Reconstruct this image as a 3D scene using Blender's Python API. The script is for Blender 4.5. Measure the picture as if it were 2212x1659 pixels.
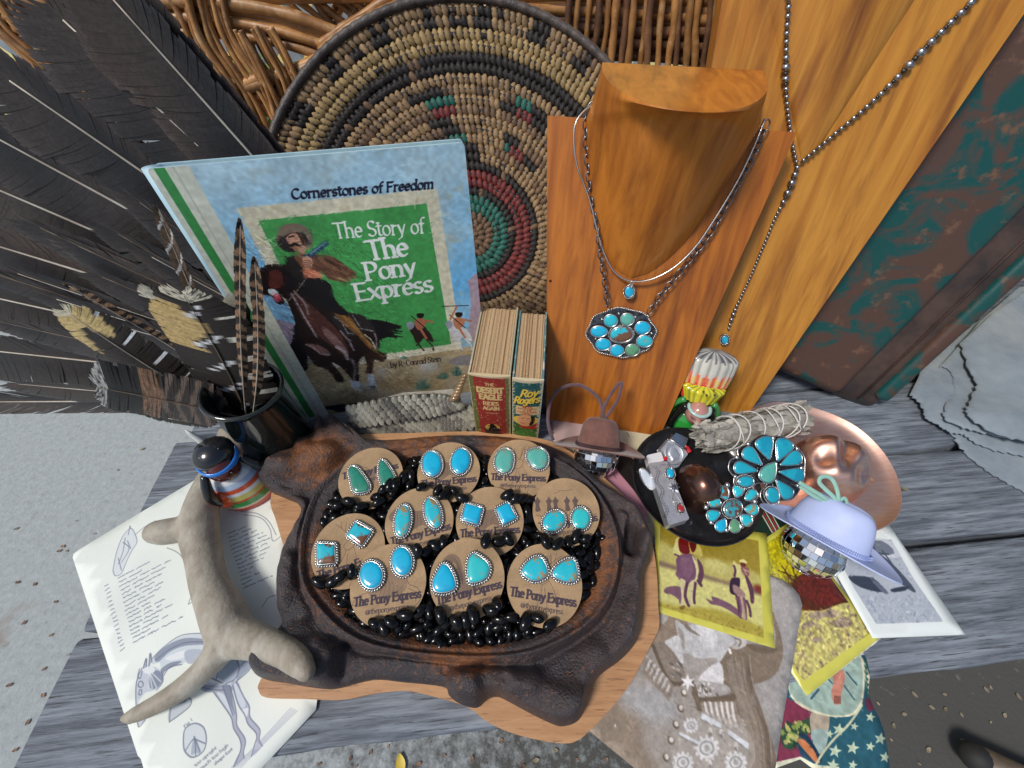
import bpy, bmesh, math, random
import numpy as np
from mathutils import Vector, Matrix
from mathutils.geometry import tessellate_polygon
for o in list(bpy.data.objects): bpy.data.objects.remove(o)
sc = bpy.context.scene
COL = sc.collection
rnd = random.Random(7)
nrs = np.random.RandomState(11)
R = math.radians
# ------------------------------------------------------------------ camera
F = 833.; TH = R(52); CAMH = .38; CX, CY = 1106., 829.5
cam = bpy.data.cameras.new('camera'); co = bpy.data.objects.new('camera', cam); COL.objects.link(co)
cam.sensor_width = 36; cam.lens = 36 * F / 2212; cam.clip_start = .005; cam.clip_end = 200
co.location = (0, 0, CAMH); co.rotation_euler = (R(90 - 52), 0, 0); sc.camera = co
sc.render.resolution_x = 1024; sc.render.resolution_y = 768
# ------------------------------------------------------------------ light
w = bpy.data.worlds.new("World"); sc.world = w; w.use_nodes = True
nt = w.node_tree; bg = nt.nodes['Background']
sky = nt.nodes.new('ShaderNodeTexSky'); sky.sky_type = 'NISHITA'; sky.sun_disc = False
SUN_EL, SUN_AZ = R(54), R(236)
sky.sun_elevation = SUN_EL; sky.sun_rotation = SUN_AZ; sky.air_density = 1.0; sky.dust_density = 2.0; sky.ozone_density = 1.0
nt.links.new(sky.outputs[0], bg.inputs[0]); bg.inputs[1].default_value = .088
sl = bpy.data.lights.new('sun', 'SUN'); sl.energy = 2.3; sl.angle = R(12); sl.color = (1, .95, .88)
so = bpy.data.objects.new('sun', sl); COL.objects.link(so)
sd = Vector((math.sin(SUN_AZ) * math.cos(SUN_EL), math.cos(SUN_AZ) * math.cos(SUN_EL), math.sin(SUN_EL)))
so.rotation_euler = sd.to_track_quat('Z', 'Y').to_euler(); so.location = (0, 0, 3)
sc.view_settings.view_transform = 'Standard'; sc.view_settings.look = 'None'
sc.view_settings.exposure = 0.12; sc.view_settings.gamma = 1
# ------------------------------------------------------------------ where a thing stands: measured points of the place
fw = np.array([0, math.cos(TH), -math.sin(TH)]); up = np.array([0, math.sin(TH), math.cos(TH)]); rt = np.array([1., 0, 0])
C0 = np.array([0, 0, CAMH])
def ray(u, v): return fw + (u - CX) / F * rt - (v - CY) / F * up
def G(u, v, z=0.):
    d = ray(u, v); return C0 + (z - CAMH) / d[2] * d
def YP(u, v, Y):
    d = ray(u, v); return C0 + Y / d[1] * d
class Plane:
    def __init__(s, o, e1, e2):
        s.o = np.array(o, float); s.e1 = np.array(e1, float); s.e1 /= np.linalg.norm(s.e1)
        e2 = np.array(e2, float); e2 = e2 - (e2 @ s.e1) * s.e1; s.e2 = e2 / np.linalg.norm(e2)
        s.n = np.cross(s.e1, s.e2)
    def px(s, u, v, off=0):
        d = ray(u, v); o = s.o + off * s.n
        t = ((o - C0) @ s.n) / (d @ s.n); p = C0 + t * d - s.o
        return np.array([p @ s.e1, p @ s.e2])
    def w(s, a, b, c=0.): return s.o + a * s.e1 + b * s.e2 + c * s.n
    def pw(s, u, v, off=0): a = s.px(u, v, off); return s.w(a[0], a[1], off)
    def mat(s):
        m = Matrix.Identity(4)
        for i in range(3): m[i][0], m[i][1], m[i][2], m[i][3] = s.e1[i], s.e2[i], s.n[i], s.o[i]
        return m
def frame(o, yaw, lean, roll=0):
    e1 = np.array([math.cos(yaw), math.sin(yaw), 0]); b = np.array([-math.sin(yaw), math.cos(yaw), 0])
    e2 = np.array([0, 0, math.cos(lean)]) + math.sin(lean) * b
    c, s = math.cos(roll), math.sin(roll)
    return Plane(o, c * e1 + s * e2, -s * e1 + c * e2)
def flat(o, yaw=0, tilt=0, tiltx=0):          # nearly horizontal plane; tilt lifts its far edge, tiltx its right edge
    e1 = np.array([math.cos(yaw) * math.cos(tiltx), math.sin(yaw) * math.cos(tiltx), math.sin(tiltx)])
    e2 = np.array([-math.sin(yaw) * math.cos(tilt), math.cos(yaw) * math.cos(tilt), math.sin(tilt)])
    return Plane(o, e1, e2)
# ------------------------------------------------------------------ objects
def tag(o, label=None, cat=None, group=None, kind=None):
    if label: o['label'] = label
    if cat: o['category'] = cat
    if group: o['group'] = group
    if kind: o['kind'] = kind
    return o
def empty(name, loc=(0, 0, 0), M=None, **k):
    o = bpy.data.objects.new(name, None); COL.objects.link(o); o.empty_display_size = .01
    if M is not None: o.matrix_world = M
    else: o.location = tuple(loc)
    o['_m'] = 1; MW[o.name] = (M.copy() if M is not None else Matrix.Translation(Vector(loc)))
    del o['_m']
    return tag(o, **k)
MW = {}
def mw(o): return MW[o.name]
def mkmesh(name, V, Fc, m=None, smooth=True, mi=None, uv=None):
    me = bpy.data.meshes.new(name); me.from_pydata([tuple(map(float, v)) for v in V], [], [tuple(map(int, f)) for f in Fc])
    if m is not None:
        for x in (m if isinstance(m, (list, tuple)) else [m]): me.materials.append(x)
    if smooth: me.polygons.foreach_set('use_smooth', [True] * len(me.polygons))
    if mi is not None: me.polygons.foreach_set('material_index', [int(i) for i in mi])
    if uv is not None:
        L = me.uv_layers.new(name='UVMap'); vi = np.empty(len(me.loops), int); me.loops.foreach_get('vertex_index', vi)
        L.data.foreach_set('uv', np.asarray(uv, float)[vi].ravel())
    me.update(); return me
def obj(name, VF, m, parent=None, smooth=True, local=False, bevel=0, sub=0, mi=None, uv=None, loc=None, edge=None, **k):
    """one mesh object; world coordinates unless local"""
    V, Fc = VF[0], VF[1]
    V = np.asarray(V, float).reshape(-1, 3)
    if not local:
        if parent is not None:
            Mi = np.array(mw(parent).inverted()); V = V @ Mi[:3, :3].T + Mi[:3, 3]
        else:
            if loc is None: loc = np.array([V[:, 0].mean(), V[:, 1].mean(), V[:, 2].min()])
            V = V - np.asarray(loc)
    me = mkmesh(name, V, Fc, m, smooth, mi, uv)
    o = bpy.data.objects.new(name, me); COL.objects.link(o)
    if parent is not None: o.parent = parent; MW[o.name] = mw(parent).copy()
    else:
        o.location = tuple(loc if loc is not None else (0, 0, 0)); MW[o.name] = Matrix.Translation(Vector(o.location))
    if edge is not None and smooth: me.set_sharp_from_angle(angle=R(edge))
    if bevel:
        b = o.modifiers.new('b', 'BEVEL'); b.width = bevel; b.segments = 2; b.limit_method = 'ANGLE'; b.angle_limit = R(40)
    if sub:
        b = o.modifiers.new('s', 'SUBSURF'); b.levels = b.render_levels = sub
    return tag(o, **k)
def inst(name, me, M, parent=None, **k):
    """copy of shared mesh data placed by world matrix M"""
    o = bpy.data.objects.new(name, me); COL.objects.link(o)
    if parent is not None:
        o.parent = parent; o.matrix_basis = mw(parent).inverted() @ M
    else: o.matrix_basis = M
    MW[o.name] = M.copy()
    return tag(o, **k)
def jn(*L):
    V = []; Fc = []; n = 0
    for v, f in L:
        V.append(np.asarray(v, float).reshape(-1, 3)); Fc += [tuple(i + n for i in q) for q in f]; n += len(V[-1])
    return np.concatenate(V), Fc
def flip(VF): return VF[0], [tuple(reversed(f)) for f in VF[1]]
def M4(o, x, y, z):
    m = Matrix.Identity(4)
    for i in range(3): m[i][0], m[i][1], m[i][2], m[i][3] = x[i], y[i], z[i], o[i]
    return m
def nrm(v): v = np.asarray(v, float); return v / (np.linalg.norm(v) + 1e-12)
def box(a, b, P=None):
    V = np.array([(x, y, z) for x in (a[0], b[0]) for y in (a[1], b[1]) for z in (a[2], b[2])], float)
    if P is not None: V = np.array([P.w(*v) for v in V])
    return V, [(0, 1, 3, 2), (4, 6, 7, 5), (0, 4, 5, 1), (2, 3, 7, 6), (0, 2, 6, 4), (1, 5, 7, 3)]
def tube(pts, r, n=8, closed=False, cap=True, flatten=None, ref=None):
    P = np.asarray(pts, float); N = len(P); r = np.ones(N) * r if np.isscalar(r) else np.asarray(r, float)
    T = np.empty_like(P)
    if closed: T = np.roll(P, -1, 0) - np.roll(P, 1, 0)
    else: T[1:-1] = P[2:] - P[:-2]; T[0] = P[1] - P[0]; T[-1] = P[-1] - P[-2]
    T /= np.linalg.norm(T, axis=1)[:, None] + 1e-12
    u = np.array(ref, float) if ref is not None else (np.array([0, 0, 1.]) if abs(T[0][2]) < .9 else np.array([1., 0, 0]))
    V = []; f1, f2 = flatten if flatten else (1, 1)
    for i in range(N):
        if ref is not None: u = np.array(ref, float)
        u = u - (u @ T[i]) * T[i]; u /= np.linalg.norm(u) + 1e-12; v = np.cross(T[i], u)
        a = np.arange(n) * 2 * math.pi / n
        V.append(P[i] + r[i] * (f1 * np.cos(a)[:, None] * u + f2 * np.sin(a)[:, None] * v))
    V = np.concatenate(V); Fc = []
    for i in range(N if closed else N - 1):
        for j in range(n):
            a = i * n + j; b = i * n + (j + 1) % n; c = ((i + 1) % N) * n + (j + 1) % n; d = ((i + 1) % N) * n + j
            Fc.append((a, b, c, d))
    if cap and not closed: Fc.append(tuple(range(n - 1, -1, -1))); Fc.append(tuple(range((N - 1) * n, N * n)))
    return V, Fc
def lathe(prof, n=32, P=None, sx=1, sy=1, caps=True):
    """profile [(r, z)] turned round the plane's normal (local z)"""
    V = []; k = len(prof)
    for r, z in prof:
        for j in range(n):
            a = 2 * math.pi * j / n; V.append((r * math.cos(a) * sx, r * math.sin(a) * sy, z))
    Fc = [(i * n + j, i * n + (j + 1) % n, (i + 1) * n + (j + 1) % n, (i + 1) * n + j) for i in range(k - 1) for j in range(n)]
    if caps:
        Fc.append(tuple(range(n - 1, -1, -1))); Fc.append(tuple(range((k - 1) * n, k * n)))
    V = np.array(V)
    if P is not None: V = np.array([P.w(*v) for v in V])
    return V, Fc
def ball(c, r, n=10, m=6, P=None):
    r = (r, r, r) if np.isscalar(r) else r; V = []; 
    for i in range(1, m):
        t = math.pi * i / m
        for j in range(n):
            a = 2 * math.pi * j / n; V.append((r[0] * math.sin(t) * math.cos(a), r[1] * math.sin(t) * math.sin(a), r[2] * math.cos(t)))
    V.append((0, 0, r[2])); V.append((0, 0, -r[2])); q = len(V)
    Fc = [(i * n + j, (i + 1) * n + j, (i + 1) * n + (j + 1) % n, i * n + (j + 1) % n) for i in range(m - 2) for j in range(n)]
    Fc += [(q - 2, j, (j + 1) % n) for j in range(n)] + [(q - 1, (m - 2) * n + (j + 1) % n, (m - 2) * n + j) for j in range(n)]
    V = np.array(V)
    V = (V @ np.array([P.e1, P.e2, P.n]) if P is not None else V) + np.asarray(c)
    return V, Fc
def spl(pts, n=6, closed=False):
    """Catmull-Rom through the points (any dimension)"""
    P = np.asarray(pts, float); N = len(P); out = []
    for i in range(N if closed else N - 1):
        g = lambda k: P[(i + k) % N] if closed else P[min(max(i + k, 0), N - 1)]
        a, b, c, d = g(-1), g(0), g(1), g(2)
        for s in range(n):
            t = s / n; out.append(.5 * (2 * b + (c - a) * t + (2 * a - 5 * b + 4 * c - d) * t * t + (3 * b - a - 3 * c + d) * t ** 3))
    if not closed: out.append(P[-1])
    return np.array(out)
def slab(poly, z0, z1, P, uvbox=None):
    """polygon in plane coords, thickness z0..z1 along normal; top faces first. returns VF, mi (0 top,1 rest), uv"""
    p = [tuple(q) for q in poly]; n = len(p)
    ar = sum(p[i][0] * p[(i + 1) % n][1] - p[(i + 1) % n][0] * p[i][1] for i in range(n))
    if ar < 0: p = p[::-1]
    tr = tessellate_polygon([[Vector((a, b, 0)) for a, b in p]])
    V = [P.w(a, b, z1) for a, b in p] * 2 + [P.w(a, b, z0) for a, b in p] * 2
    Fc = []; mi = []
    for t in tr:
        a, b, c = [p[i] for i in t]
        if (b[0] - a[0]) * (c[1] - a[1]) - (b[1] - a[1]) * (c[0] - a[0]) < 0: t = t[::-1]
        Fc.append(tuple(t)); mi.append(0)
    for t in list(Fc): Fc.append(tuple(3 * n + i for i in reversed(t))); mi.append(1)
    for i in range(n):
        j = (i + 1) % n; Fc.append((n + i, 2 * n + i, 2 * n + j, n + j)); mi.append(1)
    uv = None
    if uvbox is not None:
        x0, y0, x1, y1 = uvbox; uv = [((a - x0) / (x1 - x0), (b - y0) / (y1 - y0)) for a, b in p] * 4
    return (V, Fc), mi, uv
# ------------------------------------------------------------------ materials
def NN(t, ty, **k):
    n = t.nodes.new(ty)
    for a, b in k.items():
        if a in n.inputs: n.inputs[a].default_value = b
        else: setattr(n, a, b)
    return n
def c4(c): return (c[0], c[1], c[2], 1)
def mat(name, c1, c2=None, rough=.5, metal=0, sc3=(1, 1, 1), scale=60, detail=6, lo=.4, hi=.6, c3=None, s3=20, lo3=.5, hi3=.6, sc33=None,
        bump=0, bscale=None, bd=.001, bsc=None, spec=.5, coat=0, sheen=0, jit=0, hj=0, trans=0, r2=None, dist=0, coord='Object', wave=None, sss=0):
    m = bpy.data.materials.new(name); m.use_nodes = True; t = m.node_tree; L = t.links
    b = t.nodes['Principled BSDF']; b.inputs['Roughness'].default_value = rough; b.inputs['Metallic'].default_value = metal
    b.inputs['Specular IOR Level'].default_value = spec
    if coat: b.inputs['Coat Weight'].default_value = coat; b.inputs['Coat Roughness'].default_value = .06
    if sheen: b.inputs['Sheen Weight'].default_value = sheen
    if trans: b.inputs['Transmission Weight'].default_value = trans
    if sss: b.inputs['Subsurface Weight'].default_value = sss; b.inputs['Subsurface Radius'].default_value = (.004, .002, .001); b.inputs['Subsurface Scale'].default_value = 1
    tc = NN(t, 'ShaderNodeTexCoord')
    def noise(s, d, scv, ds=0):
        mp = NN(t, 'ShaderNodeMapping'); mp.inputs['Scale'].default_value = scv
        L.new(tc.outputs[coord], mp.inputs[0])
        if jit or hj:
            oi = NN(t, 'ShaderNodeObjectInfo'); mu = NN(t, 'ShaderNodeMath', operation='MULTIPLY'); mu.inputs[1].default_value = 9.7
            L.new(oi.outputs['Random'], mu.inputs[0]); L.new(mu.outputs[0], mp.inputs['Location'])
        n = NN(t, 'ShaderNodeTexNoise'); n.inputs['Scale'].default_value = s; n.inputs['Detail'].default_value = d; n.inputs['Roughness'].default_value = .62
        n.inputs['Distortion'].default_value = ds
        L.new(mp.outputs[0], n.inputs['Vector']); return n.outputs['Fac']
    def ramp(f, a, z):
        r = NN(t, 'ShaderNodeMapRange'); r.inputs['From Min'].default_value = a; r.inputs['From Max'].default_value = z; r.clamp = True
        L.new(f, r.inputs[0]); return r.outputs[0]
    def mix(f, A, B):
        x = NN(t, 'ShaderNodeMix', data_type='RGBA')
        L.new(f, x.inputs[0])
        for i, c in ((6, A), (7, B)):
            if isinstance(c, tuple): x.inputs[i].default_value = c4(c)
            else: L.new(c, x.inputs[i])
        return x.outputs[2]
    col = tuple(c1)
    if c2 is not None:
        f = ramp(noise(scale, detail, sc3, dist), lo, hi); col = mix(f, tuple(c1), tuple(c2))
        if r2 is not None:
            rr = NN(t, 'ShaderNodeMapRange'); rr.inputs['To Min'].default_value = rough; rr.inputs['To Max'].default_value = r2; L.new(f, rr.inputs[0]); L.new(rr.outputs[0], b.inputs['Roughness'])
    if wave is not None:      # (scale, distortion, colour, lo, hi, axis, stretch)
        mp = NN(t, 'ShaderNodeMapping'); mp.inputs['Scale'].default_value = wave[6]; L.new(tc.outputs[coord], mp.inputs[0])
        wv = NN(t, 'ShaderNodeTexWave', bands_direction=wave[5]); wv.inputs['Scale'].default_value = wave[0]; wv.inputs['Distortion'].default_value = wave[1]
        wv.inputs['Detail'].default_value = 3; wv.inputs['Detail Scale'].default_value = 1.2
        L.new(mp.outputs[0], wv.inputs['Vector']); col = mix(ramp(wv.outputs['Fac'], wave[3], wave[4]), col, wave[2])
    if c3 is not None: col = mix(ramp(noise(s3, 5, sc33 or sc3), lo3, hi3), col, tuple(c3))
    if jit or hj:
        oi = NN(t, 'ShaderNodeObjectInfo'); hs = NN(t, 'ShaderNodeHueSaturation')
        rr = NN(t, 'ShaderNodeMapRange'); rr.inputs['To Min'].default_value = 1 - jit; rr.inputs['To Max'].default_value = 1 + jit
        L.new(oi.outputs['Random'], rr.inputs[0]); L.new(rr.outputs[0], hs.inputs['Value'])
        if hj:
            wn = NN(t, 'ShaderNodeTexWhiteNoise', noise_dimensions='1D'); L.new(oi.outputs['Random'], wn.inputs['W'])
            r3 = NN(t, 'ShaderNodeMapRange'); r3.inputs['To Min'].default_value = .5 - hj; r3.inputs['To Max'].default_value = .5 + hj
            L.new(wn.outputs[0], r3.inputs[0]); L.new(r3.outputs[0], hs.inputs['Hue'])
        if isinstance(col, tuple): hs.inputs['Color'].default_value = c4(col)
        else: L.new(col, hs.inputs['Color'])
        col = hs.outputs[0]
    if isinstance(col, tuple): b.inputs['Base Color'].default_value = c4(col)
    else: L.new(col, b.inputs['Base Color'])
    if bump:
        bp = NN(t, 'ShaderNodeBump'); bp.inputs['Strength'].default_value = bump; bp.inputs['Distance'].default_value = bd
        L.new(noise(bscale or scale, 6, bsc or sc3), bp.inputs['Height']); L.new(bp.outputs[0], b.inputs['Normal'])
        if coat: L.new(bp.outputs[0], b.inputs['Coat Normal'])
    return m
def imgmat(name, cv, rough=.6, spec=.3, coat=0, grain=.0, gsc=500, tint=None, cr=.1):
    h, w_, _ = cv.a.shape
    im = bpy.data.images.new(name, w_, h, alpha=False); px = np.ones((h, w_, 4), np.float32); px[..., :3] = np.clip(cv.a, 0, 1)
    im.colorspace_settings.name = 'sRGB'; im.pixels.foreach_set(px.ravel()); im.pack()
    m = bpy.data.materials.new(name); m.use_nodes = True; t = m.node_tree; b = t.nodes['Principled BSDF']
    ti = NN(t, 'ShaderNodeTexImage'); ti.image = im; ti.extension = 'EXTEND'; ti.interpolation = 'Cubic'
    uvn = NN(t, 'ShaderNodeUVMap'); uvn.uv_map = 'UVMap'; t.links.new(uvn.outputs[0], ti.inputs[0])
    out = ti.outputs[0]
    if grain:
        tc = NN(t, 'ShaderNodeTexCoord'); n = NN(t, 'ShaderNodeTexNoise'); n.inputs['Scale'].default_value = gsc; n.inputs['Detail'].default_value = 8; n.inputs['Roughness'].default_value = .7
        t.links.new(tc.outputs['Object'], n.inputs['Vector'])
        r = NN(t, 'ShaderNodeMapRange'); r.inputs['From Min'].default_value = .3; r.inputs['From Max'].default_value = .7; r.inputs['To Min'].default_value = 1 - grain; r.inputs['To Max'].default_value = 1 + grain
        t.links.new(n.outputs['Fac'], r.inputs[0])
        hs = NN(t, 'ShaderNodeHueSaturation'); t.links.new(r.outputs[0], hs.inputs['Value']); t.links.new(out, hs.inputs['Color']); out = hs.outputs[0]
        bp = NN(t, 'ShaderNodeBump'); bp.inputs['Strength'].default_value = .25; bp.inputs['Distance'].default_value = .0004
        t.links.new(n.outputs['Fac'], bp.inputs['Height']); t.links.new(bp.outputs[0], b.inputs['Normal'])
    t.links.new(out, b.inputs['Base Color']); b.inputs['Roughness'].default_value = rough; b.inputs['Specular IOR Level'].default_value = spec
    if coat: b.inputs['Coat Weight'].default_value = coat; b.inputs['Coat Roughness'].default_value = cr
    return m
# ------------------------------------------------------------------ flat print: a small raster canvas (colours in sRGB 0..1)
class Canvas:
    def __init__(s, w, h, col=(1, 1, 1)): s.a = np.ones((h, w, 3), np.float32) * np.array(col, np.float32); s.w, s.h = w, h
    def blend(s, x0, y0, al, col):
        h, w = al.shape; s.a[y0:y0 + h, x0:x0 + w] += (np.array(col, np.float32) - s.a[y0:y0 + h, x0:x0 + w]) * al[..., None]
    def bb(s, P, m=2):
        x0 = max(int(P[:, 0].min() - m), 0); x1 = min(int(P[:, 0].max() + m) + 1, s.w); y0 = max(int(P[:, 1].min() - m), 0); y1 = min(int(P[:, 1].max() + m) + 1, s.h)
        return x0, y0, x1, y1
    def poly(s, P, col, al=1., sm=0):
        P = np.asarray(P, float)
        if sm: P = spl(P, sm, True)
        x0, y0, x1, y1 = s.bb(P)
        if x1 <= x0 or y1 <= y0: return
        acc = np.zeros((y1 - y0, x1 - x0), np.float32); X, Y = np.meshgrid(np.arange(x0, x1), np.arange(y0, y1))
        for dx, dy in ((.25, .25), (.75, .25), (.25, .75), (.75, .75)):
            ins = np.zeros(X.shape, bool); x = X + dx; y = Y + dy
            for i in range(len(P)):
                (ax, ay), (bx, by) = P[i], P[(i + 1) % len(P)]
                if ay == by: continue
                c = (ay > y) != (by > y); ins ^= c & (x < (bx - ax) * (y - ay) / (by - ay) + ax)
            acc += ins * .25
        s.blend(x0, y0, acc * al, col)
    def line(s, P, wd, col, al=1., nib=None):
        """polyline; nib=(angle, thin ratio) gives a broad pen"""
        P = np.asarray(P, float)
        x0, y0, x1, y1 = s.bb(P, wd + 2)
        if x1 <= x0 or y1 <= y0: return
        X, Y = np.meshgrid(np.arange(x0, x1) + .5, np.arange(y0, y1) + .5); k = 1.
        if nib is not None:
            ca, sa = math.cos(nib[0]), math.sin(nib[0]); k = nib[1]
            X, Y = X * ca + Y * sa, (-X * sa + Y * ca) / k; P = np.stack([P[:, 0] * ca + P[:, 1] * sa, (-P[:, 0] * sa + P[:, 1] * ca) / k], 1)
        D = np.full(X.shape, 1e9)
        for a, b in zip(P[:-1], P[1:]):
            d = b - a; q = d @ d
            t = np.clip(((X - a[0]) * d[0] + (Y - a[1]) * d[1]) / q, 0, 1) if q > 1e-9 else 0
            D = np.minimum(D, np.hypot(X - a[0] - t * d[0], Y - a[1] - t * d[1]))
        s.blend(x0, y0, (np.clip((wd / 2 - D) * (1 if k == 1 else .5) + .5, 0, 1) * al).astype(np.float32), col)
    def strokes(s, n, x=(0, 1), y=(0, 1), ln=14, wd=3, ang=.5, jit=.16, al=.5, seed=1):
        q = random.Random(seed)
        for _ in range(n):
            px = q.uniform(x[0], x[1]) * (s.w - 1); py = q.uniform(y[0], y[1]) * (s.h - 1); c = s.a[int(py), int(px)] * (1 + q.gauss(0, jit)); a = ang + q.gauss(0, .5); l = ln * q.uniform(.4, 1.2)
            s.line([(px - l * math.cos(a), py - l * math.sin(a)), (px + l * math.cos(a), py + l * math.sin(a))], wd * q.uniform(.5, 1.2), tuple(c), al)
    def blur(s, k):
        for ax in (0, 1):
            a = s.a; c = a * 1.
            for d in range(1, k + 1): c += np.roll(a, d, ax) + np.roll(a, -d, ax)
            s.a = (c / (2 * k + 1)).astype(np.float32)
    def noise(s, amp, n, seed=0, col=None, lo=0., x=(0, 1), y=(0, 1)):
        """soft blotches: bilinear value noise of n cells"""
        r = np.random.RandomState(seed); g = r.rand(int(n * s.h / s.w) + 3, n + 3)
        Y = np.linspace(0, g.shape[0] - 2.001, s.h); X = np.linspace(0, g.shape[1] - 2.001, s.w)
        yi = Y.astype(int); xi = X.astype(int); fy = (Y - yi)[:, None]; fx = (X - xi)[None]; fy = fy * fy * (3 - 2 * fy); fx = fx * fx * (3 - 2 * fx)
        v = g[yi][:, xi] * (1 - fy) * (1 - fx) + g[yi + 1][:, xi] * fy * (1 - fx) + g[yi][:, xi + 1] * (1 - fy) * fx + g[yi + 1][:, xi + 1] * fy * fx
        if col is None: s.a *= (1 + amp * (v - .5) * 2)[..., None].astype(np.float32)
        else:
            al = np.clip((v - lo) / (1 - lo), 0, 1) * amp
            m = np.zeros_like(al); m[int(y[0] * s.h):int(y[1] * s.h), int(x[0] * s.w):int(x[1] * s.w)] = 1
            s.blend(0, 0, (al * m).astype(np.float32), col)
def arc(cx, cy, rx, ry, a0, a1, n=10): return [(cx + rx * math.cos(R(a0 + (a1 - a0) * i / n)), cy + ry * math.sin(R(a0 + (a1 - a0) * i / n))) for i in range(n + 1)]
X_ = .48
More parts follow.
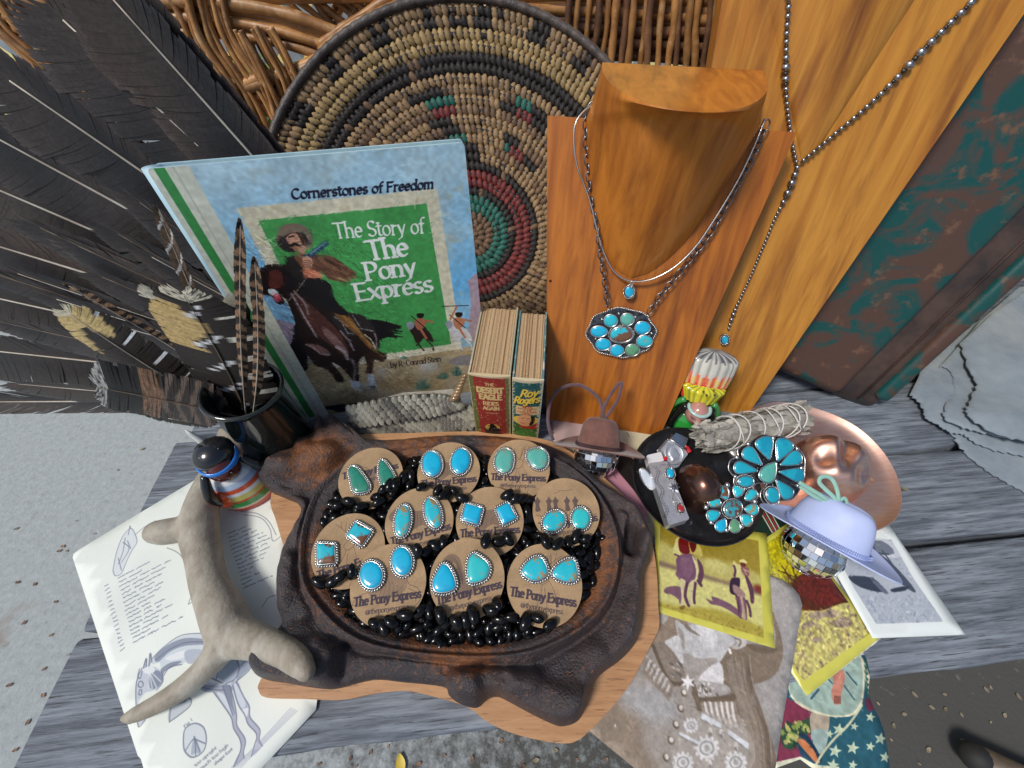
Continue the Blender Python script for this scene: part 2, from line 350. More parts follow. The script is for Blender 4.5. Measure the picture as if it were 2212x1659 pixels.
GL = {
 'a': (.50, [arc(.22, .21, .19, .23, 40, 330), [(.41, .46), (.41, .06), (.48, 0)]]),
 'b': (.50, [[(.08, .76), (.08, 0)], arc(.26, .23, .18, .24, 150, -150)]),
 'c': (.42, [arc(.24, .23, .19, .24, 50, 310)]),
 'd': (.50, [[(.42, .76), (.42, 0)], arc(.23, .23, .18, .24, 30, 330)]),
 'e': (.45, [[(.06, .26), (.40, .26)] + arc(.23, .24, .18, .24, 10, 310)]),
 'f': (.30, [arc(.27, .62, .13, .14, 60, 180, 6) + [(.14, 0)], [(.02, .47), (.28, .47)]]),
 'g': (.48, [arc(.22, .26, .18, .21, 40, 330), [(.40, .46), (.40, -.08)] + arc(.22, -.08, .18, .15, 0, -150, 6)]),
 'h': (.52, [[(.08, .76), (.08, 0)], [(.08, .32)] + arc(.25, .31, .16, .16, 150, 0, 6) + [(.41, 0)]]),
 'i': (.24, [[(.12, .47), (.12, 0)], [(.12, .66), (.12, .67)]]),
 'k': (.48, [[(.08, .76), (.08, 0)], [(.40, .47), (.10, .22)], [(.18, .28), (.42, 0)]]),
 'l': (.24, [[(.12, .76), (.12, 0)]]),
 'm': (.76, [[(.08, .47), (.08, 0)], [(.08, .32)] + arc(.22, .33, .14, .14, 150, 0, 6) + [(.36, 0)], [(.36, .32)] + arc(.51, .33, .14, .14, 150, 0, 6) + [(.65, 0)]]),
 'n': (.52, [[(.08, .47), (.08, 0)], [(.08, .32)] + arc(.25, .31, .16, .16, 150, 0, 6) + [(.41, 0)]]),
 'o': (.50, [arc(.25, .23, .20, .24, 0, 360, 14)]),
 'p': (.50, [[(.08, .47), (.08, -.24)], arc(.26, .23, .18, .24, 150, -150)]),
 'r': (.37, [[(.10, .47), (.10, 0)], [(.10, .30), (.20, .44), (.34, .44)]]),
 's': (.40, [arc(.20, .355, .14, .12, 40, 240, 7) + arc(.20, .12, .15, .12, 60, -150, 7)]),
 't': (.32, [[(.14, .62), (.14, .10), (.20, .01), (.30, .03)], [(.02, .47), (.29, .47)]]),
 'u': (.52, [[(.09, .47), (.09, .16)] + arc(.25, .15, .16, .15, 180, 340, 6), [(.42, .47), (.42, 0)]]),
 'v': (.46, [[(.05, .47), (.23, 0), (.41, .47)]]), 'w': (.68, [[(.05, .47), (.19, 0), (.34, .40), (.49, 0), (.63, .47)]]),
 'x': (.48, [[(.05, .47), (.42, 0)], [(.42, .47), (.05, 0)]]),
 'y': (.48, [[(.06, .47), (.25, .03)], [(.43, .47), (.20, -.14), (.05, -.22)]]), 'z': (.42, [[(.05, .46), (.37, .46), (.05, .02), (.38, .02)]]),
 'j': (.24, [[(.13, .47), (.13, -.15), (.02, -.2)]]), 'q': (.5, [arc(.23, .23, .18, .24, 30, 330), [(.42, .47), (.42, -.24)]]),
 'A': (.66, [[(.04, 0), (.33, .72), (.62, 0)], [(.16, .25), (.50, .25)]]), 'B': (.56, [[(.1, 0), (.1, .72)], [(.1, .70)] + arc(.28, .54, .18, .17, 90, -90, 6) + arc(.28, .19, .22, .19, 90, -90, 6) + [(.1, .01)]]),
 'C': (.62, [arc(.35, .36, .29, .36, 50, 310, 14)]), 'D': (.66, [[(.1, 0), (.1, .72)], [(.1, .70), (.26, .71)] + arc(.26, .36, .33, .35, 90, -90, 9) + [(.1, .01)]]),
 'E': (.54, [[(.1, 0), (.1, .72)], [(.1, .71), (.47, .71)], [(.1, .38), (.40, .38)], [(.1, .01), (.50, .01)]]),
 'F': (.52, [[(.1, 0), (.1, .72)], [(.1, .71), (.48, .71)], [(.1, .38), (.40, .38)]]),
 'G': (.66, [arc(.35, .36, .29, .36, 50, 330, 14), [(.38, .30), (.60, .30)], [(.60, .30), (.60, .02)]]),
 'H': (.68, [[(.1, 0), (.1, .72)], [(.58, 0), (.58, .72)], [(.1, .37), (.58, .37)]]), 'I': (.28, [[(.14, 0), (.14, .72)]]),
 'K': (.6, [[(.1, 0), (.1, .72)], [(.52, .72), (.12, .32)], [(.22, .42), (.55, 0)]]), 'L': (.50, [[(.1, 0), (.1, .72)], [(.1, .01), (.47, .01)]]),
 'M': (.80, [[(.09, 0), (.12, .72), (.40, .12), (.68, .72), (.71, 0)]]), 'N': (.68, [[(.1, 0), (.1, .72), (.58, 0), (.58, .72)]]),
 'O': (.72, [arc(.36, .36, .31, .36, 0, 360, 18)]), 'P': (.56, [[(.1, 0), (.1, .72)], [(.1, .70), (.25, .71)] + arc(.28, .52, .21, .19, 90, -90, 7) + [(.1, .33)]]),
 'R': (.60, [[(.1, 0), (.1, .72)], [(.1, .70), (.25, .71)] + arc(.28, .53, .20, .18, 90, -90, 7) + [(.1, .35)], [(.28, .35), (.56, 0)]]),
 'S': (.50, [arc(.26, .54, .19, .18, 35, 250, 8) + arc(.25, .18, .21, .18, 70, -155, 8)]), 'T': (.60, [[(.30, 0), (.30, .72)], [(.03, .71), (.57, .71)]]),
 'U': (.66, [[(.1, .72), (.1, .25)] + arc(.33, .25, .23, .25, 180, 360, 8) + [(.56, .72)]]), 'V': (.62, [[(.04, .72), (.31, 0), (.58, .72)]]),
 'W': (.88, [[(.04, .72), (.24, 0), (.44, .62), (.64, 0), (.84, .72)]]), 'Y': (.60, [[(.04, .72), (.30, .36), (.56, .72)], [(.30, .36), (.30, 0)]]),
 '@': (.80, [arc(.38, .25, .14, .16, 0, 360, 10), [(.54, .42), (.52, .12), (.62, .10)] + arc(.38, .27, .33, .34, -15, 320, 16)]),
 '.': (.22, [[(.1, .02), (.1, .03)]]), ',': (.2, [[(.1, .03), (.06, -.1)]]), '1': (.4, [[(.08, .58), (.2, .72), (.2, 0)]]), '-': (.3, [[(.04, .28), (.26, .28)]]), ' ': (.27, []),
}
def twidth(s, track=0): return sum(GL[c][0] + track for c in s)
def text(cv, s, o, ux, uy, col, pen=.09, nib=None, serif=0, al=1., track=0, jit=0):
    """o baseline origin (texels, y up), ux texel vector per em along, uy per em up"""
    o = np.array(o, float); ux = np.array(ux, float); uy = np.array(uy, float); x = 0
    k = np.linalg.norm(uy); q = random.Random(len(s))
    nb = None if nib is None else (math.atan2(ux[1], ux[0]) + nib[0], nib[1])
    for c in s:
        wdt, st = GL[c]
        for pl in st:
            P = [o + (x + a) * ux + b * uy for a, b in pl]; cv.line(P, pen * k, col, al, nb)
            if serif and c not in '@.':
                for (a, b), (a2, b2) in ((pl[0], pl[1]), (pl[-1], pl[-2])):
                    if abs(a - a2) < .02 and abs(b - b2) > .2:
                        cv.line([o + (x + a - serif) * ux + b * uy, o + (x + a + serif) * ux + b * uy], pen * k * .55, col, al)
        x += wdt + track
def text_fit(cv, s, p0, p1, ptop, col, track=0, **k):
    """fit between two baseline points; ptop is the top of the first capital (em cap height .72)"""
    p0, p1, pt = [np.array(p, float) for p in (p0, p1, ptop)]
    text(cv, s, p0, (p1 - p0) / twidth(s, track), (pt - p0) / .72, col, track=track, **k)
# ================================================================== materials
PLANKC = ((.20, .215, .235), (.085, .09, .105))
m_plank = mat('weathered_wood', (.245, .28, .325), (.095, .11, .135), rough=.72, sc3=(1, 14, 6), scale=16, lo=.35, hi=.62, c3=(.055, .057, .066), s3=30, lo3=.56, hi3=.66,
              sc33=(1.2, 26, 10), bump=.8, bscale=22, bd=.0016, bsc=(1.2, 22, 8), jit=.1, spec=.4)
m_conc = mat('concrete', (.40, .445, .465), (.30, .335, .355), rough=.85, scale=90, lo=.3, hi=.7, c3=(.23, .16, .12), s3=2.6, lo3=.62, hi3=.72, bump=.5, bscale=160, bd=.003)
m_rust_iron = None
# ================================================================== ground and the yard behind
GZ = -.42
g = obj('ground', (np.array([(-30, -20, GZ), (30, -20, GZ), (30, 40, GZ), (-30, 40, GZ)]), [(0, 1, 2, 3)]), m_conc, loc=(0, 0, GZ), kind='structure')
m_wall = mat('yellow_render', (.86, .70, .20), (.92, .80, .34), rough=.9, scale=3)
wl = empty('house_wall', (0, 2.6, GZ), label='pale yellow house wall seen through the gaps of the woven wicker', cat='wall')
obj('render_face', box((-4, 2.6, GZ), (4, 2.8, 2.6)), m_wall, wl, smooth=False)
m_trim = mat('white_trim', (.7, .72, .72), (.6, .62, .63), rough=.6, scale=9)
for x in (-2.1, .25, 2.3):
    obj('trim_board', box((x, 2.57, GZ + .004), (x + .13, 2.598, 2.5)), m_trim, wl, smooth=False, bevel=.004)
m_lat = mat('grey_lattice_paint', (.42, .45, .48), (.30, .33, .36), rough=.8, scale=12)
lt = empty('lattice_fence', (-.9, 1.75, GZ), label='grey diagonal lattice fence panel behind the woven wicker back', cat='fence')
sl_me = {}
for k in range(26):
    for sg in (1, -1):
        x0 = -2.1 + k * .095; y = 1.75 + (.008 if sg > 0 else -.008); h = .62
        a = np.array([x0, y, GZ + .05]); b = a + np.array([sg * h, 0, h]) ; 
        if sg < 0: a[0] += .3; b[0] += .3
        Pp = Plane((a + b) / 2, b - a, (0, 1, 0)); L = np.linalg.norm(b - a) / 2
        if sg not in sl_me: sl_me[sg] = mkmesh('slat', *box((-L, -.005, -.017), (L, .005, .017)), m_lat, False)
        inst('slat', sl_me[sg], Pp.mat(), lt)
m_leafg = mat('shrub_leaf', (.09, .20, .03), (.18, .33, .05), rough=.5, scale=30)
V = []; Fc = []
for k in range(900):
    c = np.array([-.78 + rnd.gauss(0, .13), 1.45 + rnd.gauss(0, .06), GZ + .20 + rnd.gauss(0, .13)]); a = nrm(nrs.randn(3)) * .03; b = nrm(np.cross(a, nrs.randn(3))) * .012
    n = len(V); V += [c - a, c + b, c + a, c - b]; Fc.append((n, n + 1, n + 2, n + 3))
sh = empty('garden_shrub', (-.78, 1.45, GZ), label='small green leafy shrub in front of the grey lattice', cat='shrub')
obj('foliage', (V, Fc), m_leafg, sh, kind='stuff')
m_bark = mat('bark', (.12, .09, .06), rough=.9)
obj('stem', tube([(-.78, 1.45, GZ - .01), (-.77, 1.45, GZ + .2)], .008), m_bark, sh)
# ================================================================== plank table
YAW = .0972
PT = flat((-.3494, -.0586, 0), YAW); PT.n = np.array([0, 0, 1.])
tb = empty('plank_table', PT.o - [0, 0, .45 * 0], M=PT.mat(), label='weathered blue-grey plank table carrying the jewellery display', cat='table')
for k in range(7):
    t0 = .0935 * k + .0006; s0 = (0, 0, 0, .012, -.004, .006, .002)[k]; nx = 40
    # worn rounded plank: a gently uneven top grid
    xs = np.linspace(s0, 1.75, 90); pr = [(-.038, 0), (-.006, .0), (-.0015, .0015), (0, .005), (0, .03), (0, .058), (0, .083), (-.0015, .0865), (-.006, .088), (-.038, .088)]
    V = []; Fc = []; m_ = len(pr)
    for i, x in enumerate(xs):
        for j, (z, t) in enumerate(pr):
            e = .0006 * math.sin(x * 31 + k * 2 + j) + .0005 * math.sin(x * 83 + j * 1.7 + k)
            V.append((x, t0 + t + (e if j in (0, 1, 2, 7, 8, 9) else 0), z + (e if 0 < j < 9 else 0)))
    for i in range(len(xs) - 1):
        for j in range(m_ - 1): a = i * m_ + j; Fc.append((a, a + m_, a + m_ + 1, a + 1))
        a = i * m_ + m_ - 1; Fc.append((a, a + m_, a + 1, a + 1 - m_))
    Fc.append(tuple(range(m_))); Fc.append(tuple(reversed(range(len(V) - m_, len(V)))))
    obj('plank', (V, Fc), m_plank, tb, local=True, edge=50)
for s in (.12, 1.6):
    for t in (.04, .58):
        obj('leg', box((s, t, GZ), (s + .07, t + .07, -.04)), m_plank, tb, local=True, smooth=False, bevel=.004)
    obj('batten', box((s + .08, .02, -.075), (s + .15, .64, -.0385)), m_plank, tb, local=True, smooth=False, bevel=.003)
# ================================================================== woven willow back behind everything
m_cane = mat('willow_cane', (.44, .215, .07), (.26, .115, .036), rough=.42, sc3=(1, 1, 1), scale=30, c3=(.50, .30, .14), s3=70, lo3=.52, hi3=.7, bump=.3, bscale=120, bd=.001, jit=.28, spec=.5)
m_caned = mat('dark_willow_cane', (.21, .10, .045), (.12, .055, .028), rough=.5, scale=40, c3=(.3, .16, .08), s3=60, lo3=.55, hi3=.7, bump=.3, bscale=120, bd=.001, jit=.3)
WK = frame((0, .64, 0), 0, .12)
wk = empty('wicker_back', WK.w(0, 0, 0), label='woven willow chair back filling the top edge behind the basket', cat='wicker')
PXM = .68 / 833
def cane(pts, rp, off, m=m_cane):
    P3 = spl([WK.pw(u, v, 0) + WK.n * off for u, v in pts], 7)
    n = len(P3); r = rp * PXM * (1 + .10 * np.sin(np.arange(n) * rnd.uniform(.4, .9) + rnd.random() * 6))
    P3 = P3 + nrs.randn(1, 3) * .0006
    o = obj('cane', tube(P3, r, 8), m, wk)
def bundle(pts, k, sx, sy, rp, off, m=m_cane, jit=3, amp=.004):
    for i in range(k):
        f = (i / (k - 1) - .5) if k > 1 else 0
        cane([(u + f * sx + rnd.gauss(0, jit), v + f * sy + rnd.gauss(0, jit)) for u, v in pts], rp * rnd.uniform(.85, 1.15), off + rnd.gauss(0, amp), m)
bundle([(-120, 22), (60, 34), (250, 38), (440, 38), (560, 52), (660, 76), (760, 112)], 6, 0, 66, 8, 0, jit=2)
bundle([(470, 232), (560, 196), (650, 166), (760, 120)], 5, 0, 46, 7.5, .004, jit=2)
bundle([(440, -70), (455, 20), (480, 90), (520, 150), (560, 215), (600, 300), (615, 380)], 9, 84, 0, 4.6, .012, jit=3)
bundle([(500, -70), (520, 40), (548, 120), (600, 190), (640, 260), (650, 330)], 7, 60, 0, 4.6, -.008, jit=3)
bundle([(560, 60), (585, 110), (612, 170), (640, 240)], 8, 80, -10, 4.4, .016, jit=3)
bundle([(-40, -70), (20, 40), (90, 110), (160, 170), (230, 260)], 9, 120, 0, 4.6, .012, jit=3)
bundle([(330, -70), (375, 20), (430, 110), (510, 205), (575, 280), (610, 330)], 4, 78, 0, 4.2, .010, jit=3)
bundle([(120, -70), (170, 30), (220, 110), (300, 200)], 6, 90, 0, 4.4, .010, jit=3)
bundle([(640, -60), (700, -20), (770, 40), (860, 110)], 10, 170, -50, 5.0, -.012, jit=4)
bundle([(700, 110), (780, 55), (860, 12), (960, -30)], 3, 10, 26, 7.5, .012, jit=2)
bundle([(820, -60), (800, 0), (780, 60)], 8, 170, 0, 4.5, -.02, jit=4)
bundle([(1040, 10), (1200, 14), (1380, 22), (1560, 40), (1660, 44)], 2, 0, 18, 9, .004, jit=1)
bundle([(1060, 90), (1240, 88), (1400, 96), (1560, 104), (1680, 112)], 9, 0, 130, 7.5, -.002, m_caned, jit=2)
for k in range(18):
    x = 1226 + k * 19.5 + rnd.gauss(0, 2.5); b = rnd.uniform(-14, 10)
    cane([(x + 12, -80), (x + 6 + b * .3, -10), (x + b * .5, 60), (x - 6, 125), (x - 12, 200)], rnd.uniform(4.2, 6), .014 + rnd.gauss(0, .002), m_cane if k % 3 else m_caned)
bundle([(1290, 100), (1300, 150), (1310, 210)], 5, 40, 0, 3.8, .0, mat('pale_split_cane', (.62, .58, .5), (.5, .42, .32), rough=.5, scale=60), jit=2)
cane([(-130, 4), (300, 6), (700, -18), (1200, -16), (1700, 0)], 12, .0)
# ================================================================== coiled basket
BK = frame((-.0519, .4362, .1316), .0583, .7639); BR = .2375
NC = 24
m_st = {k: mat('basket_' + k, a, b, rough=.6, scale=120, sc3=(1, 1, 1), lo=.35, hi=.65, bump=.5, bscale=500, bd=.0006, jit=.22, spec=.35) for k, a, b in (
    ('straw', (.34, .225, .115), (.18, .115, .06)), ('brown_straw', (.19, .115, .065), (.10, .06, .036)), ('dark', (.024, .019, .017), (.012, .010, .010)),
    ('green', (.015, .10, .075), (.03, .14, .11)), ('red', (.20, .036, .032), (.11, .022, .022)), ('gold_straw', (.38, .27, .12), (.24, .16, .07)))}
SK = list(m_st)
bk = empty('coiled_basket', BK.o, M=BK.mat(), label='round coiled basket with red and green rings leaning behind the picture book', cat='basket')
def bdepth(r): return -.048 * (1 - (r / BR) ** 2)
seg = mkmesh  # stitch: a rounded lozenge, radial x along-ring
def stitch_vf(lr, la):
    V, Fc = ball((0, 0, 0), (lr, la, .0034), 8, 4); V[:, 1] *= 1 - .35 * (V[:, 0] / lr); V[:, 0] += V[:, 1] * .5; return V, Fc
dash = [(943, 190, 'green', 26), (953, 209, 'red', 24), (975, 267, 'green', 22), (985, 283, 'red', 22), (1143, 211, 'green', 26), (1143, 234, 'red', 24), (1122, 293, 'green', 24), (1122, 309, 'red', 24),
        (905, 172, 'dark', 40), (940, 228, 'dark', 22), (1104, 205, 'dark', 20), (1175, 235, 'dark', 24), (1110, 270, 'dark', 18), (1150, 320, 'dark', 18), (945, 270, 'dark', 18), (1004, 296, 'dark', 24), (965, 250, 'dark', 20)]
dpl = [(BK.px(u, v), c, r * .5 / 833) for u, v, c, r in dash]
stl = []
for k in range(NC):
    r = BR * (k + .5) / NC; n = max(8, int(2 * math.pi * r / .0070)); lr = BR / NC * .74; la = .0049
    for j in range(n):
        a = 2 * math.pi * (j + .35 * k) / n; x, y = r * math.cos(a), r * math.sin(a)
        base = 'brown_straw' if k < 3 else 'green' if k < 5 else 'dark' if k == 5 else 'red' if k < 8 else 'dark' if k == 8 else ('straw' if (k % 2 or rnd.random() < .5) else 'brown_straw') if k < 18 else 'dark' if k < 20 else 'gold_straw' if k < 22 else ('dark' if math.sin(a * 23) > .55 or rnd.random() < .1 else 'straw')
        if 8 < k < 18:
            for d, c, rr in dpl:
                if abs(math.hypot(*d) - r) < BR / NC * .55 and math.hypot(d[0] - x, d[1] - y) < rr: base = c
        elif rnd.random() < .06 and base == 'dark': base = 'brown_straw'
        p = BK.w(x, y, bdepth(r))
        if p[2] < .006: continue
        q = p - C0; zc = q @ fw; u = CX + F * (q @ rt) / zc; v = CY - F * (q @ up) / zc
        stl.append((x, y, r, a, base, lr, la, u, v, zc))
vis = [i for i, s in enumerate(stl) if 4 < s[8] < 330 - .07 * (s[7] - 300) * 0 and 560 < s[7] < 1300 and s[8] > 8]
vis.sort(key=lambda i: stl[i][9]); own = set(sorted(vis, key=lambda i: stl[i][8])[:296])
ms = {}
parts = []; mis = []
for i, (x, y, r, a, base, lr, la, u, v, zc) in enumerate(stl):
    sl_ = -2 * .048 * r / BR ** 2 * -1
    er = nrm([math.cos(a), math.sin(a), .096 * r / BR ** 2]); ea = np.array([-math.sin(a), math.cos(a), 0]); en = np.cross(er, ea)
    wob = nrs.randn() * .1; er2 = er * math.cos(wob) + ea * math.sin(wob); ea2 = ea * math.cos(wob) - er * math.sin(wob)
    o = np.array([x, y, bdepth(r)]) + nrs.randn(3) * .0003
    s = 1 + nrs.randn() * .07
    if i in own:
        if base not in ms: ms[base] = mkmesh('stitch', *stitch_vf(BR / NC * .76, .0049), m_st[base])
        M = M4(o, er2 * s, ea2, en); ob = bpy.data.objects.new('stitch', ms[base]); COL.objects.link(ob); ob.parent = bk; ob.matrix_basis = M
    else:
        V, Fc = stitch_vf(lr * s, la); V = V @ np.array([er2, ea2, en]) + o; parts.append((V, Fc)); mis += [SK.index(base)] * len(Fc)
obj('woven_stitches', jn(*parts), list(m_st.values()), bk, local=True, mi=mis, kind='stuff')
# inner coils (rods) under the stitches and the lashed rim
cv_ = []
for k in range(NC):
    r = BR * (k + .5) / NC; a = np.linspace(0, 2 * math.pi, 97)[:-1]
    P3 = np.stack([r * np.cos(a), r * np.sin(a), a * 0 + bdepth(r) - .002], 1)
    ok = np.array([BK.w(*p)[2] > .006 for p in P3])
    if ok.all(): cv_.append(tube(P3, BR / NC * .5, 6, True))
    else:
        s = int(np.argmax(~ok)); P3 = np.roll(P3, -s, 0); ok = np.roll(ok, -s); P3 = P3[ok]
        if len(P3) > 3: cv_.append(tube(P3, BR / NC * .5, 6))
obj('inner_coils', jn(*cv_), m_st['dark'], bk, local=True, kind='stuff')
a = np.linspace(-math.pi / 2 + .72, 1.5 * math.pi - .72, 300); P3 = np.stack([(BR + .003) * np.cos(a), (BR + .003) * np.sin(a), a * 0 + .003], 1)
m_rim = mat('basket_rim_binding', (.05, .04, .038), (.10, .08, .07), rough=.45, scale=60, c3=(.38, .32, .24), s3=9, lo3=.62, hi3=.64, bump=.8, bscale=300, bd=.001, bsc=(1, 1, .3))
rr = .0050 * (1 + .08 * np.sin(np.arange(300) * 1.9))
obj('rim', tube(P3, rr, 10), m_rim, bk, local=True)
# ================================================================== feathers
def vcolmat(name, rough=.5, sheen=.1, spec=.3, aniso=0, scale=400):
    m = bpy.data.materials.new(name); m.use_nodes = True; t = m.node_tree; b = t.nodes['Principled BSDF']; b.inputs['Roughness'].default_value = rough
    b.inputs['Specular IOR Level'].default_value = spec; b.inputs['Sheen Weight'].default_value = sheen
    at = NN(t, 'ShaderNodeAttribute', attribute_name='Col'); tc = NN(t, 'ShaderNodeTexCoord'); n = NN(t, 'ShaderNodeTexNoise'); n.inputs['Scale'].default_value = scale; n.inputs['Detail'].default_value = 4
    t.links.new(tc.outputs['Object'], n.inputs['Vector'])
    r = NN(t, 'ShaderNodeMapRange'); r.inputs['From Min'].default_value = .3; r.inputs['From Max'].default_value = .7; r.inputs['To Min'].default_value = .72; r.inputs['To Max'].default_value = 1.25
    hs = NN(t, 'ShaderNodeHueSaturation'); t.links.new(n.outputs['Fac'], r.inputs[0]); t.links.new(r.outputs[0], hs.inputs['Value']); t.links.new(at.outputs['Color'], hs.inputs['Color']); t.links.new(hs.outputs[0], b.inputs['Base Color'])
    bp = NN(t, 'ShaderNodeBump'); bp.inputs['Strength'].default_value = .3; bp.inputs['Distance'].default_value = .0005; t.links.new(n.outputs['Fac'], bp.inputs['Height']); t.links.new(bp.outputs[0], b.inputs['Normal'])
    return m
m_vane = vcolmat('feather_vane'); m_quill = mat('feather_quill', (.62, .58, .50), (.40, .34, .27), rough=.35, scale=20)
m_quilld = mat('dark_feather_quill', (.10, .07, .05), (.2, .15, .1), rough=.4, scale=20)
def setcol(o, cols):
    me = o.data; ca = me.color_attributes.new('Col', 'FLOAT_COLOR', 'POINT'); c = np.ones((len(me.vertices), 4), np.float32); c[:, :3] = np.clip(cols, 0, 1); ca.data.foreach_set('color', c.ravel())
def feather(parent, P, base, tip, wl, wr, colfn, off=0, bow=0, n=90, na=7, f0=.25, sweep=.06, quill=.0013, camber=.12, splits=5, qm=None, tipround=.12, rag=.25, seed=0, px=True, nm='vane', curl=0):
    """vane as rows of barbs either side of the shaft, with splits; f0 = where the vane starts"""
    q = np.random.RandomState(seed); b2 = P.px(*base) if px else np.array(base); t2 = P.px(*tip) if px else np.array(tip)
    d = t2 - b2; L = np.linalg.norm(d); d = d / L; nn = np.array([-d[1], d[0]])
    def ctr(s): return b2 + d * L * s + nn * bow * L * math.sin(math.pi * s)
    def hgt(s): return off + curl * s * s
    sp = sorted(q.uniform(.1, .95, splits)); V = []; Fc = []; C = []
    for side, W in ((1, wl), (-1, wr)):
        gap = 0
        spn = [s + q.normal() * .03 for s in sp]
        for i in range(n):
            s = f0 + (1 - f0) * i / n; s2 = f0 + (1 - f0) * (i + 1.9) / n; row = []
            k = (s - f0) / (1 - f0); prof = min(1, (k / .16) ** .6) * (min(1, max(0, (1 - k) / tipround)) ** .5)
            near = min([abs(k - x) for x in spn] + [1]); w_ = W * prof * (1 - rag * q.rand() ** 7 - (.12 if near < .012 else 0)); lift = q.normal() * .0002
            step = sum(.0012 for x in spn if x < k) - .0006 * splits
            sw = sweep * (1 + .5 * k) * L * (W / .03) ** .3
            for e in (s, s2):
                for j in range(na):
                    c = j / (na - 1); p = ctr(min(e, 1.02)) + side * nn * w_ * c + d * sw * c ** 1.4 * .5
                    h = hgt(min(e, 1)) + lift * c - camber * w_ * c * c + step * c * .5
                    row.append(P.w(p[0], p[1], h)); C.append(colfn(k, side * c, q))
            n0 = len(V); V += row
            for j in range(na - 1): Fc.append((n0 + j, n0 + j + 1, n0 + na + j + 1, n0 + na + j))
    o = obj(nm, (V, Fc), m_vane, parent); setcol(o, np.array(C))
    ss = np.linspace(0, .985, 30); P3 = [P.w(*ctr(s), hgt(s) + .0006) for s in ss]
    obj('shaft', tube(P3, quill * (1 - .82 * ss), 6), qm or m_quill, o if (parent is not None and nm == 'feather') else parent)
    return o
def dkcol(tone):
    a = np.array((.034, .028, .027)) * tone; b = np.array((.014, .0145, .019)); e = np.array((.075, .048, .036)) * tone; fr = rnd.uniform(2, 5); wa = rnd.uniform(.1, .5)
    ph = rnd.random() * 6
    def f(k, c, q):
        t = .5 + .5 * math.sin(k * 14 + ph + 2 * c); x = a * t + b * (1 - t)
        g_ = max(0, math.sin(k * fr + ph * 2 + c * 2)) * wa; x = x * (1 - g_) + e * g_
        if abs(c) > .9: x = x * 1.6 + .004
        return x * (1 + .12 * q.randn())
    return f
FF = frame((0, .318, 0), 0, .10)
ff = empty('feather_fan', FF.w(-.06, 0, 0), label='large dark brown wing feather fan spread behind the picture book', cat='feather fan')
PV = (992, 862)
big = [((-110, 868), .030, .015, 0.0), ((-150, 740), .062, .022, .002), ((-170, 600), .058, .020, .004), ((-170, 470), .058, .020, .006), ((-150, 330), .056, .019, .008), ((-90, 230), .050, .018, .010),
       ((28, 148), .052, .020, .0125), ((150, 14), .054, .018, .015), ((196, -110), .056, .016, .0125), ((262, -34), .050, .014, .018)]
for i, (tp, wl_, wr_, of) in enumerate(big):
    fcol = dkcol(rnd.uniform(.8, 1.35))
    if i == 0: fcol = (lambda g0: (lambda k, c, q: g0(k, c, q) * (2.2 if c > 0 and q.rand() < .12 else 1)))(fcol)
    feather(ff, FF, PV, tp, wl_ * (1 if i else 1), wr_ * 1.3, fcol, off=of, bow=-.02 if i > 2 else 0, n=130, f0=.3, sweep=.05 if i else .13, quill=.0030, splits=5, seed=20 + i, tipround=.13, rag=.12 if i else .3, nm='feather', camber=.07)
cov = [((60, 560), .03, .012), ((140, 700), .034, .01), ((20, 660), .03, .011), ((150, 610), .03, .012), ((250, 560), .032, .011), ((190, 500), .034, .011), ((60, 800), .03, .01), ((280, 470), .034, .01),
       ((330, 400), .03, .01), ((230, 650), .03, .01), ((110, 460), .034, .012), ((20, 560), .03, .01), ((350, 520), .026, .01)]
for i, (tp, a_, b_) in enumerate(cov):
    feather(ff, FF, PV, tp, a_, b_, dkcol(rnd.uniform(.7, 1.6)), off=.021 + .0016 * (i % 5), bow=.015, n=60, f0=.42, sweep=.05, quill=.0016, splits=6, seed=60 + i, tipround=.25, rag=.35, nm='feather', qm=m_quilld if i % 3 else m_quill, camber=.14)
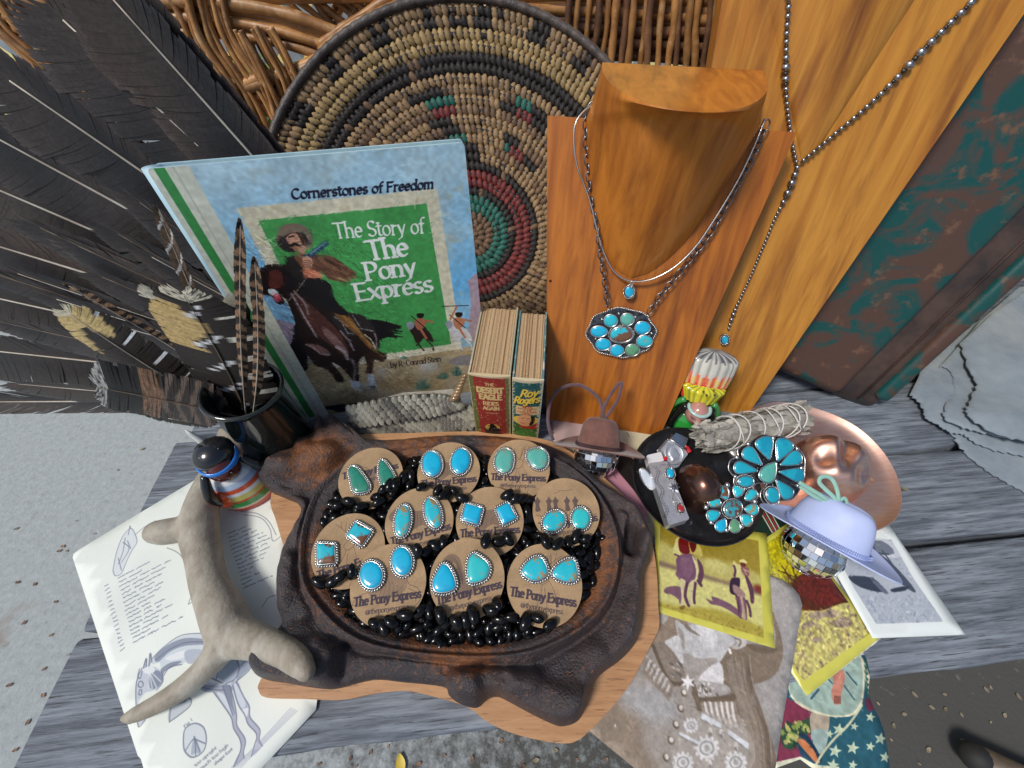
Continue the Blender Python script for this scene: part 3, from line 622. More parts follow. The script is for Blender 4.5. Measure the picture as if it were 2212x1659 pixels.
# ================================================================== sheets that curl
from mathutils.geometry import delaunay_2d_cdt
def sheet(poly, P, h, step=.01, th=.0003, uvbox=None, edge=None):
    """cut sheet over plane P; h(x, y) height; returns VF, mi, uv with top faces first"""
    poly = np.asarray(poly, float); n = len(poly)
    ar = sum(poly[i][0] * poly[(i + 1) % n][1] - poly[(i + 1) % n][0] * poly[i][1] for i in range(n))
    if ar < 0: poly = poly[::-1]
    B = []
    for i in range(n):
        a, b = poly[i], poly[(i + 1) % n]; k = max(1, int(np.linalg.norm(b - a) / step)); B += [a + (b - a) * j / k for j in range(k)]
    B = np.array(B); nb = len(B); x0, y0 = B.min(0); x1, y1 = B.max(0)
    gx, gy = np.meshgrid(np.arange(x0 + step * .5, x1, step), np.arange(y0 + step * .5, y1, step)); Q = np.stack([gx.ravel(), gy.ravel()], 1)
    ins = np.zeros(len(Q), bool)
    for i in range(nb):
        (ax, ay), (bx, by) = B[i], B[(i + 1) % nb]
        if ay == by: continue
        c = (ay > Q[:, 1]) != (by > Q[:, 1]); ins ^= c & (Q[:, 0] < (bx - ax) * (Q[:, 1] - ay) / (by - ay) + ax)
    Q = Q[ins]; dd = np.array([np.min(np.hypot(*(B - q).T)) for q in Q]) if len(Q) else np.zeros(0); Q = Q[dd > step * .4]
    al = np.concatenate([B, Q]); r = delaunay_2d_cdt([Vector(p) for p in al], [(i, (i + 1) % nb) for i in range(nb)], [], 1, 1e-7)
    pv = np.array([tuple(v) for v in r[0]]); f = [tuple(t) for t in r[2]]
    f = [t if (pv[t[1]][0] - pv[t[0]][0]) * (pv[t[2]][1] - pv[t[0]][1]) - (pv[t[1]][1] - pv[t[0]][1]) * (pv[t[2]][0] - pv[t[0]][0]) > 0 else t[::-1] for t in f]
    m = len(pv); H = np.array([h(x, y) for x, y in pv]); V = [P.w(x, y, z) for (x, y), z in zip(pv, H)] + [P.w(x, y, z - th) for (x, y), z in zip(pv, H)]
    cnt = {}
    for t in f:
        for i in range(3): cnt[(t[i], t[(i + 1) % 3])] = 1
    bd = [e for e in cnt if (e[1], e[0]) not in cnt]
    Fc = list(f) + [tuple(m + i for i in reversed(t)) for t in f] + [(a, m + a, m + b, b) for a, b in bd]
    mi = [0] * len(f) + [1] * (len(f) + len(bd)); uv = None
    if uvbox is not None:
        a0, b0, a1, b1 = uvbox; u = [((x - a0) / (a1 - a0), (y - b0) / (b1 - b0)) for x, y in pv]; uv = u + u
    return (V, Fc), mi, uv
def wavy(a, f, s=0):
    r = np.random.RandomState(s); k = r.randn(5, 2) * f; ph = r.rand(5) * 6.3
    return lambda x, y: a * sum(math.sin(k[i, 0] * x + k[i, 1] * y + ph[i]) for i in range(5)) / 2.2
# ================================================================== picture book
BP = frame(G(660, 905), .2061, .1144); BW, BH = .2163, .2659; KB = 4000
cv = Canvas(int(BW * KB), int(BH * KB), (.60, .76, .86))
def bp(u, v): return BP.px(u, v) * KB
def k4(L): return [bp(493.7 + .2605 * x, 548.6 + .2605 * y) for x, y in L]
def k3(L): return [bp(493.7 + .2605 * x, 274.3 + .2605 * y) for x, y in L]
W_, H_ = cv.w, cv.h
for i in range(H_):     # sky paler at the top as printed
    t = i / H_; cv.a[i] = np.array((.42, .72, .92)) * (1 - min(1, max(0, t - .55) / .4)) + np.array((.68, .83, .91)) * min(1, max(0, t - .55) / .4)
cv.noise(.35, 5, 3, (.80, .84, .84), .45); cv.noise(.4, 9, 5, (.72, .76, .74), .5, (.45, 1), (.72, 1)); cv.noise(.3, 30, 6, (.62, .62, .55), .72, (.2, 1), (.8, 1))
cv.poly(k4([(2140, 90), (2040, 170), (1980, 230), (2000, 300), (2010, 420), (1980, 700), (2200, 900), (2300, 100)]), (.72, .58, .62), .85)
cv.poly(k4([(250, 470), (345, 525), (540, 580), (640, 700), (700, 960), (100, 960)]), (.62, .56, .64))
# sandy ground
cv.poly(k4([(100, 905), (480, 895), (900, 880), (1300, 850), (1990, 770), (2400, 730), (2400, 1700), (100, 1700)]), (.70, .62, .48))
cv.noise(.6, 8, 8, (.56, .52, .42), .4, (0, 1), (0, .33)); cv.noise(.55, 14, 9, (.74, .74, .72), .45, (.3, 1), (0, .33)); cv.noise(.5, 40, 10, (.50, .42, .30), .6, (0, .6), (0, .27))
cr_ = (.86, .84, .74); gr = (.28, .62, .33)
a = bp(530, 458); b = bp(943, 424); c = bp(980, 775)
cb = [min(a[0], bp(560, 560)[0]), c[1] - 55, b[0], (a[1] + b[1]) / 2]
p0 = bp(557, 475); p1 = bp(925, 442); p2 = bp(972.5, 744)
X0, X1, Y0, Y1 = p0[0], (p1[0] + p2[0]) / 2, p2[1], (p0[1] + p1[1]) / 2
bw_ = X1 - X0; brd = 42
cv.poly([(X0 - brd, Y0 - 34), (X1 + brd, Y0 - 34), (X1 + brd, Y1 + brd), (X0 - brd, Y1 + brd)], cr_)
cv.noise(.35, 40, 12, (.80, .72, .55), .7, (.2, 1), (.3, .9))
cv.poly([(X0, Y0), (X1, Y0), (X1, Y1), (X0, Y1)], gr); cv.noise(.05, 60, 13)
# pale path at the lower left inside the frame as printed: sky and mesa show left of the rider
cv.poly(k4([(345, 300), (480, 400), (560, 560), (540, 590), (345, 525), (250, 480), (200, 300)]), (.50, .70, .86))
cv.poly(k4([(345, 525), (540, 580), (530, 700), (560, 890), (420, 890), (300, 700)]), (.60, .55, .63))
# horse
HB = (.13, .085, .085); HM = (.32, .19, .17); HL = (.72, .68, .70)
cv.poly(k4([(1130, 552), (1300, 560), (1435, 612), (1340, 632), (1360, 665), (1290, 700), (1210, 712)]), (.07, .06, .08), sm=3)
for q in range(14): cv.line(k4([(1160 + q * 6, 570 + q * 8), (1290 + q * 8, 565 + q * 10), (1360 + (q * 37) % 90, 580 + q * 9)]), 5, (.07, .06, .08))
cv.poly(k4([(560, 560), (640, 700), (655, 900), (650, 965), (560, 995), (515, 935), (555, 870), (530, 790), (485, 770), (525, 735)]), (.07, .07, .09), sm=3)
cv.poly(k4([(530, 955), (590, 945), (610, 970), (560, 990)]), (.30, .55, .52))
cv.poly(k4([(430, 120), (600, 120), (700, 210), (850, 270), (870, 370), (1000, 490), (1130, 560), (1240, 690), (1245, 790), (1130, 840), (1080, 900), (1080, 1070), (1040, 1090), (1010, 1020), (870, 900), (740, 940), (640, 800), (570, 640), (550, 560), (490, 400), (440, 330)]), HB, sm=3)
cv.poly(k4([(200, 205), (270, 120), (350, 85), (470, 95), (530, 150), (500, 270), (440, 330), (465, 400), (430, 422), (390, 400), (345, 345), (215, 335), (192, 280)]), HB, sm=3)
cv.poly(k4([(340, 150), (430, 140), (450, 250), (380, 290), (335, 260)]), (.34, .17, .15), sm=3)
cv.poly(k4([(330, 290), (400, 300), (410, 330), (345, 345)]), (.80, .86, .88), sm=3); cv.poly(k4([(370, 345), (410, 330), (435, 375), (415, 400), (380, 385)]), (.85, .35, .42), sm=3)
cv.poly(k4([(530, 330), (620, 370), (770, 500), (910, 640), (985, 770), (1000, 880), (860, 770), (700, 640), (600, 520)]), HM, sm=3)
cv.poly(k4([(780, 600), (900, 690), (980, 800), (990, 860), (900, 780), (800, 680)]), (.55, .42, .42), .8, sm=3)
cv.line(k4([(520, 330), (580, 430), (640, 540), (690, 620), (730, 690)]), 7, HL, .8); cv.line(k4([(545, 310), (640, 420), (660, 500)]), 9, HL, .55)
cv.line(k4([(930, 640), (1000, 720), (1040, 800)]), 8, HL, .7); cv.line(k4([(900, 770), (960, 810), (985, 870)]), 14, HL, .8); cv.line(k4([(1170, 580), (1225, 690), (1225, 780)]), 7, HL, .7)
cv.poly(k4([(630, 770), (760, 850), (850, 900), (950, 1020), (945, 1062), (890, 1052), (820, 960), (740, 930), (650, 830)]), (.16, .11, .11), sm=3)
cv.poly(k4([(640, 745), (760, 760), (850, 830), (800, 845), (700, 790)]), (.50, .36, .34), sm=3); cv.line(k4([(640, 755), (700, 770), (760, 830), (840, 835)]), 8, HL, .7)
cv.poly(k4([(1130, 830), (1245, 800), (1205, 900), (1190, 985), (1135, 990), (1150, 920)]), (.20, .13, .12), sm=3)
cv.poly(k4([(1150, 990), (1200, 1000), (1232, 1105), (1170, 1122)]), (.80, .84, .88)); cv.poly(k4([(1005, 1045), (1085, 1060), (1095, 1110), (1030, 1112)]), (.74, .78, .82))
cv.line(k4([(1020, 870), (1050, 940), (1040, 1060)]), 10, HL, .6); cv.poly(k4([(1175, 1095), (1225, 1090), (1215, 1120), (1180, 1122)]), (.25, .28, .3))
cv.poly(k4([(850, 510), (1000, 490), (1130, 520), (1225, 650), (1110, 640), (1030, 680), (960, 665)]), (.17, .15, .16), sm=3)
cv.poly(k4([(700, 290), (860, 370), (900, 420), (1040, 560), (1130, 700), (1235, 790), (1180, 795), (1060, 670), (940, 570), (820, 420)]), (.48, .33, .19), sm=3)
cv.line(k4([(860, 400), (960, 520), (1080, 640), (1180, 760)]), 14, (.68, .52, .28), .6); cv.line(k4([(780, 300), (850, 380), (950, 500)]), 10, (.15, .1, .1), .7)
cv.line(k4([(1130, 670), (1190, 720), (1220, 790)]), 6, (.8, .78, .7)); cv.line(k4([(880, 520), (940, 570), (990, 660), (1030, 660)]), 4, (.7, .68, .66), .8); cv.line(k4([(1030, 510), (1100, 620), (1200, 640)]), 4, (.7, .68, .66), .8)
cv.poly(k4([(1190, 790), (1300, 830), (1318, 850), (1285, 895), (1230, 885), (1190, 850)]), (.20, .14, .12), sm=2); cv.line(k4([(1200, 800), (1280, 850)]), 8, (.55, .42, .2), .7)
# rider
cv.poly(k3([(480, 1170), (620, 1270), (700, 1240), (840, 1300), (880, 1420), (960, 1560), (830, 1520), (700, 1440), (560, 1340), (490, 1300)]), (.09, .08, .10), sm=3)
for q in range(12): cv.line(k3([(640 + q * 22, 1330 + q * 14), (720 + q * 22, 1400 + q * 12), (790 + q * 18, 1440 + q * 12)]), 6, (.08, .07, .09))
cv.poly(k3([(475, 1110), (555, 1062), (700, 1060), (850, 1070), (960, 1140), (1060, 1225), (980, 1285), (830, 1262), (760, 1200), (640, 1260), (560, 1210)]), (.42, .28, .22), sm=3)
for q in range(16): cv.line(k3([(850 + q * 13, 1262 - abs(q - 8) * 3), (862 + q * 13, 1290 - abs(q - 8) * 6)]), 4, (.55, .46, .32))
cv.poly(k3([(470, 1110), (540, 1068), (600, 1110), (620, 1250), (520, 1230)]), (.14, .12, .12), sm=3); cv.line(k3([(760, 1090), (830, 1150), (980, 1210)]), 16, (.58, .42, .30), .7); cv.line(k3([(560, 1080), (630, 1180)]), 12, (.55, .36, .25), .8)
cv.line(k3([(800, 1100), (860, 1130), (930, 1180)]), 10, (.24, .16, .13), .8)
cv.poly(k3([(545, 800), (640, 830), (695, 910), (680, 990), (600, 1030), (480, 1032), (405, 980), (400, 890), (450, 820)]), (.50, .44, .38), sm=4)
cv.poly(k3([(405, 960), (470, 900), (560, 872), (640, 900), (655, 980), (560, 1034), (470, 1032)]), (.17, .14, .15), sm=3)
cv.poly(k3([(475, 930), (520, 885), (600, 895), (632, 950), (640, 1030), (600, 1062), (550, 1024), (505, 975)]), (.80, .60, .50), sm=3)
cv.poly(k3([(570, 880), (625, 900), (630, 990), (605, 960)]), (.22, .15, .12), .9); cv.line(k3([(520, 985), (550, 970), (582, 982)]), 9, (.12, .09, .08)); cv.line(k3([(500, 915), (540, 905)]), 5, (.15, .1, .1)); cv.line(k3([(555, 1010), (600, 1050)]), 9, (.62, .36, .28), .8)
cv.line(k3([(640, 1085), (700, 1050), (812, 962)]), 17, (.16, .26, .38)); cv.line(k3([(680, 1052), (805, 958)]), 5, (.45, .60, .72)); cv.poly(k3([(610, 1080), (690, 1085), (690, 1170), (640, 1175)]), (.82, .62, .52), sm=2)
for q in range(4): cv.line(k3([(628, 1108 + q * 18), (682, 1112 + q * 17)]), 3, (.45, .25, .2))
cv.poly(k3([(620, 1200), (680, 1180), (770, 1215), (775, 1245), (690, 1255), (630, 1235)]), (.84, .52, .40), sm=3); cv.line(k3([(640, 1260), (560, 1370), (500, 1440)]), 4, (.55, .50, .45))
# two small riders far off
for ox, hc, sk in ((0, (.18, .13, .12), (.70, .42, .32)), (320, (.84, .84, .86), (.74, .48, .36))):
    e = lambda L: k4([(x + ox, y + (-8 if ox else 0)) for x, y in L])
    cv.poly(e([(1495, 600), (1570, 590), (1660, 640), (1700, 720), (1680, 730), (1620, 700), (1560, 740), (1530, 680), (1510, 650)]), hc, sm=3)
    for L in ([(1550, 700), (1590, 770), (1620, 800)], [(1640, 710), (1690, 760), (1700, 800)], [(1600, 710), (1560, 760)]): cv.line(e(L), 8, hc)
    cv.poly(e([(1540, 560), (1590, 530), (1640, 560), (1620, 610), (1570, 630)]), sk, sm=3); cv.line(e([(1620, 550), (1690, 565)]), 9, sk); cv.line(e([(1590, 620), (1640, 700)]), 10, sk)
    cv.poly(e([(1560, 495), (1620, 495), (1610, 530), (1570, 530)]), (.1, .08, .09), sm=2); cv.poly(e([(1475, 580), (1520, 560), (1540, 600), (1500, 630)]), (.6, .6, .66), .9, sm=3); cv.line(e([(1515, 515), (1640, 620)]), 4, (.1, .1, .1))
cv.line(k4([(1770, 435), (1990, 428)]), 4, (.2, .18, .18)); cv.line(k4([(1840, 540), (1890, 440)]), 8, (.74, .48, .36))
for cx_, cy_, w_, h_ in ((1600, 1085, 95, 55), (1780, 1010, 60, 40), (1890, 975, 60, 50), (1450, 860, 30, 14)):
    for q in range(60):
        an = rnd.uniform(.1, 3.0); r_ = rnd.uniform(.4, 1)
        cv.line(k4([(cx_ + rnd.uniform(-.3, .3) * w_, cy_ + h_ * .7), (cx_ + w_ * r_ * math.cos(an), cy_ + h_ * .7 - 1.7 * h_ * r_ * math.sin(an))]), 4, rnd.choice([(.30, .46, .44), (.42, .55, .48), (.22, .36, .33)]), .7)
cv.poly(k4([(1830, 900), (1900, 850), (2040, 840), (2060, 920), (1900, 920)]), (.50, .50, .55), .8, sm=3)
cv.poly(k4([(690, 1290), (860, 1255), (1110, 1230), (1200, 1240), (1300, 1290), (900, 1310), (850, 1290), (700, 1295)]), (.12, .13, .19)); cv.noise(.6, 12, 22, (.80, .84, .90), .55, (.3, .75), (.02, .22))
cv.strokes(5200, (.13, .62), (.08, .80), 12, 3.2, -.9, .22, .5, 3); cv.strokes(2600, (.1, 1), (0, .33), 16, 3, .1, .12, .4, 4); cv.strokes(900, (.1, 1), (.72, 1), 22, 4, .05, .05, .4, 5)
NV = (.10, .11, .20); WH = (.93, .95, .93)
q3 = lambda x, y: k3([(x, y)])[0]
text_fit(cv, 'Cornerstones of Freedom', q3(525, 600), q3(1700, 510), q3(512, 520), NV, pen=.23, nib=(R(40), .34), serif=.05)
def tf(s, p0, p1, pt, **k): text_fit(cv, s, q3(*p0), q3(*p1), q3(*pt), WH, **k)
tf('The Story of', (885, 925), (1625, 880), (855, 800), pen=.115, nib=(R(35), .42), serif=.07)
tf('The', (1165, 1105), (1500, 1065), (1120, 950), pen=.155, nib=(R(25), .42), serif=.10)
tf('Pony', (1140, 1275), (1560, 1222), (1105, 1130), pen=.15, nib=(R(25), .42), serif=.10)
tf('Express', (1060, 1445), (1700, 1362), (1022, 1305), pen=.15, nib=(R(25), .42), serif=.10)
q4 = lambda x, y: k4([(x, y)])[0]
text_fit(cv, 'by R. Conrad Stein', q4(1345, 945), q4(1762, 890), q4(1336, 898), (.10, .10, .14), pen=.09, nib=(R(30), .5), serif=.05)
# cloth spine stripes
sx = lambda u, v: bp(u, v)[0]
cv.poly([(0, 0), (sx(405, 353), 0), (sx(405, 353), H_), (0, H_)], (.84, .86, .80)); g0, g1 = sx(331, 363), sx(354, 360)
cv.poly([(g0, 0), (g1, 0), (g1, H_), (g0, H_)], (.24, .58, .31)); cv.noise(.06, 80, 30); cv.noise(.05, 9, 31)
cv.line([(sx(372, 358), 0), (sx(372, 358), H_)], 6, (.68, .70, .64), .5)
m_cover = imgmat('printed_book_cover', cv, rough=.42, spec=.4, grain=.018, gsc=900)
m_bluecloth = mat('blue_book_edge', (.35, .55, .66), (.42, .62, .72), rough=.5, scale=60); m_page = mat('page_edges', (.66, .58, .45), (.48, .38, .27), rough=.85, sc3=(1, 1, 1), scale=40)
bo = empty('picture_book', BP.o, M=BP.mat(), label='large upright picture book about pony riders with a green panel on its blue cover', cat='book')
def rrect(w, h, r, n=4, x0=0, y0=0):
    out = []
    for cx_, cy_, a0 in ((w - r, r, -90), (w - r, h - r, 0), (r, h - r, 90), (r, r, 180)): out += [(x0 + cx_ + r * math.cos(R(a0 + 90 * i / n)), y0 + cy_ + r * math.sin(R(a0 + 90 * i / n))) for i in range(n + 1)]
    return out
(VF, mi, uv) = slab(rrect(BW, BH, .003), -.0028, 0, BP, (0, 0, BW, BH)); obj('front_cover', VF, [m_cover, m_bluecloth], bo, smooth=False, mi=mi, uv=uv, bevel=.0006)
VF, mi, uv = slab(rrect(BW, BH, .003), -.0125, -.0100, BP); obj('back_cover', VF, m_bluecloth, bo, smooth=False)
obj('page_block', box((.004, .004, -.0099), (BW - .004, BH - .004, -.0029), BP), m_page, bo, smooth=False)
obj('spine', tube([BP.w(.0006, t, -.0062) for t in (0.0005, .09, .18, BH - .0005)], .0061, 12, ref=BP.n), m_bluecloth, bo)
# ================================================================== two thick little old books
SBP = frame((-.0397, .2203, 0), -.087, 0)
m_oldpage = mat('old_yellow_pages', (.58, .41, .24), (.46, .31, .165), rough=.9, sc3=(60, 1.2, 60), scale=9, lo=.3, hi=.7, c3=(.28, .17, .09), s3=14, lo3=.66, hi3=.74, sc33=(50, 1, 50), bump=.8, bscale=10, bsc=(90, 1, 90), bd=.002)
def little_book(x0, w, h, d, cvs, side, label):
    P = Plane(SBP.w(x0, 0, 0), SBP.e1, SBP.e2)
    o = empty('thick_little_book', P.o, M=P.mat(), label=label, cat='book')
    m_sp = imgmat('printed_spine_' + label[:6], cvs, rough=.55, spec=.3, grain=.12, gsc=700)
    m_sd = mat('worn_board_' + label[:6], side, (.62, .56, .44), rough=.7, scale=60, lo=.52, hi=.64, bump=.4)
    # slightly rounded spine
    V = []; uv = []; n = 9
    for j in range(n):
        x = w * j / (n - 1); z = .0022 * (1 - (2 * j / (n - 1) - 1) ** 2)
        for y in (0, h): V.append(P.w(x, y, z)); uv.append((x / w, y / h))
    m0 = len(V); 
    for j in range(n):
        x = w * j / (n - 1)
        for y in (0, h): V.append(P.w(x, y, -.0014)); uv.append((x / w, y / h))
    Fc = [(2 * j, 2 * j + 2, 2 * j + 3, 2 * j + 1) for j in range(n - 1)] + [(m0 + 2 * j + 1, m0 + 2 * j + 3, m0 + 2 * j + 2, m0 + 2 * j) for j in range(n - 1)]
    Fc += [(2 * j + 1, 2 * j + 3, m0 + 2 * j + 3, m0 + 2 * j + 1) for j in range(n - 1)] + [(0, 1, m0 + 1, m0)]
    obj('spine', (V, Fc), m_sp, o, uv=uv, edge=40)
    for x in (0, w - .0018): obj('board', box((x, 0, -d), (x + .0018, h, -.0015), P), m_sd, o, smooth=False, bevel=.0005)
    # page block with a bowed, uneven head
    nx, ny = 26, 8; V = []; xs = np.linspace(.0022, w - .0022, nx)
    for i, x in enumerate(xs):
        e = -.0018 + .0007 * math.sin(i * 2.3) + .0004 * nrs.randn(); 
        for j in range(ny): V.append(P.w(x, h + e - .0015 * math.sin(math.pi * j / (ny - 1)) * 0, -.0018 - (d - .004) * j / (ny - 1)))
        for j in range(ny): V.append(P.w(x, .002, -.0018 - (d - .004) * j / (ny - 1)))
    Fc = []
    for i in range(nx - 1):
        a = i * 2 * ny; b = a + 2 * ny
        for j in range(ny - 1): Fc.append((a + j, b + j, b + j + 1, a + j + 1)); Fc.append((a + ny + j, a + ny + j + 1, b + ny + j + 1, b + ny + j))
        Fc.append((a, a + ny, b + ny, b)); Fc.append((a + ny - 1, b + ny - 1, b + 2 * ny - 1, a + 2 * ny - 1))
    obj('page_block', (V, Fc), m_oldpage, o, smooth=False)
    return P
c1_ = Canvas(300, 900, (.60, .20, .17)); W2 = 300
c1_.poly([(0, 0), (48, 0), (36, 900), (0, 900)], (.42, .41, .22)); c1_.poly([(268, 0), (300, 0), (300, 900), (262, 900)], (.45, .43, .25))
def ct(c, s, y, w, h, col, x=150, **k):
    text(c, s, (x - w / 2, y), (w / twidth(s), 0), (0, h / .72), col, **k)
TC = (.86, .74, .50)
ct(c1_, 'THE', 790, 70, 34, TC, pen=.13); ct(c1_, 'DESERT', 705, 196, 62, TC, pen=.2); ct(c1_, 'EAGLE', 622, 170, 62, TC, pen=.2); ct(c1_, 'RIDES', 545, 120, 46, TC, pen=.15); ct(c1_, 'AGAIN', 480, 128, 46, TC, pen=.15)
for y in (440, 430): c1_.line([(105, y), (205, y)], 3, TC)
c1_.poly(arc(150, 215, 62, 60, 0, 360, 24), (.82, .66, .30)); K = (.10, .07, .08)
c1_.poly([(40, 70), (90, 120), (80, 165), (100, 185), (130, 150), (200, 150), (250, 90), (260, 40), (240, 60), (215, 100), (150, 95), (110, 60), (100, 90), (60, 80)], K, sm=3); c1_.poly([(110, 150), (130, 230), (165, 238), (215, 190), (215, 160), (150, 150)], K, sm=3)
c1_.poly([(105, 232), (190, 232), (175, 250), (160, 275), (135, 275), (128, 250)], K); c1_.line([(20, 185), (120, 190)], 10, K); c1_.line([(0, 60), (300, 48)], 6, (.5, .12, .1))
c1_.noise(.8, 26, 3, (.80, .72, .56), .74); c1_.poly([(0, 886), (300, 880), (300, 900), (0, 900)], (.80, .72, .58))
for y in range(0, 900, 14): c1_.line([(298 - rnd.random() * 12, y), (300, y + 12)], 8, (.84, .78, .66), .8); c1_.line([(0, y), (rnd.random() * 9, y + 10)], 6, (.84, .78, .66), .8)
little_book(0, .0385, .1135, .093, c1_, (.42, .38, .26), 'thick little old book with a red spine reading The Desert Eagle Rides Again')
c2_ = Canvas(240, 900, (.13, .32, .33))
Y_ = (.90, .76, .28)
for dx, col, pw in ((5, (.05, .05, .05), .16), (0, Y_, .13)):
    text(c2_, 'Roy', (62 + dx, 700 - dx), (88, 12), (26, 122), col, pen=pw); text(c2_, 'Rogers', (12 + dx, 600 - dx), (74, 12), (24, 122), col, pen=pw)
c2_.poly([(30, 455), (226, 455), (226, 575), (30, 575)], (.82, .70, .50)); RD = (.70, .22, .14)
for s, y, w_ in (('AND THE', 556, 80), ('MYSTERY', 528, 150), ('OF THE', 508, 70), ('HOWLING', 484, 160), ('MESA', 460, 90)): ct(c2_, s, y, w_, 15 if len(s) < 7 and s != 'MESA' else 20, RD, x=126, pen=.17)
c2_.poly([(0, 0), (240, 0), (240, 300), (0, 300)], (.22, .38, .16))
c2_.poly(arc(118, 370, 112, 72, 0, 360, 28), (.88, .72, .26)); c2_.poly([(50, 360), (60, 430), (120, 455), (185, 425), (190, 350), (150, 290), (80, 290)], (.86, .60, .42), sm=4)
c2_.poly([(150, 300), (190, 330), (195, 420), (160, 440), (165, 380)], (.14, .08, .06), sm=3); c2_.line([(80, 400), (105, 408)], 6, (.1, .05, .05)); c2_.line([(125, 400), (150, 405)], 6, (.1, .05, .05)); c2_.line([(75, 335), (110, 325)], 6, (.5, .15, .12))
c2_.poly([(60, 290), (160, 285), (225, 330), (235, 260), (170, 240), (90, 260)], (.70, .15, .12), sm=3); c2_.poly([(20, 0), (40, 180), (120, 240), (200, 200), (235, 0)], (.27, .47, .20), sm=3)
c2_.poly(arc(125, 0, 80, 90, 0, 180, 14), (.08, .1, .08)); ct(c2_, 'THE', 52, 40, 20, (.85, .8, .6), x=125, pen=.15); ct(c2_, 'BETTER', 18, 110, 22, (.85, .8, .6), x=125, pen=.15)
c2_.noise(.8, 22, 5, (.82, .76, .62), .70); c2_.poly([(0, 870), (240, 876), (240, 900), (0, 900)], (.80, .74, .62))
for y in range(0, 900, 12): c2_.line([(238 - rnd.random() * 26, y), (240, y + 12)], 10, (.86, .82, .72), .85); c2_.line([(0, y), (rnd.random() * 20, y + 10)], 8, (.84, .78, .66), .85)
little_book(.0400, .0285, .1110, .091, c2_, (.10, .24, .25), 'thinner old book with a teal spine and cowboy face beside the red one')
# ================================================================== wooden necklace busts
WOODA = (.36, .135, .028)
def woodmat(name, a, b, c):
    return mat(name, a, b, rough=.38, sc3=(9, .8, 3), scale=5.5, lo=.36, hi=.64, dist=2.2, c3=c, s3=6, lo3=.50, hi3=.72, sc33=(8, .8, 2), bump=.15, bscale=60, bd=.0004, bsc=(10, 1, 4), spec=.4, coat=.06)
m_bust = woodmat('orange_bust_wood', (.50, .165, .020), (.30, .085, .012), (.15, .042, .010))
m_neck = woodmat('golden_neck_wood', (.56, .20, .028), (.37, .115, .015), (.16, .045, .010))
m_bust2 = woodmat('golden_bust_wood', (.58, .265, .040), (.42, .16, .022), (.20, .065, .015))
B1 = frame(G(1180, 905), -.1873, .4701)
b1 = empty('wooden_necklace_bust', B1.o, M=B1.mat(), label='small orange-brown wooden necklace bust with a raised neck, holding a turquoise flower pendant', cat='necklace bust')
out1 = [(0, 0), (.1288, 0), (.1641, .2939), (-.0353, .2939)]
VF, mi, uv = slab(out1, -.019, 0, B1); obj('breastboard', VF, m_bust, b1, smooth=False, bevel=.0022)
# neck: half-round column carved out of the board, tapering to a V below
tl = B1.px(1306, 138); tr = B1.px(1655, 158); ntop_z = B1.w(*tl)[2]
def neck_sec(t, sc_, w_, d, flat=.0): 
    a = np.linspace(0, math.pi, 25); return [(sc_ + w_ * math.cos(x) * -1, t, d * math.sin(x) ** .9) for x in a]
front = None; ncx = (tl[0] + tr[0]) / 2 - .002; nw = (tr[0] - tl[0]) / 2
d_ = .01
for _ in range(60):      # how far the neck stands out: its front top edge lies on the line of sight at (1480, 240)
    p = B1.w(ncx, tl[1], 0) + B1.n * d_; k_ = (ntop_z - p[2]) / B1.e2[2]; p = p + B1.e2 * k_; q = p - C0; v = CY - F * (q @ up) / (q @ fw)
    if v < 240: d_ += .0015
vt = B1.px(1362, 600)
V = []; N1 = 30; NA = 29
for i in range(N1 + 1):
    f = i / N1; t = vt[1] + (tl[1] - vt[1]) * f; s_ = vt[0] * (1 - f) ** 1.5 + ncx * (1 - (1 - f) ** 1.5)
    fb = (.2939 - vt[1]) / (tl[1] - vt[1])
    wf = (1 + .30 * (1 - f)) * (min(f / fb, 1) ** .56) * (nw * 1.04 if f < fb else nw * (1.04 - .04 * min(1, (f - fb) / (1 - fb) * 2.2))); wf = max(wf, .001)
    df = d_ * (min(1, f / .92) ** 1.05)
    for j in range(NA):
        a = math.pi * j / (NA - 1); x = s_ - wf * math.cos(a); z = df * math.sin(a) ** (1.0 + 1.1 * (1 - f) ** 1.2) + (.0006 if 0 < j < NA - 1 else -.004)
        p = B1.w(x, t, z)
        if i == N1: p = p + B1.e2 * ((ntop_z - p[2]) / B1.e2[2])
        elif f > .72:
            pt = p + B1.e2 * ((ntop_z - p[2]) / B1.e2[2]); g_ = (f - .72) / .28; base = B1.w(x, vt[1] + (tl[1] - vt[1]) * .72, z); pe = base + B1.e2 * ((ntop_z - base[2]) / B1.e2[2]); p = base + (pe - base) * g_ 
            
        V.append(p)
Fc = [(i * NA + j, i * NA + j + 1, (i + 1) * NA + j + 1, (i + 1) * NA + j) for i in range(N1) for j in range(NA - 1)]
# back and top of the neck
nb0 = len(V)
Fc.append(tuple(N1 * NA + j for j in range(NA))); Fc.append(tuple(i * NA for i in range(N1, -1, -1)) + tuple(i * NA + NA - 1 for i in range(N1 + 1)))
obj('neck', (V, Fc), m_neck, b1, edge=40)
obj('prop_leg', box((.055, .0, -.0), (.075, .14, .008), Plane(B1.w(0, .0, -.075), B1.e1, nrm(B1.w(.0, .24, -.02) - B1.w(0, 0, -.075)))), m_bust, b1, smooth=False, bevel=.001) if False else None
V = []
ht = B1.w(.06, .20, -.02); hb = np.array([ht[0] + .01, ht[1] + .055, .003])
obj('prop_leg', tube([ht, hb], .007, 8), m_bust, b1)
m_hole = mat('dark_pinhole', (.03, .012, .006), rough=.9)
for u, v in ((1404, 395), (1189, 607)): a = B1.px(u, v, .0); obj('pinhole', lathe([(.0014, .0002), (.0010, .0004)], 10, Plane(B1.w(a[0], a[1], (.0365 if u > 1300 else 0)), B1.e1, B1.e2)), m_hole, b1) if u < 1300 else None
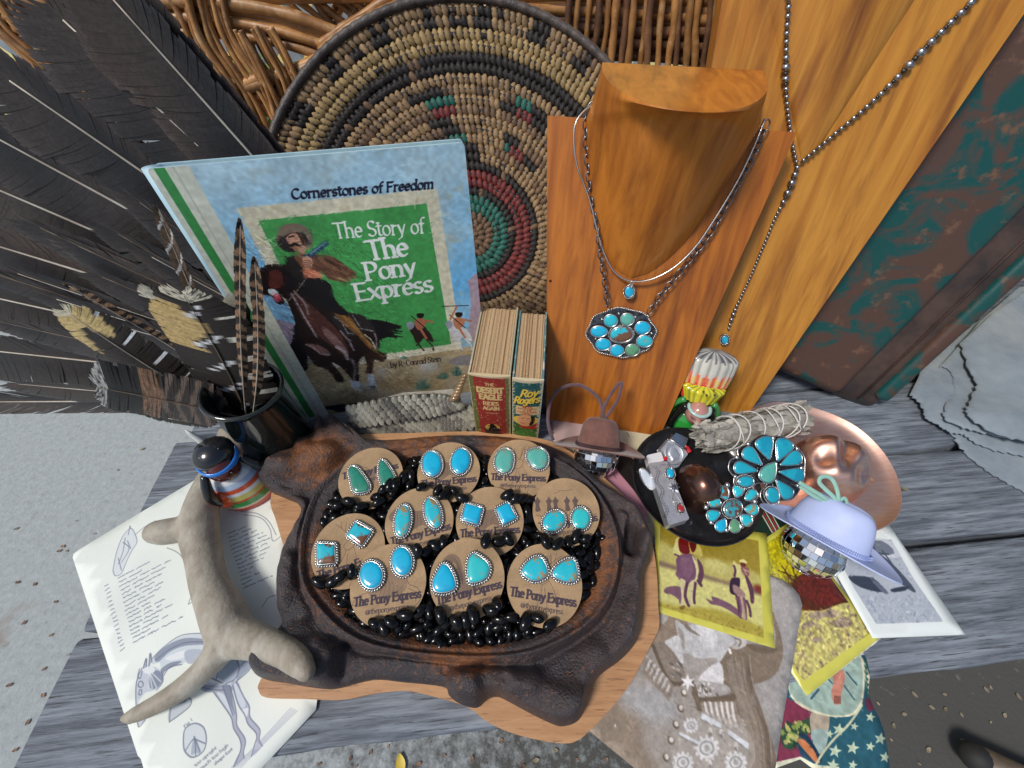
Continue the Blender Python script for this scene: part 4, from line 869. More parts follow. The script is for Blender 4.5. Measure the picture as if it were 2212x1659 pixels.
B2 = frame(G(1615, 896), -.17, .40)
b2 = empty('wooden_necklace_bust', B2.o, M=B2.mat(), label='tall golden wooden necklace bust at the right with a long silver bead lariat', cat='necklace bust')
pr = B2.px(1615, 896); pr2 = B2.px(2212, 30); pl = B2.px(1538, 138); pl2 = B2.px(1560, 0)
dR = nrm(pr2 - pr); dL = nrm(pl2 - pl); TT = .50
R1 = pr + dR * TT / dR[1]; Lk = lambda t: pl + dL * (t - pl[1]) / dL[1]
L0 = Lk(0.) ; L0 = np.array([max(L0[0], -.2), 0]); L1 = Lk(TT)
VF, mi, uv = slab([tuple(L0), tuple(pr), tuple(R1), tuple(L1)], -.02, 0, B2); obj('breastboard', VF, m_bust2, b2, smooth=False, bevel=.002)
# carved shallow collar: a raised V whose ridge runs down to a point
va, vb, vc_ = B2.px(1640, -60), B2.px(2020, -60), B2.px(1735, 372)
V = []; n_ = 16
cc = [(va * (1 - i / n_) + vb * (i / n_)) for i in range(n_ + 1)]
for i, c in enumerate(cc):
    for j in range(9):
        q = vc_ + (c - vc_) * (j / 8) ** .9; h = .012 * math.sin(math.pi * i / n_) ** .8 * (j / 8) ** .8 + (.0006 if 0 < i < n_ and j else -.001); V.append(B2.w(q[0], q[1], h))
Fc = [(i * 9 + j, (i + 1) * 9 + j, (i + 1) * 9 + j + 1, i * 9 + j + 1) for i in range(n_) for j in range(8)]
obj('neck_swell', (V, Fc), m_bust2, b2, edge=60)
ht = B2.w(-.05, .3, -.02); obj('prop_leg', tube([ht, (ht[0] + .02, ht[1] + .09, .003)], .008, 8), m_bust2, b2)
def swell(P, u, v):     # height of the carved neck over the tall board at a pixel
    a = P.px(u, v); d1 = (vb - vc_); d0 = (va - vc_); M2 = np.linalg.inv(np.array([d0, d1]).T); k = M2 @ (a - vc_)
    if k[0] < 0 or k[1] < 0: return 0.
    j = k[0] + k[1]; i = k[1] / (j + 1e-9); return .012 * math.sin(math.pi * i) ** .8 * min(1, j) ** .8
# ================================================================== rusty green steel case
m_case = mat('chipped_green_steel', (.006, .07, .066), (.085, .044, .032), rough=.40, scale=20, detail=13, lo=.45, hi=.53, dist=.9, c3=(.16, .085, .05), s3=55, lo3=.58, hi3=.68, bump=.5, bscale=60, bd=.001, spec=.5, r2=.6)
m_case2 = mat('bare_brown_steel', (.085, .052, .040), (.036, .026, .024), rough=.42, scale=24, detail=9, lo=.4, hi=.62, c3=(.012, .08, .075), s3=10, lo3=.60, hi3=.63, bump=.5, bscale=70, bd=.001, spec=.5)
SC = G(1905, 912)
CP = Plane(SC, (.958, -.287, 0), (-.02, .46, 1)); 
# the case leans on one corner: check its edges run as measured
ea = CP.px(2212, 640); eb = CP.px(1905, 912)
ed = nrm(ea - eb); CP = Plane(SC, CP.w(*ed)[0:3] * 0 + (CP.e1 * ed[1] - CP.e2 * ed[0]), CP.e1 * ed[0] + CP.e2 * ed[1])
case = empty('steel_case', CP.o, M=CP.mat(), label='big rusty green painted steel case leaning behind the tall wooden bust', cat='metal case')
bl = CP.px(1690, 862); sl_ = (bl[1]) / bl[0]
def rbox(x0, y0, z0, x1, y1, z1, r, P, seg=5):
    bm = bmesh.new(); bmesh.ops.create_cube(bm, size=1)
    for v in bm.verts: v.co = Vector((x0 if v.co.x < 0 else x1, y0 if v.co.y < 0 else y1, z0 if v.co.z < 0 else z1))
    bmesh.ops.bevel(bm, geom=list(bm.edges), offset=r, segments=seg, profile=.5, affect='EDGES')
    bm.verts.ensure_lookup_table(); V = np.array([P.w(*v.co) if P is not None else tuple(v.co) for v in bm.verts]); Fc = [tuple(v.index for v in f.verts) for f in bm.faces]; bm.free(); return V, Fc
obj('case_body', rbox(-.30, 0, -.15, -.004, .62, -.012, .016, CP), m_case2, case)
seam = CP.px(1802, 870)[0]
obj('lid_panel', rbox(-.292, .006, -.05, seam, .615, 0, .010, CP), m_case, case)
obj('edge_rib', rbox(seam * .36 - .002, .02, -.03, -.006, .57, -.006, .0058, CP, 4), m_case, case)
obj('seam_bead', tube([CP.w(seam * .55, .01, -.012), CP.w(seam * .55, .3, -.012), CP.w(seam * .55, .57, -.012)], .0016, 8), m_case2, case)
# ================================================================== anatomy sheet, wooden board, iron steer tray
def D6(x, y): return (630.9 + .3224 * x, 932.6 + .3224 * y)
def z7(x, y): return (x / 3, 1106 + y / 3)
PZ = Plane((0, 0, .0), (1, 0, 0), (0, 1, 0))
pap = [(160, 1197), (168, 1190), (417, 1040), (500, 985), (545, 962), (600, 1062), (640, 1210), (700, 1400), (683, 1534), (560, 1665), (500, 1730), (330, 1730), (305, 1640), (298, 1632), (158, 1205)]
pp = np.array([PZ.px(*p, .001) for p in pap]); bx = (-.42, -.075, -.12, .215); KP = 3200
cp = Canvas(int((bx[2] - bx[0]) * KP), int((bx[3] - bx[1]) * KP), (.90, .925, .90))
def qp(L): return [((a[0] - bx[0]) * KP, (a[1] - bx[1]) * KP) for a in (PZ.px(*p, .001) for p in L)]
def q7(L): return qp([z7(*p) for p in L])
cp.noise(.03, 9, 2); cp.noise(.25, 5, 3, (.86, .88, .80), .6)
INK = (.46, .50, .56); 
def scrib(p0, p1, seed, w=2.6, col=INK):
    """one line of type too small to read"""
    (x0, y0), (x1, y1) = q7([p0, p1]); L = math.hypot(x1 - x0, y1 - y0); d = ((x1 - x0) / L, (y1 - y0) / L); nn = (-d[1], d[0]); r = random.Random(seed); x = 0
    while x < L:
        wl = r.uniform(16, 44); pts = []; y = 0
        while y < wl and x + y < L: pts.append((x0 + d[0] * (x + y) + nn[0] * r.uniform(0, 5), y0 + d[1] * (x + y) + nn[1] * r.uniform(0, 5))); y += 2.6
        if len(pts) > 1: cp.line(pts, w, col, .8)
        x += wl + 7
for i in range(17):
    x = 770 + i * 6.0; y = 428 + i * 26; l = [205, 150, 330, 300, 270, 210, 270, 230, 180, 150, 260, 210, 300, 180, 240, 130, 330][i]
    scrib((x, y + 8), (x + l, y + 8 - l * .52), i); scrib((x - 90 + i * .5, y + 60), (x - 62 + i * .5, y + 46), 50 + i)
for i in range(15):
    x = 1475 + i * 7.5; y = 150 + i * 25; l = [130, 150, 190, 215, 240, 250, 215, 220, 190, 170, 90, 70, 120, 60, 190][i]; scrib((x, y), (x + l, y - l * .42), 80 + i)
for i in range(8): scrib((1255 + i * 8, 600 + i * 30), (1330 + i * 8, 570 + i * 30), 120 + i)
LN = (.45, .47, .54)
def dl(L, w=2.4, c=LN, al=.85): cp.line(spl(q7(L), 5), w, c, al)
def dp(L, c, al=.8): cp.poly(q7(L), c, al, sm=4)
# standing horse, drawn in grey wash
def qh(L): return qp([(246.9 + .3672 * x, 1344.1 + .3672 * y) for x, y in L])
def hp(L, c, al=.85): cp.poly(qh(L), c, al, sm=4)
def hl(L, w=2.2, c=(.40, .42, .50), al=.8): cp.line(spl(qh(L), 5), w, c, al)
hp([(225, 215), (290, 150), (400, 85), (560, 70), (620, 90), (600, 180), (480, 190), (400, 250), (330, 270), (285, 320), (270, 240), (230, 250)], (.78, .82, .86)); hp([(240, 205), (310, 140), (420, 95), (560, 105), (560, 130), (420, 140), (330, 175), (260, 235)], (.52, .56, .63)); hp([(270, 285), (330, 240), (400, 230), (360, 258), (300, 290), (285, 320)], (.50, .53, .60)); hp([(300, 215), (380, 175), (440, 165), (520, 170), (440, 200), (350, 225)], (.90, .92, .93)); hp([(420, 170), (520, 165), (480, 235), (430, 240)], (.66, .70, .76))
hp([(165, 270), (215, 255), (280, 290), (290, 350), (240, 400), (180, 420), (140, 500), (190, 570), (150, 605), (135, 590), (128, 440), (135, 340)], (.74, .77, .82)); hp([(225, 290), (270, 290), (287, 340), (255, 385), (215, 390), (200, 340)], (.48, .52, .60)); hp([(170, 262), (225, 258), (240, 290), (205, 305), (175, 295)], (.90, .92, .93)); hp([(205, 260), (210, 190), (222, 185), (222, 230)], (.62, .65, .72)); hp([(172, 270), (185, 215), (197, 220), (190, 262)], (.62, .65, .72))
for L in ([(215, 305), (250, 385)], [(210, 305), (225, 390)], [(205, 305), (205, 390)], [(225, 300), (275, 350)]): hl(L, 2.4, (.86, .88, .90))
for L in ([(225, 215), (290, 150), (400, 78), (555, 66)], [(245, 225), (330, 160), (430, 120), (550, 118)], [(165, 270), (135, 340), (128, 440), (140, 600), (160, 605), (190, 560)], [(150, 275), (140, 320), (155, 330), (165, 290)], [(150, 350), (142, 370), (155, 385), (172, 372), (165, 350), (150, 350)], [(150, 400), (146, 425), (160, 425), (162, 400), (150, 400)], [(290, 320), (330, 265), (400, 250)], [(205, 260), (212, 185), (224, 235)], [(172, 270), (190, 215), (192, 262)], [(280, 290), (288, 350), (250, 400)]): hl(L)
hp([(520, 345), (590, 300), (640, 250), (720, 210), (812, 195), (808, 270), (760, 320), (715, 350), (690, 400), (600, 410), (520, 395)], (.78, .82, .86)); hp([(640, 260), (720, 215), (735, 270), (715, 330), (660, 362), (610, 340)], (.66, .71, .78)); hp([(735, 270), (800, 200), (805, 262), (750, 320), (722, 348)], (.58, .62, .70)); hp([(505, 370), (600, 372), (680, 372), (700, 400), (600, 412), (530, 408)], (.56, .59, .66)); hp([(555, 340), (610, 330), (640, 352), (580, 358)], (.93, .95, .96))
hp([(590, 410), (680, 370), (700, 440), (720, 540), (722, 610), (772, 690), (760, 760), (765, 800), (700, 858), (720, 800), (745, 750), (740, 690), (705, 620), (690, 560), (640, 480)], (.64, .66, .73)); hp([(605, 415), (650, 430), (690, 520), (700, 560), (660, 500)], (.84, .87, .90)); hp([(640, 370), (690, 380), (700, 480), (715, 545), (690, 500), (660, 430)], (.50, .53, .61))
hp([(690, 360), (730, 350), (760, 430), (795, 495), (800, 560), (855, 630), (855, 690), (872, 730), (810, 790), (830, 720), (838, 660), (790, 600), (770, 540), (730, 480)], (.66, .68, .76)); hp([(705, 370), (735, 380), (775, 480), (745, 500)], (.82, .85, .89)); hp([(750, 520), (790, 505), (780, 560)], (.90, .91, .93)); hp([(830, 710), (865, 722), (850, 745), (815, 750)], (.86, .88, .9))
for L in ([(585, 410), (640, 485), (690, 560), (705, 625), (742, 690), (745, 755), (705, 850)], [(680, 372), (705, 450), (722, 545), (725, 610), (773, 690), (762, 765), (768, 800)], [(700, 372), (730, 480), (770, 545), (790, 600), (840, 660), (825, 730), (808, 790)], [(720, 350), (765, 440), (797, 495), (802, 560), (858, 630), (855, 690), (874, 728)], [(720, 212), (738, 275), (712, 335), (660, 362)], [(620, 260), (600, 345)], [(500, 368), (560, 395), (650, 400)], [(640, 375), (700, 550)], [(812, 196), (806, 270), (722, 350)], [(520, 345), (570, 330), (640, 360)]): hl(L, 2.2)
for k in range(5): hl([(690 + 14 * k, 855), (820 + 12 * k, 740 - 3 * k), (1040 + 10 * k, 505 + 4 * k)], 2.0, (.60, .62, .70), .55)
# hooves, head studies
dp([(1110, 1260), (1220, 1200), (1232, 1260), (1100, 1360)], (.72, .76, .8)); dl([(1100, 1360), (1120, 1240), (1225, 1205), (1232, 1260), (1100, 1362)]); dp([(1130, 1250), (1210, 1210), (1200, 1235)], (.5, .54, .6))
hoof = [(1190, 1490), (1200, 1410), (1260, 1370), (1320, 1395), (1340, 1470), (1320, 1550), (1250, 1590), (1200, 1550)]; dp(hoof, (.80, .83, .85)); dl(hoof + hoof[:1], 2.6)
dp([(1262, 1450), (1240, 1570), (1270, 1560), (1300, 1560)], (.62, .66, .72)); dl([(1205, 1545), (1260, 1470), (1270, 1575)]); dl([(1260, 1455), (1300, 1555)]); dl([(1262, 1470), (1330, 1500)])
hd = [(735, 380), (760, 260), (800, 160), (850, 110), (880, 150), (890, 200), (860, 250), (820, 330), (790, 400), (750, 415), (735, 380)]; dl(hd, 2.2); dp(hd, (.80, .83, .87), .5)
for L in ([(800, 200), (840, 240), (790, 330)], [(830, 190), (850, 240)], [(770, 300), (790, 380)], [(815, 170), (800, 260), (770, 340)], [(850, 110), (845, 95), (835, 150)], [(880, 150), (940, 100), (1010, 60)], [(1085, 235), (1160, 270), (1220, 350)], [(1225, 600), (1240, 560), (1290, 530)], [(1225, 600), (1290, 560)],
          [(1560, 0), (1660, 10), (1740, 60), (1790, 150)], [(1580, 20), (1690, 40), (1750, 110), (1770, 190), (1830, 140), (1800, 80)], [(1700, 620), (1740, 560), (1790, 540)]): dl(L, 2)
for s, p0, p1, pt in (('Fig. I', (1200, 1402), (1252, 1352), (1190, 1385)), ('too upright', (1268, 1652), (1408, 1532), (1258, 1636)), ('much too high', (1300, 1678), (1485, 1516), (1290, 1660)), ('shape foot', (1396, 1642), (1512, 1540), (1386, 1626))):
    a, b, c = q7([p0, p1, pt]); text_fit(cp, s, a, b, c, (.42, .44, .52), pen=.12, nib=(R(40), .4))
m_paper = imgmat('anatomy_print', cp, rough=.7, spec=.3, grain=.012, gsc=300); m_white = mat('white_paper', (.78, .80, .78), rough=.7)
(VF, mi, uv) = sheet(pp, PZ, lambda x, y: .0012 + .0025 * max(0, (-.395 - x) / .01) ** 2 * 0 + .0006 * math.sin(9 * x + 14 * y) ** 2, .012, .0003, bx)
obj('printed_sheet', VF, [m_paper, m_white], mi=mi, uv=uv, smooth=True, label='large white printed sheet with horse anatomy drawings lying under the antler', cat='paper sheet')
# ---- beech board under the tray
m_beech = mat('beech_board', (.56, .31, .15), (.42, .215, .10), rough=.5, sc3=(1, 9, 4), scale=26, lo=.35, hi=.7, c3=(.28, .14, .07), s3=60, lo3=.57, hi3=.66, sc33=(1, 12, 1), bump=.15, bscale=60, bsc=(1, 10, 1), spec=.4)
bpx = [(586, 1066), (640, 960), (760, 940), (900, 935), (1040, 932), (1150, 944), (1205, 960), (1262, 996), (1320, 1045), (1372, 1095), (1405, 1160), (1418, 1230), (1422, 1310), (1424, 1352), (1410, 1385), (1354, 1488), (1277, 1575), (1246, 1600), (1220, 1606), (1170, 1600), (1104, 1583), (1054, 1560), (1014, 1530), (970, 1514), (900, 1496), (862, 1493), (804, 1499), (737, 1512), (650, 1510), (575, 1507), (558, 1490), (562, 1470), (600, 1400), (640, 1330), (622, 1215), (598, 1130)]
bpl = spl([PZ.px(*p, .0145) for p in bpx], 4, True)
(VF, mi, uv) = slab([tuple(p) for p in bpl], .0022, .0145, PZ)
obj('beech_board', VF, m_beech, bevel=.0018, smooth=False, label='pale beech wood board with a wavy outline under the iron steer tray', cat='cutting board')
# ---- iron tray in the shape of a steer
tray_out = [(683, 917), (691, 903), (704, 912), (721, 899), (733, 917), (757, 920), (776, 946), (851, 952), (922, 945), (992, 941), (1050, 942), (1110, 948), (1167, 958), (1207, 972), (1243, 996), (1268, 1019), (1301, 1045), (1337, 1067), (1372, 1092), (1392, 1122), (1407, 1159), (1404, 1209), (1389, 1249), (1387, 1306), (1380, 1373), (1360, 1406), (1337, 1429), (1297, 1459), (1274, 1493), (1264, 1533), (1247, 1559), (1220, 1569), (1200, 1567), (1154, 1546), (1104, 1519), (1075, 1506), (1054, 1511), (1034, 1528), (1014, 1528), (990, 1519), (970, 1503), (957, 1484), (870, 1474), (807, 1469), (737, 1486), (700, 1489), (617, 1476), (567, 1466), (547, 1446), (547, 1419), (585, 1380), (610, 1346), (600, 1310), (597, 1253), (605, 1209), (618, 1172), (636, 1141), (651, 1112), (650, 1097), (632, 1079), (606, 1070), (580, 1058), (564, 1040), (557, 1021), (561, 1007), (580, 988), (615, 969), (650, 950), (680, 935)]
tray_in = [(647, 1240), (655, 1130), (698, 1040), (800, 978), (985, 955), (1150, 970), (1262, 1030), (1325, 1120), (1338, 1220), (1300, 1320), (1200, 1393), (1080, 1422), (900, 1415), (770, 1385), (690, 1320)]
TZ = .030
TO = spl([PZ.px(*p, TZ - .006) for p in tray_out], 4, True); TI = spl([PZ.px(*p, .040) for p in tray_in], 8, True)
TC_ = TI.mean(0)
def radial(poly, th):
    d = np.array([math.cos(th), math.sin(th)]); best = 0
    a = poly - TC_; b = np.roll(a, -1, 0); e = b - a
    den = d[0] * e[:, 1] - d[1] * e[:, 0]; ok = np.abs(den) > 1e-12
    t = (a[:, 0] * e[:, 1] - a[:, 1] * e[:, 0])[ok] / den[ok]; s = (a[:, 0] * d[1] - a[:, 1] * d[0])[ok] / den[ok]
    g_ = (s >= 0) & (s < 1) & (t > 0); return t[g_].max() if g_.any() else 0
NT = 600; ths = np.linspace(0, 2 * math.pi, NT, endpoint=False); ro = np.array([radial(TO, t) for t in ths]); ri = np.array([radial(TI, t) for t in ths])
ri = np.minimum(ri, ro * .93)
def rin(x, y):
    th = math.atan2(y - TC_[1], x - TC_[0]) % (2 * math.pi); return ri[int(th / (2 * math.pi) * NT) % NT]
def rho(x, y): return math.hypot(x - TC_[0], y - TC_[1]) / rin(x, y)
caps = [((560, 1440), (700, 1440), .017, .012), ((700, 1440), (735, 1380), .014, .010), ((640, 1390), (700, 1360), .013, .010), ((1010, 1505), (1000, 1470), .013, .010), ((1000, 1470), (1140, 1460), .010, .008), ((1100, 1490), (1240, 1530), .013, .010), ((1240, 1530), (1290, 1440), .016, .010),
        ((1340, 1390), (1385, 1290), .010, .009), ((1375, 1100), (1398, 1170), .008, .008), ((1398, 1170), (1375, 1250), .008, .008), ((1340, 1120), (1335, 1200), .006, .006), ((620, 1010), (700, 990), .017, .015), ((575, 1020), (620, 1020), .012, .008), ((690, 925), (688, 908), .006, .010), ((722, 918), (720, 904), .006, .010), ((700, 940), (740, 930), .008, .009),
        ((655, 1100), (660, 1150), .010, .006), ((620, 1220), (612, 1300), .010, .007), ((1260, 1010), (1340, 1080), .010, .005), ((640, 955), (660, 962), .006, .006)]
dents = [((1363, 1150), (1362, 1185), .007, .030), ((655, 990), (668, 984), .0035, .005), ((628, 1052), (600, 1040), .0035, .005), ((760, 975), (720, 1020), .006, .006), ((742, 1462), (748, 1400), .005, .007), ((960, 1450), (1080, 1435), .004, .003), ((690, 1085), (700, 1050), .006, .005), ((583, 1010), (586, 1014), .003, .004), ((1080, 1500), (1090, 1470), .006, .005)]
cw = [(PZ.px(*a, .03), PZ.px(*b, .03), r, h) for a, b, r, h in caps]; dw = [(PZ.px(*a, .03), PZ.px(*b, .03), r, h) for a, b, r, h in dents]
def segd(p, a, b): d = b - a; t = max(0, min(1, (p - a) @ d / (d @ d + 1e-12))); return np.linalg.norm(p - a - t * d)
def tnoise(x, y): return .0006 * math.sin(210 * x + 3 * math.sin(160 * y)) * math.sin(190 * y + 2 * math.sin(140 * x)) + .0010 * math.sin(61 * x + 1.3) * math.sin(73 * y)
qs = [0, .015, .04, .07, .1, .14, .18, .23, .28, .33, .38, .43, .48, .53, .58, .63, .68, .72, .76, .80, .84, .88, .91, .94, .97, 1.0]
inr = [(.990, .0428), (.978, .0424), (.966, .0392), (.950, .0372), (.935, .0376), (.915, .0366), (.89, .0340), (.86, .0312), (.82, .0288), (.77, .0272), (.70, .0265), (.5, .0262), (.25, .026)]
V = []
for i, q in enumerate([-1] + qs):
    for j in range(NT):
        c, s = math.cos(ths[j]), math.sin(ths[j]); w_ = ro[j] - ri[j]
        if q < 0: r = ro[j] - .001; z = .0150
        else:
            r = ro[j] + (ri[j] - ro[j]) * q; p = np.array([TC_[0] + r * c, TC_[1] + r * s])
            e = min(1, (ro[j] - r) / .012); z = .0225 + .0110 * math.sqrt(max(0, 1 - (1 - e) ** 2)) + (.0045 * max(0, 1 - (1 - q) * w_ / .006) if q < .999 else .0045) * 1 - .0042 * math.exp(-((q - .84) / .09) ** 2) * min(1, w_ / .02)
            body = (1 - q) ** .3 if q > .8 else 1
            for a, b, rr_, h in cw:
                d = segd(p, a, b)
                if d < rr_ * 1.6: z += h * .80 * math.exp(-(d / rr_) ** 4 * 1.3) * min(1, e * 1.6) * body
            for a, b, rr_, h in dw:
                d = segd(p, a, b)
                if d < rr_ * 1.8: z -= h * .9 * math.exp(-(d / rr_) ** 2 * 2.4)
            z = max(z + tnoise(*p) * body, .0151)
        V.append((TC_[0] + r * c, TC_[1] + r * s, z))
for k, z in inr:
    for j in range(NT):
        x, y = TC_[0] + ri[j] * k * math.cos(ths[j]), TC_[1] + ri[j] * k * math.sin(ths[j]); V.append((x, y, z + tnoise(x, y) * .5))
rows = 1 + len(qs) + len(inr); Fc = [(i * NT + j, i * NT + (j + 1) % NT, (i + 1) * NT + (j + 1) % NT, (i + 1) * NT + j) for i in range(rows - 1) for j in range(NT)]
V.append((TC_[0], TC_[1], .026)); Fc += [((rows - 1) * NT + j, (rows - 1) * NT + (j + 1) % NT, len(V) - 1) for j in range(NT)]
Fc.append(tuple(reversed(range(NT))))
m_iron = mat('rusty_cast_iron', (.034, .030, .035), (.062, .044, .044), rough=.34, scale=22, detail=8, lo=.35, hi=.65, c3=(.24, .10, .045), s3=300, lo3=.60, hi3=.70, bump=1.0, bscale=520, bd=.0018, spec=.6, r2=.5)
# more rust inside the basin and on the head: rust depends on place in the casting
t_ = m_iron.node_tree
def add_zone(m, zones, col, amt, nsc=170, a0=.70, a1=.95):
    t = m.node_tree; L = t.links; b = t.nodes['Principled BSDF']; src = b.inputs['Base Color'].links[0].from_socket
    tc = NN(t, 'ShaderNodeTexCoord'); n = NN(t, 'ShaderNodeTexNoise'); n.inputs['Scale'].default_value = nsc; n.inputs['Detail'].default_value = 10; n.inputs['Roughness'].default_value = .7; L.new(tc.outputs['Object'], n.inputs['Vector'])
    tot = None
    for c, r in zones:
        vm = NN(t, 'ShaderNodeVectorMath', operation='DISTANCE'); L.new(tc.outputs['Object'], vm.inputs[0]); vm.inputs[1].default_value = c
        mr = NN(t, 'ShaderNodeMapRange'); mr.inputs['From Min'].default_value = r[0]; mr.inputs['From Max'].default_value = r[1]; mr.inputs['To Min'].default_value = 1; mr.inputs['To Max'].default_value = 0; L.new(vm.outputs['Value'], mr.inputs[0])
        if tot is None: tot = mr.outputs[0]
        else:
            mx = NN(t, 'ShaderNodeMath', operation='MAXIMUM'); L.new(tot, mx.inputs[0]); L.new(mr.outputs[0], mx.inputs[1]); tot = mx.outputs[0]
    ad = NN(t, 'ShaderNodeMath', operation='MULTIPLY_ADD'); L.new(tot, ad.inputs[0]); ad.inputs[1].default_value = amt; L.new(n.outputs['Fac'], ad.inputs[2])
    mr = NN(t, 'ShaderNodeMapRange'); mr.inputs['From Min'].default_value = a0; mr.inputs['From Max'].default_value = a1; L.new(ad.outputs[0], mr.inputs[0])
    mx = NN(t, 'ShaderNodeMix', data_type='RGBA'); L.new(mr.outputs[0], mx.inputs[0]); L.new(src, mx.inputs[6]); mx.inputs[7].default_value = c4(col); L.new(mx.outputs[2], b.inputs['Base Color'])
tl_ = np.array([np.array(V)[:, 0].mean(), np.array(V)[:, 1].mean(), np.array(V)[:, 2].min()])
loc_ = lambda u, v, z=.035: tuple(G(u, v, z) - tl_)
add_zone(m_iron, [(loc_(985, 1200), (.062, .092)), (loc_(800, 1180), (.045, .075)), (loc_(1190, 1190), (.045, .075)), (loc_(1000, 1330), (.03, .055)), (loc_(690, 985), (.02, .05)), (loc_(900, 960), (.02, .06)), (loc_(1100, 960), (.02, .05))], (.24, .085, .024), .38)
obj('steer_tray', (V, Fc), m_iron, loc=tl_, label='rusty cast iron tray shaped like a lying steer filled with black beans', cat='tray')
# ================================================================== round cards with earrings
KC = 420; KR = (.66, .55, .42)
def card_canvas(kind, tilt, ty=-.42, tw=1.74, at=True, txt=True):
    c = Canvas(KC, KC, KR); c.noise(.05, 90, 1); c.noise(.05, 200, 2); c.noise(.08, 7, 3); r = KC / 2; I = (.30, .25, .27)
    P = lambda x, y: (r + x * r, r + y * r)
    def L(pts, w=2.6, al=.75): c.line(spl([P(*p) for p in pts], 4), w, I, al)
    if kind == 'deer':
        for sg in (1, -1): L([(0.02, .30), (.10 * sg, .48), (.12 * sg, .70)]); L([(.08 * sg, .45), (.30 * sg, .55), (.38 * sg, .75)]); L([(.2 * sg, .5), (.22 * sg, .72)]); L([(.3 * sg, .56), (.52 * sg, .68)])
        L([(.05, .30), (.16, .62), (.22, .70), (.20, .40), (.14, .22)]); L([(0, .30), (-.14, .14), (-.12, .02), (0, 0), (.12, .10), (.14, .25), (.05, .32)]); L([(-.05, 0), (-.12, -.3), (-.26, -.6), (-.2, -.9)]); L([(.12, .08), (.26, -.2), (.3, -.6), (.22, -.95)]); L([(0, -.1), (.04, -.5), (.0, -.9)])
        for q in range(30): c.line([P(rnd.uniform(-.12, .2), rnd.uniform(-.7, 0))] * 2, 2.4, I, .5)
    if kind == 'armadillo':
        c.poly([P(*p) for p in [(-.5, -.2), (-.3, .25), (.05, .42), (.4, .25), (.5, -.1), (.2, -.3), (-.3, -.3)]], I, .28, sm=4)
        L([(-.5, -.2), (-.3, .25), (.05, .42), (.4, .25), (.55, 0), (.8, -.1), (.9, -.35), (.72, -.55)], 3); L([(.55, -.1), (.75, -.2), (.78, -.4)])
        for q in range(7): L([(-.35 + q * .11, .2 - .01 * q * q), (-.28 + q * .11, -.05), (-.3 + q * .11, -.3)], 2)
        L([(-.5, -.2), (-.75, -.3), (-.85, -.5), (-.6, -.42), (-.4, -.3)])
    if kind == 'rooster':
        c.poly([P(*p) for p in [(-.55, .1), (-.7, .4), (-.5, .58), (-.25, .5), (-.1, .15), (.15, .1), (.3, .4), (.5, .3), (.4, -.2), (0, -.45), (-.4, -.2), (-.3, .3), (-.5, .35)]], I, .42, sm=4)
        for q in range(10): L([(-.1, .0 - q * .02), (-.4 + q * .02, .5 - q * .05), (-.68 + q * .05, .2 - q * .05)], 2, .5)
        L([(.3, .4), (.55, .35), (.42, .2)])
    if kind == 'bison':
        c.poly([P(*p) for p in [(-.9, .2), (-.6, .42), (-.2, .30), (.4, .34), (.6, .1), (.5, -.3), (.1, -.1), (-.3, -.35), (-.5, -.1), (-.85, 0)]], I, .42, sm=4)
        for q in range(26): x = rnd.uniform(-.8, .5); L([(x, rnd.uniform(-.1, .3)), (x + .05, rnd.uniform(-.3, .1))], 2, .5)
    if kind == 'riders':
        for x in (-.85, -.5, -.3, .05, .3): c.poly([P(*p) for p in [(x - .06, 0), (x - .05, .2), (x - .09, .3), (x - .03, .36), (x, .44), (x + .05, .36), (x + .1, .3), (x + .05, .2), (x + .09, .02)]], I, .75, sm=3)
        L([(-.9, -.1), (-.5, -.2), (0, -.12), (.5, -.2), (.9, -.1)], 4); L([(-.2, .62), (0, .60), (.25, .64)]); L([(-.35, .52), (-.15, .58)])
    if kind == 'bull':
        L([(-.3, .1), (-.45, .35), (-.2, .3), (0, .2), (.25, .3), (.45, .45), (.3, .12)]); c.poly([P(*p) for p in [(-.15, .2), (.1, .25), (.15, -.3), (0, -.6), (-.15, -.3)]], I, .35, sm=4)
        for q in range(20): x = rnd.uniform(-.2, .3); L([(x, rnd.uniform(-.4, .3)), (x + .04, rnd.uniform(-.6, 0))], 2, .5)
    T = (.27, .23, .27); ca, sa = math.cos(R(tilt)), math.sin(R(tilt)); W1 = tw * r
    def line(s, yy, wd, hh, pen, sf):
        o = np.array([r, r]) + r * yy * np.array([-sa, ca]) - np.array([ca, sa]) * wd / 2
        text(c, s, o, np.array([ca, sa]) * wd / twidth(s), np.array([-sa, ca]) * hh / .72, T, pen=pen, nib=(R(0), .62), serif=sf, al=.95)
    if txt: line('The Pony Express', ty, W1, .20 * r, .215, .10); line('@theponyexpress', ty - .22, W1 * .64, .115 * r, .12, .06)
    c.a *= 1
    return c
m_cardedge = mat('card_edge', (.36, .28, .2), rough=.8)
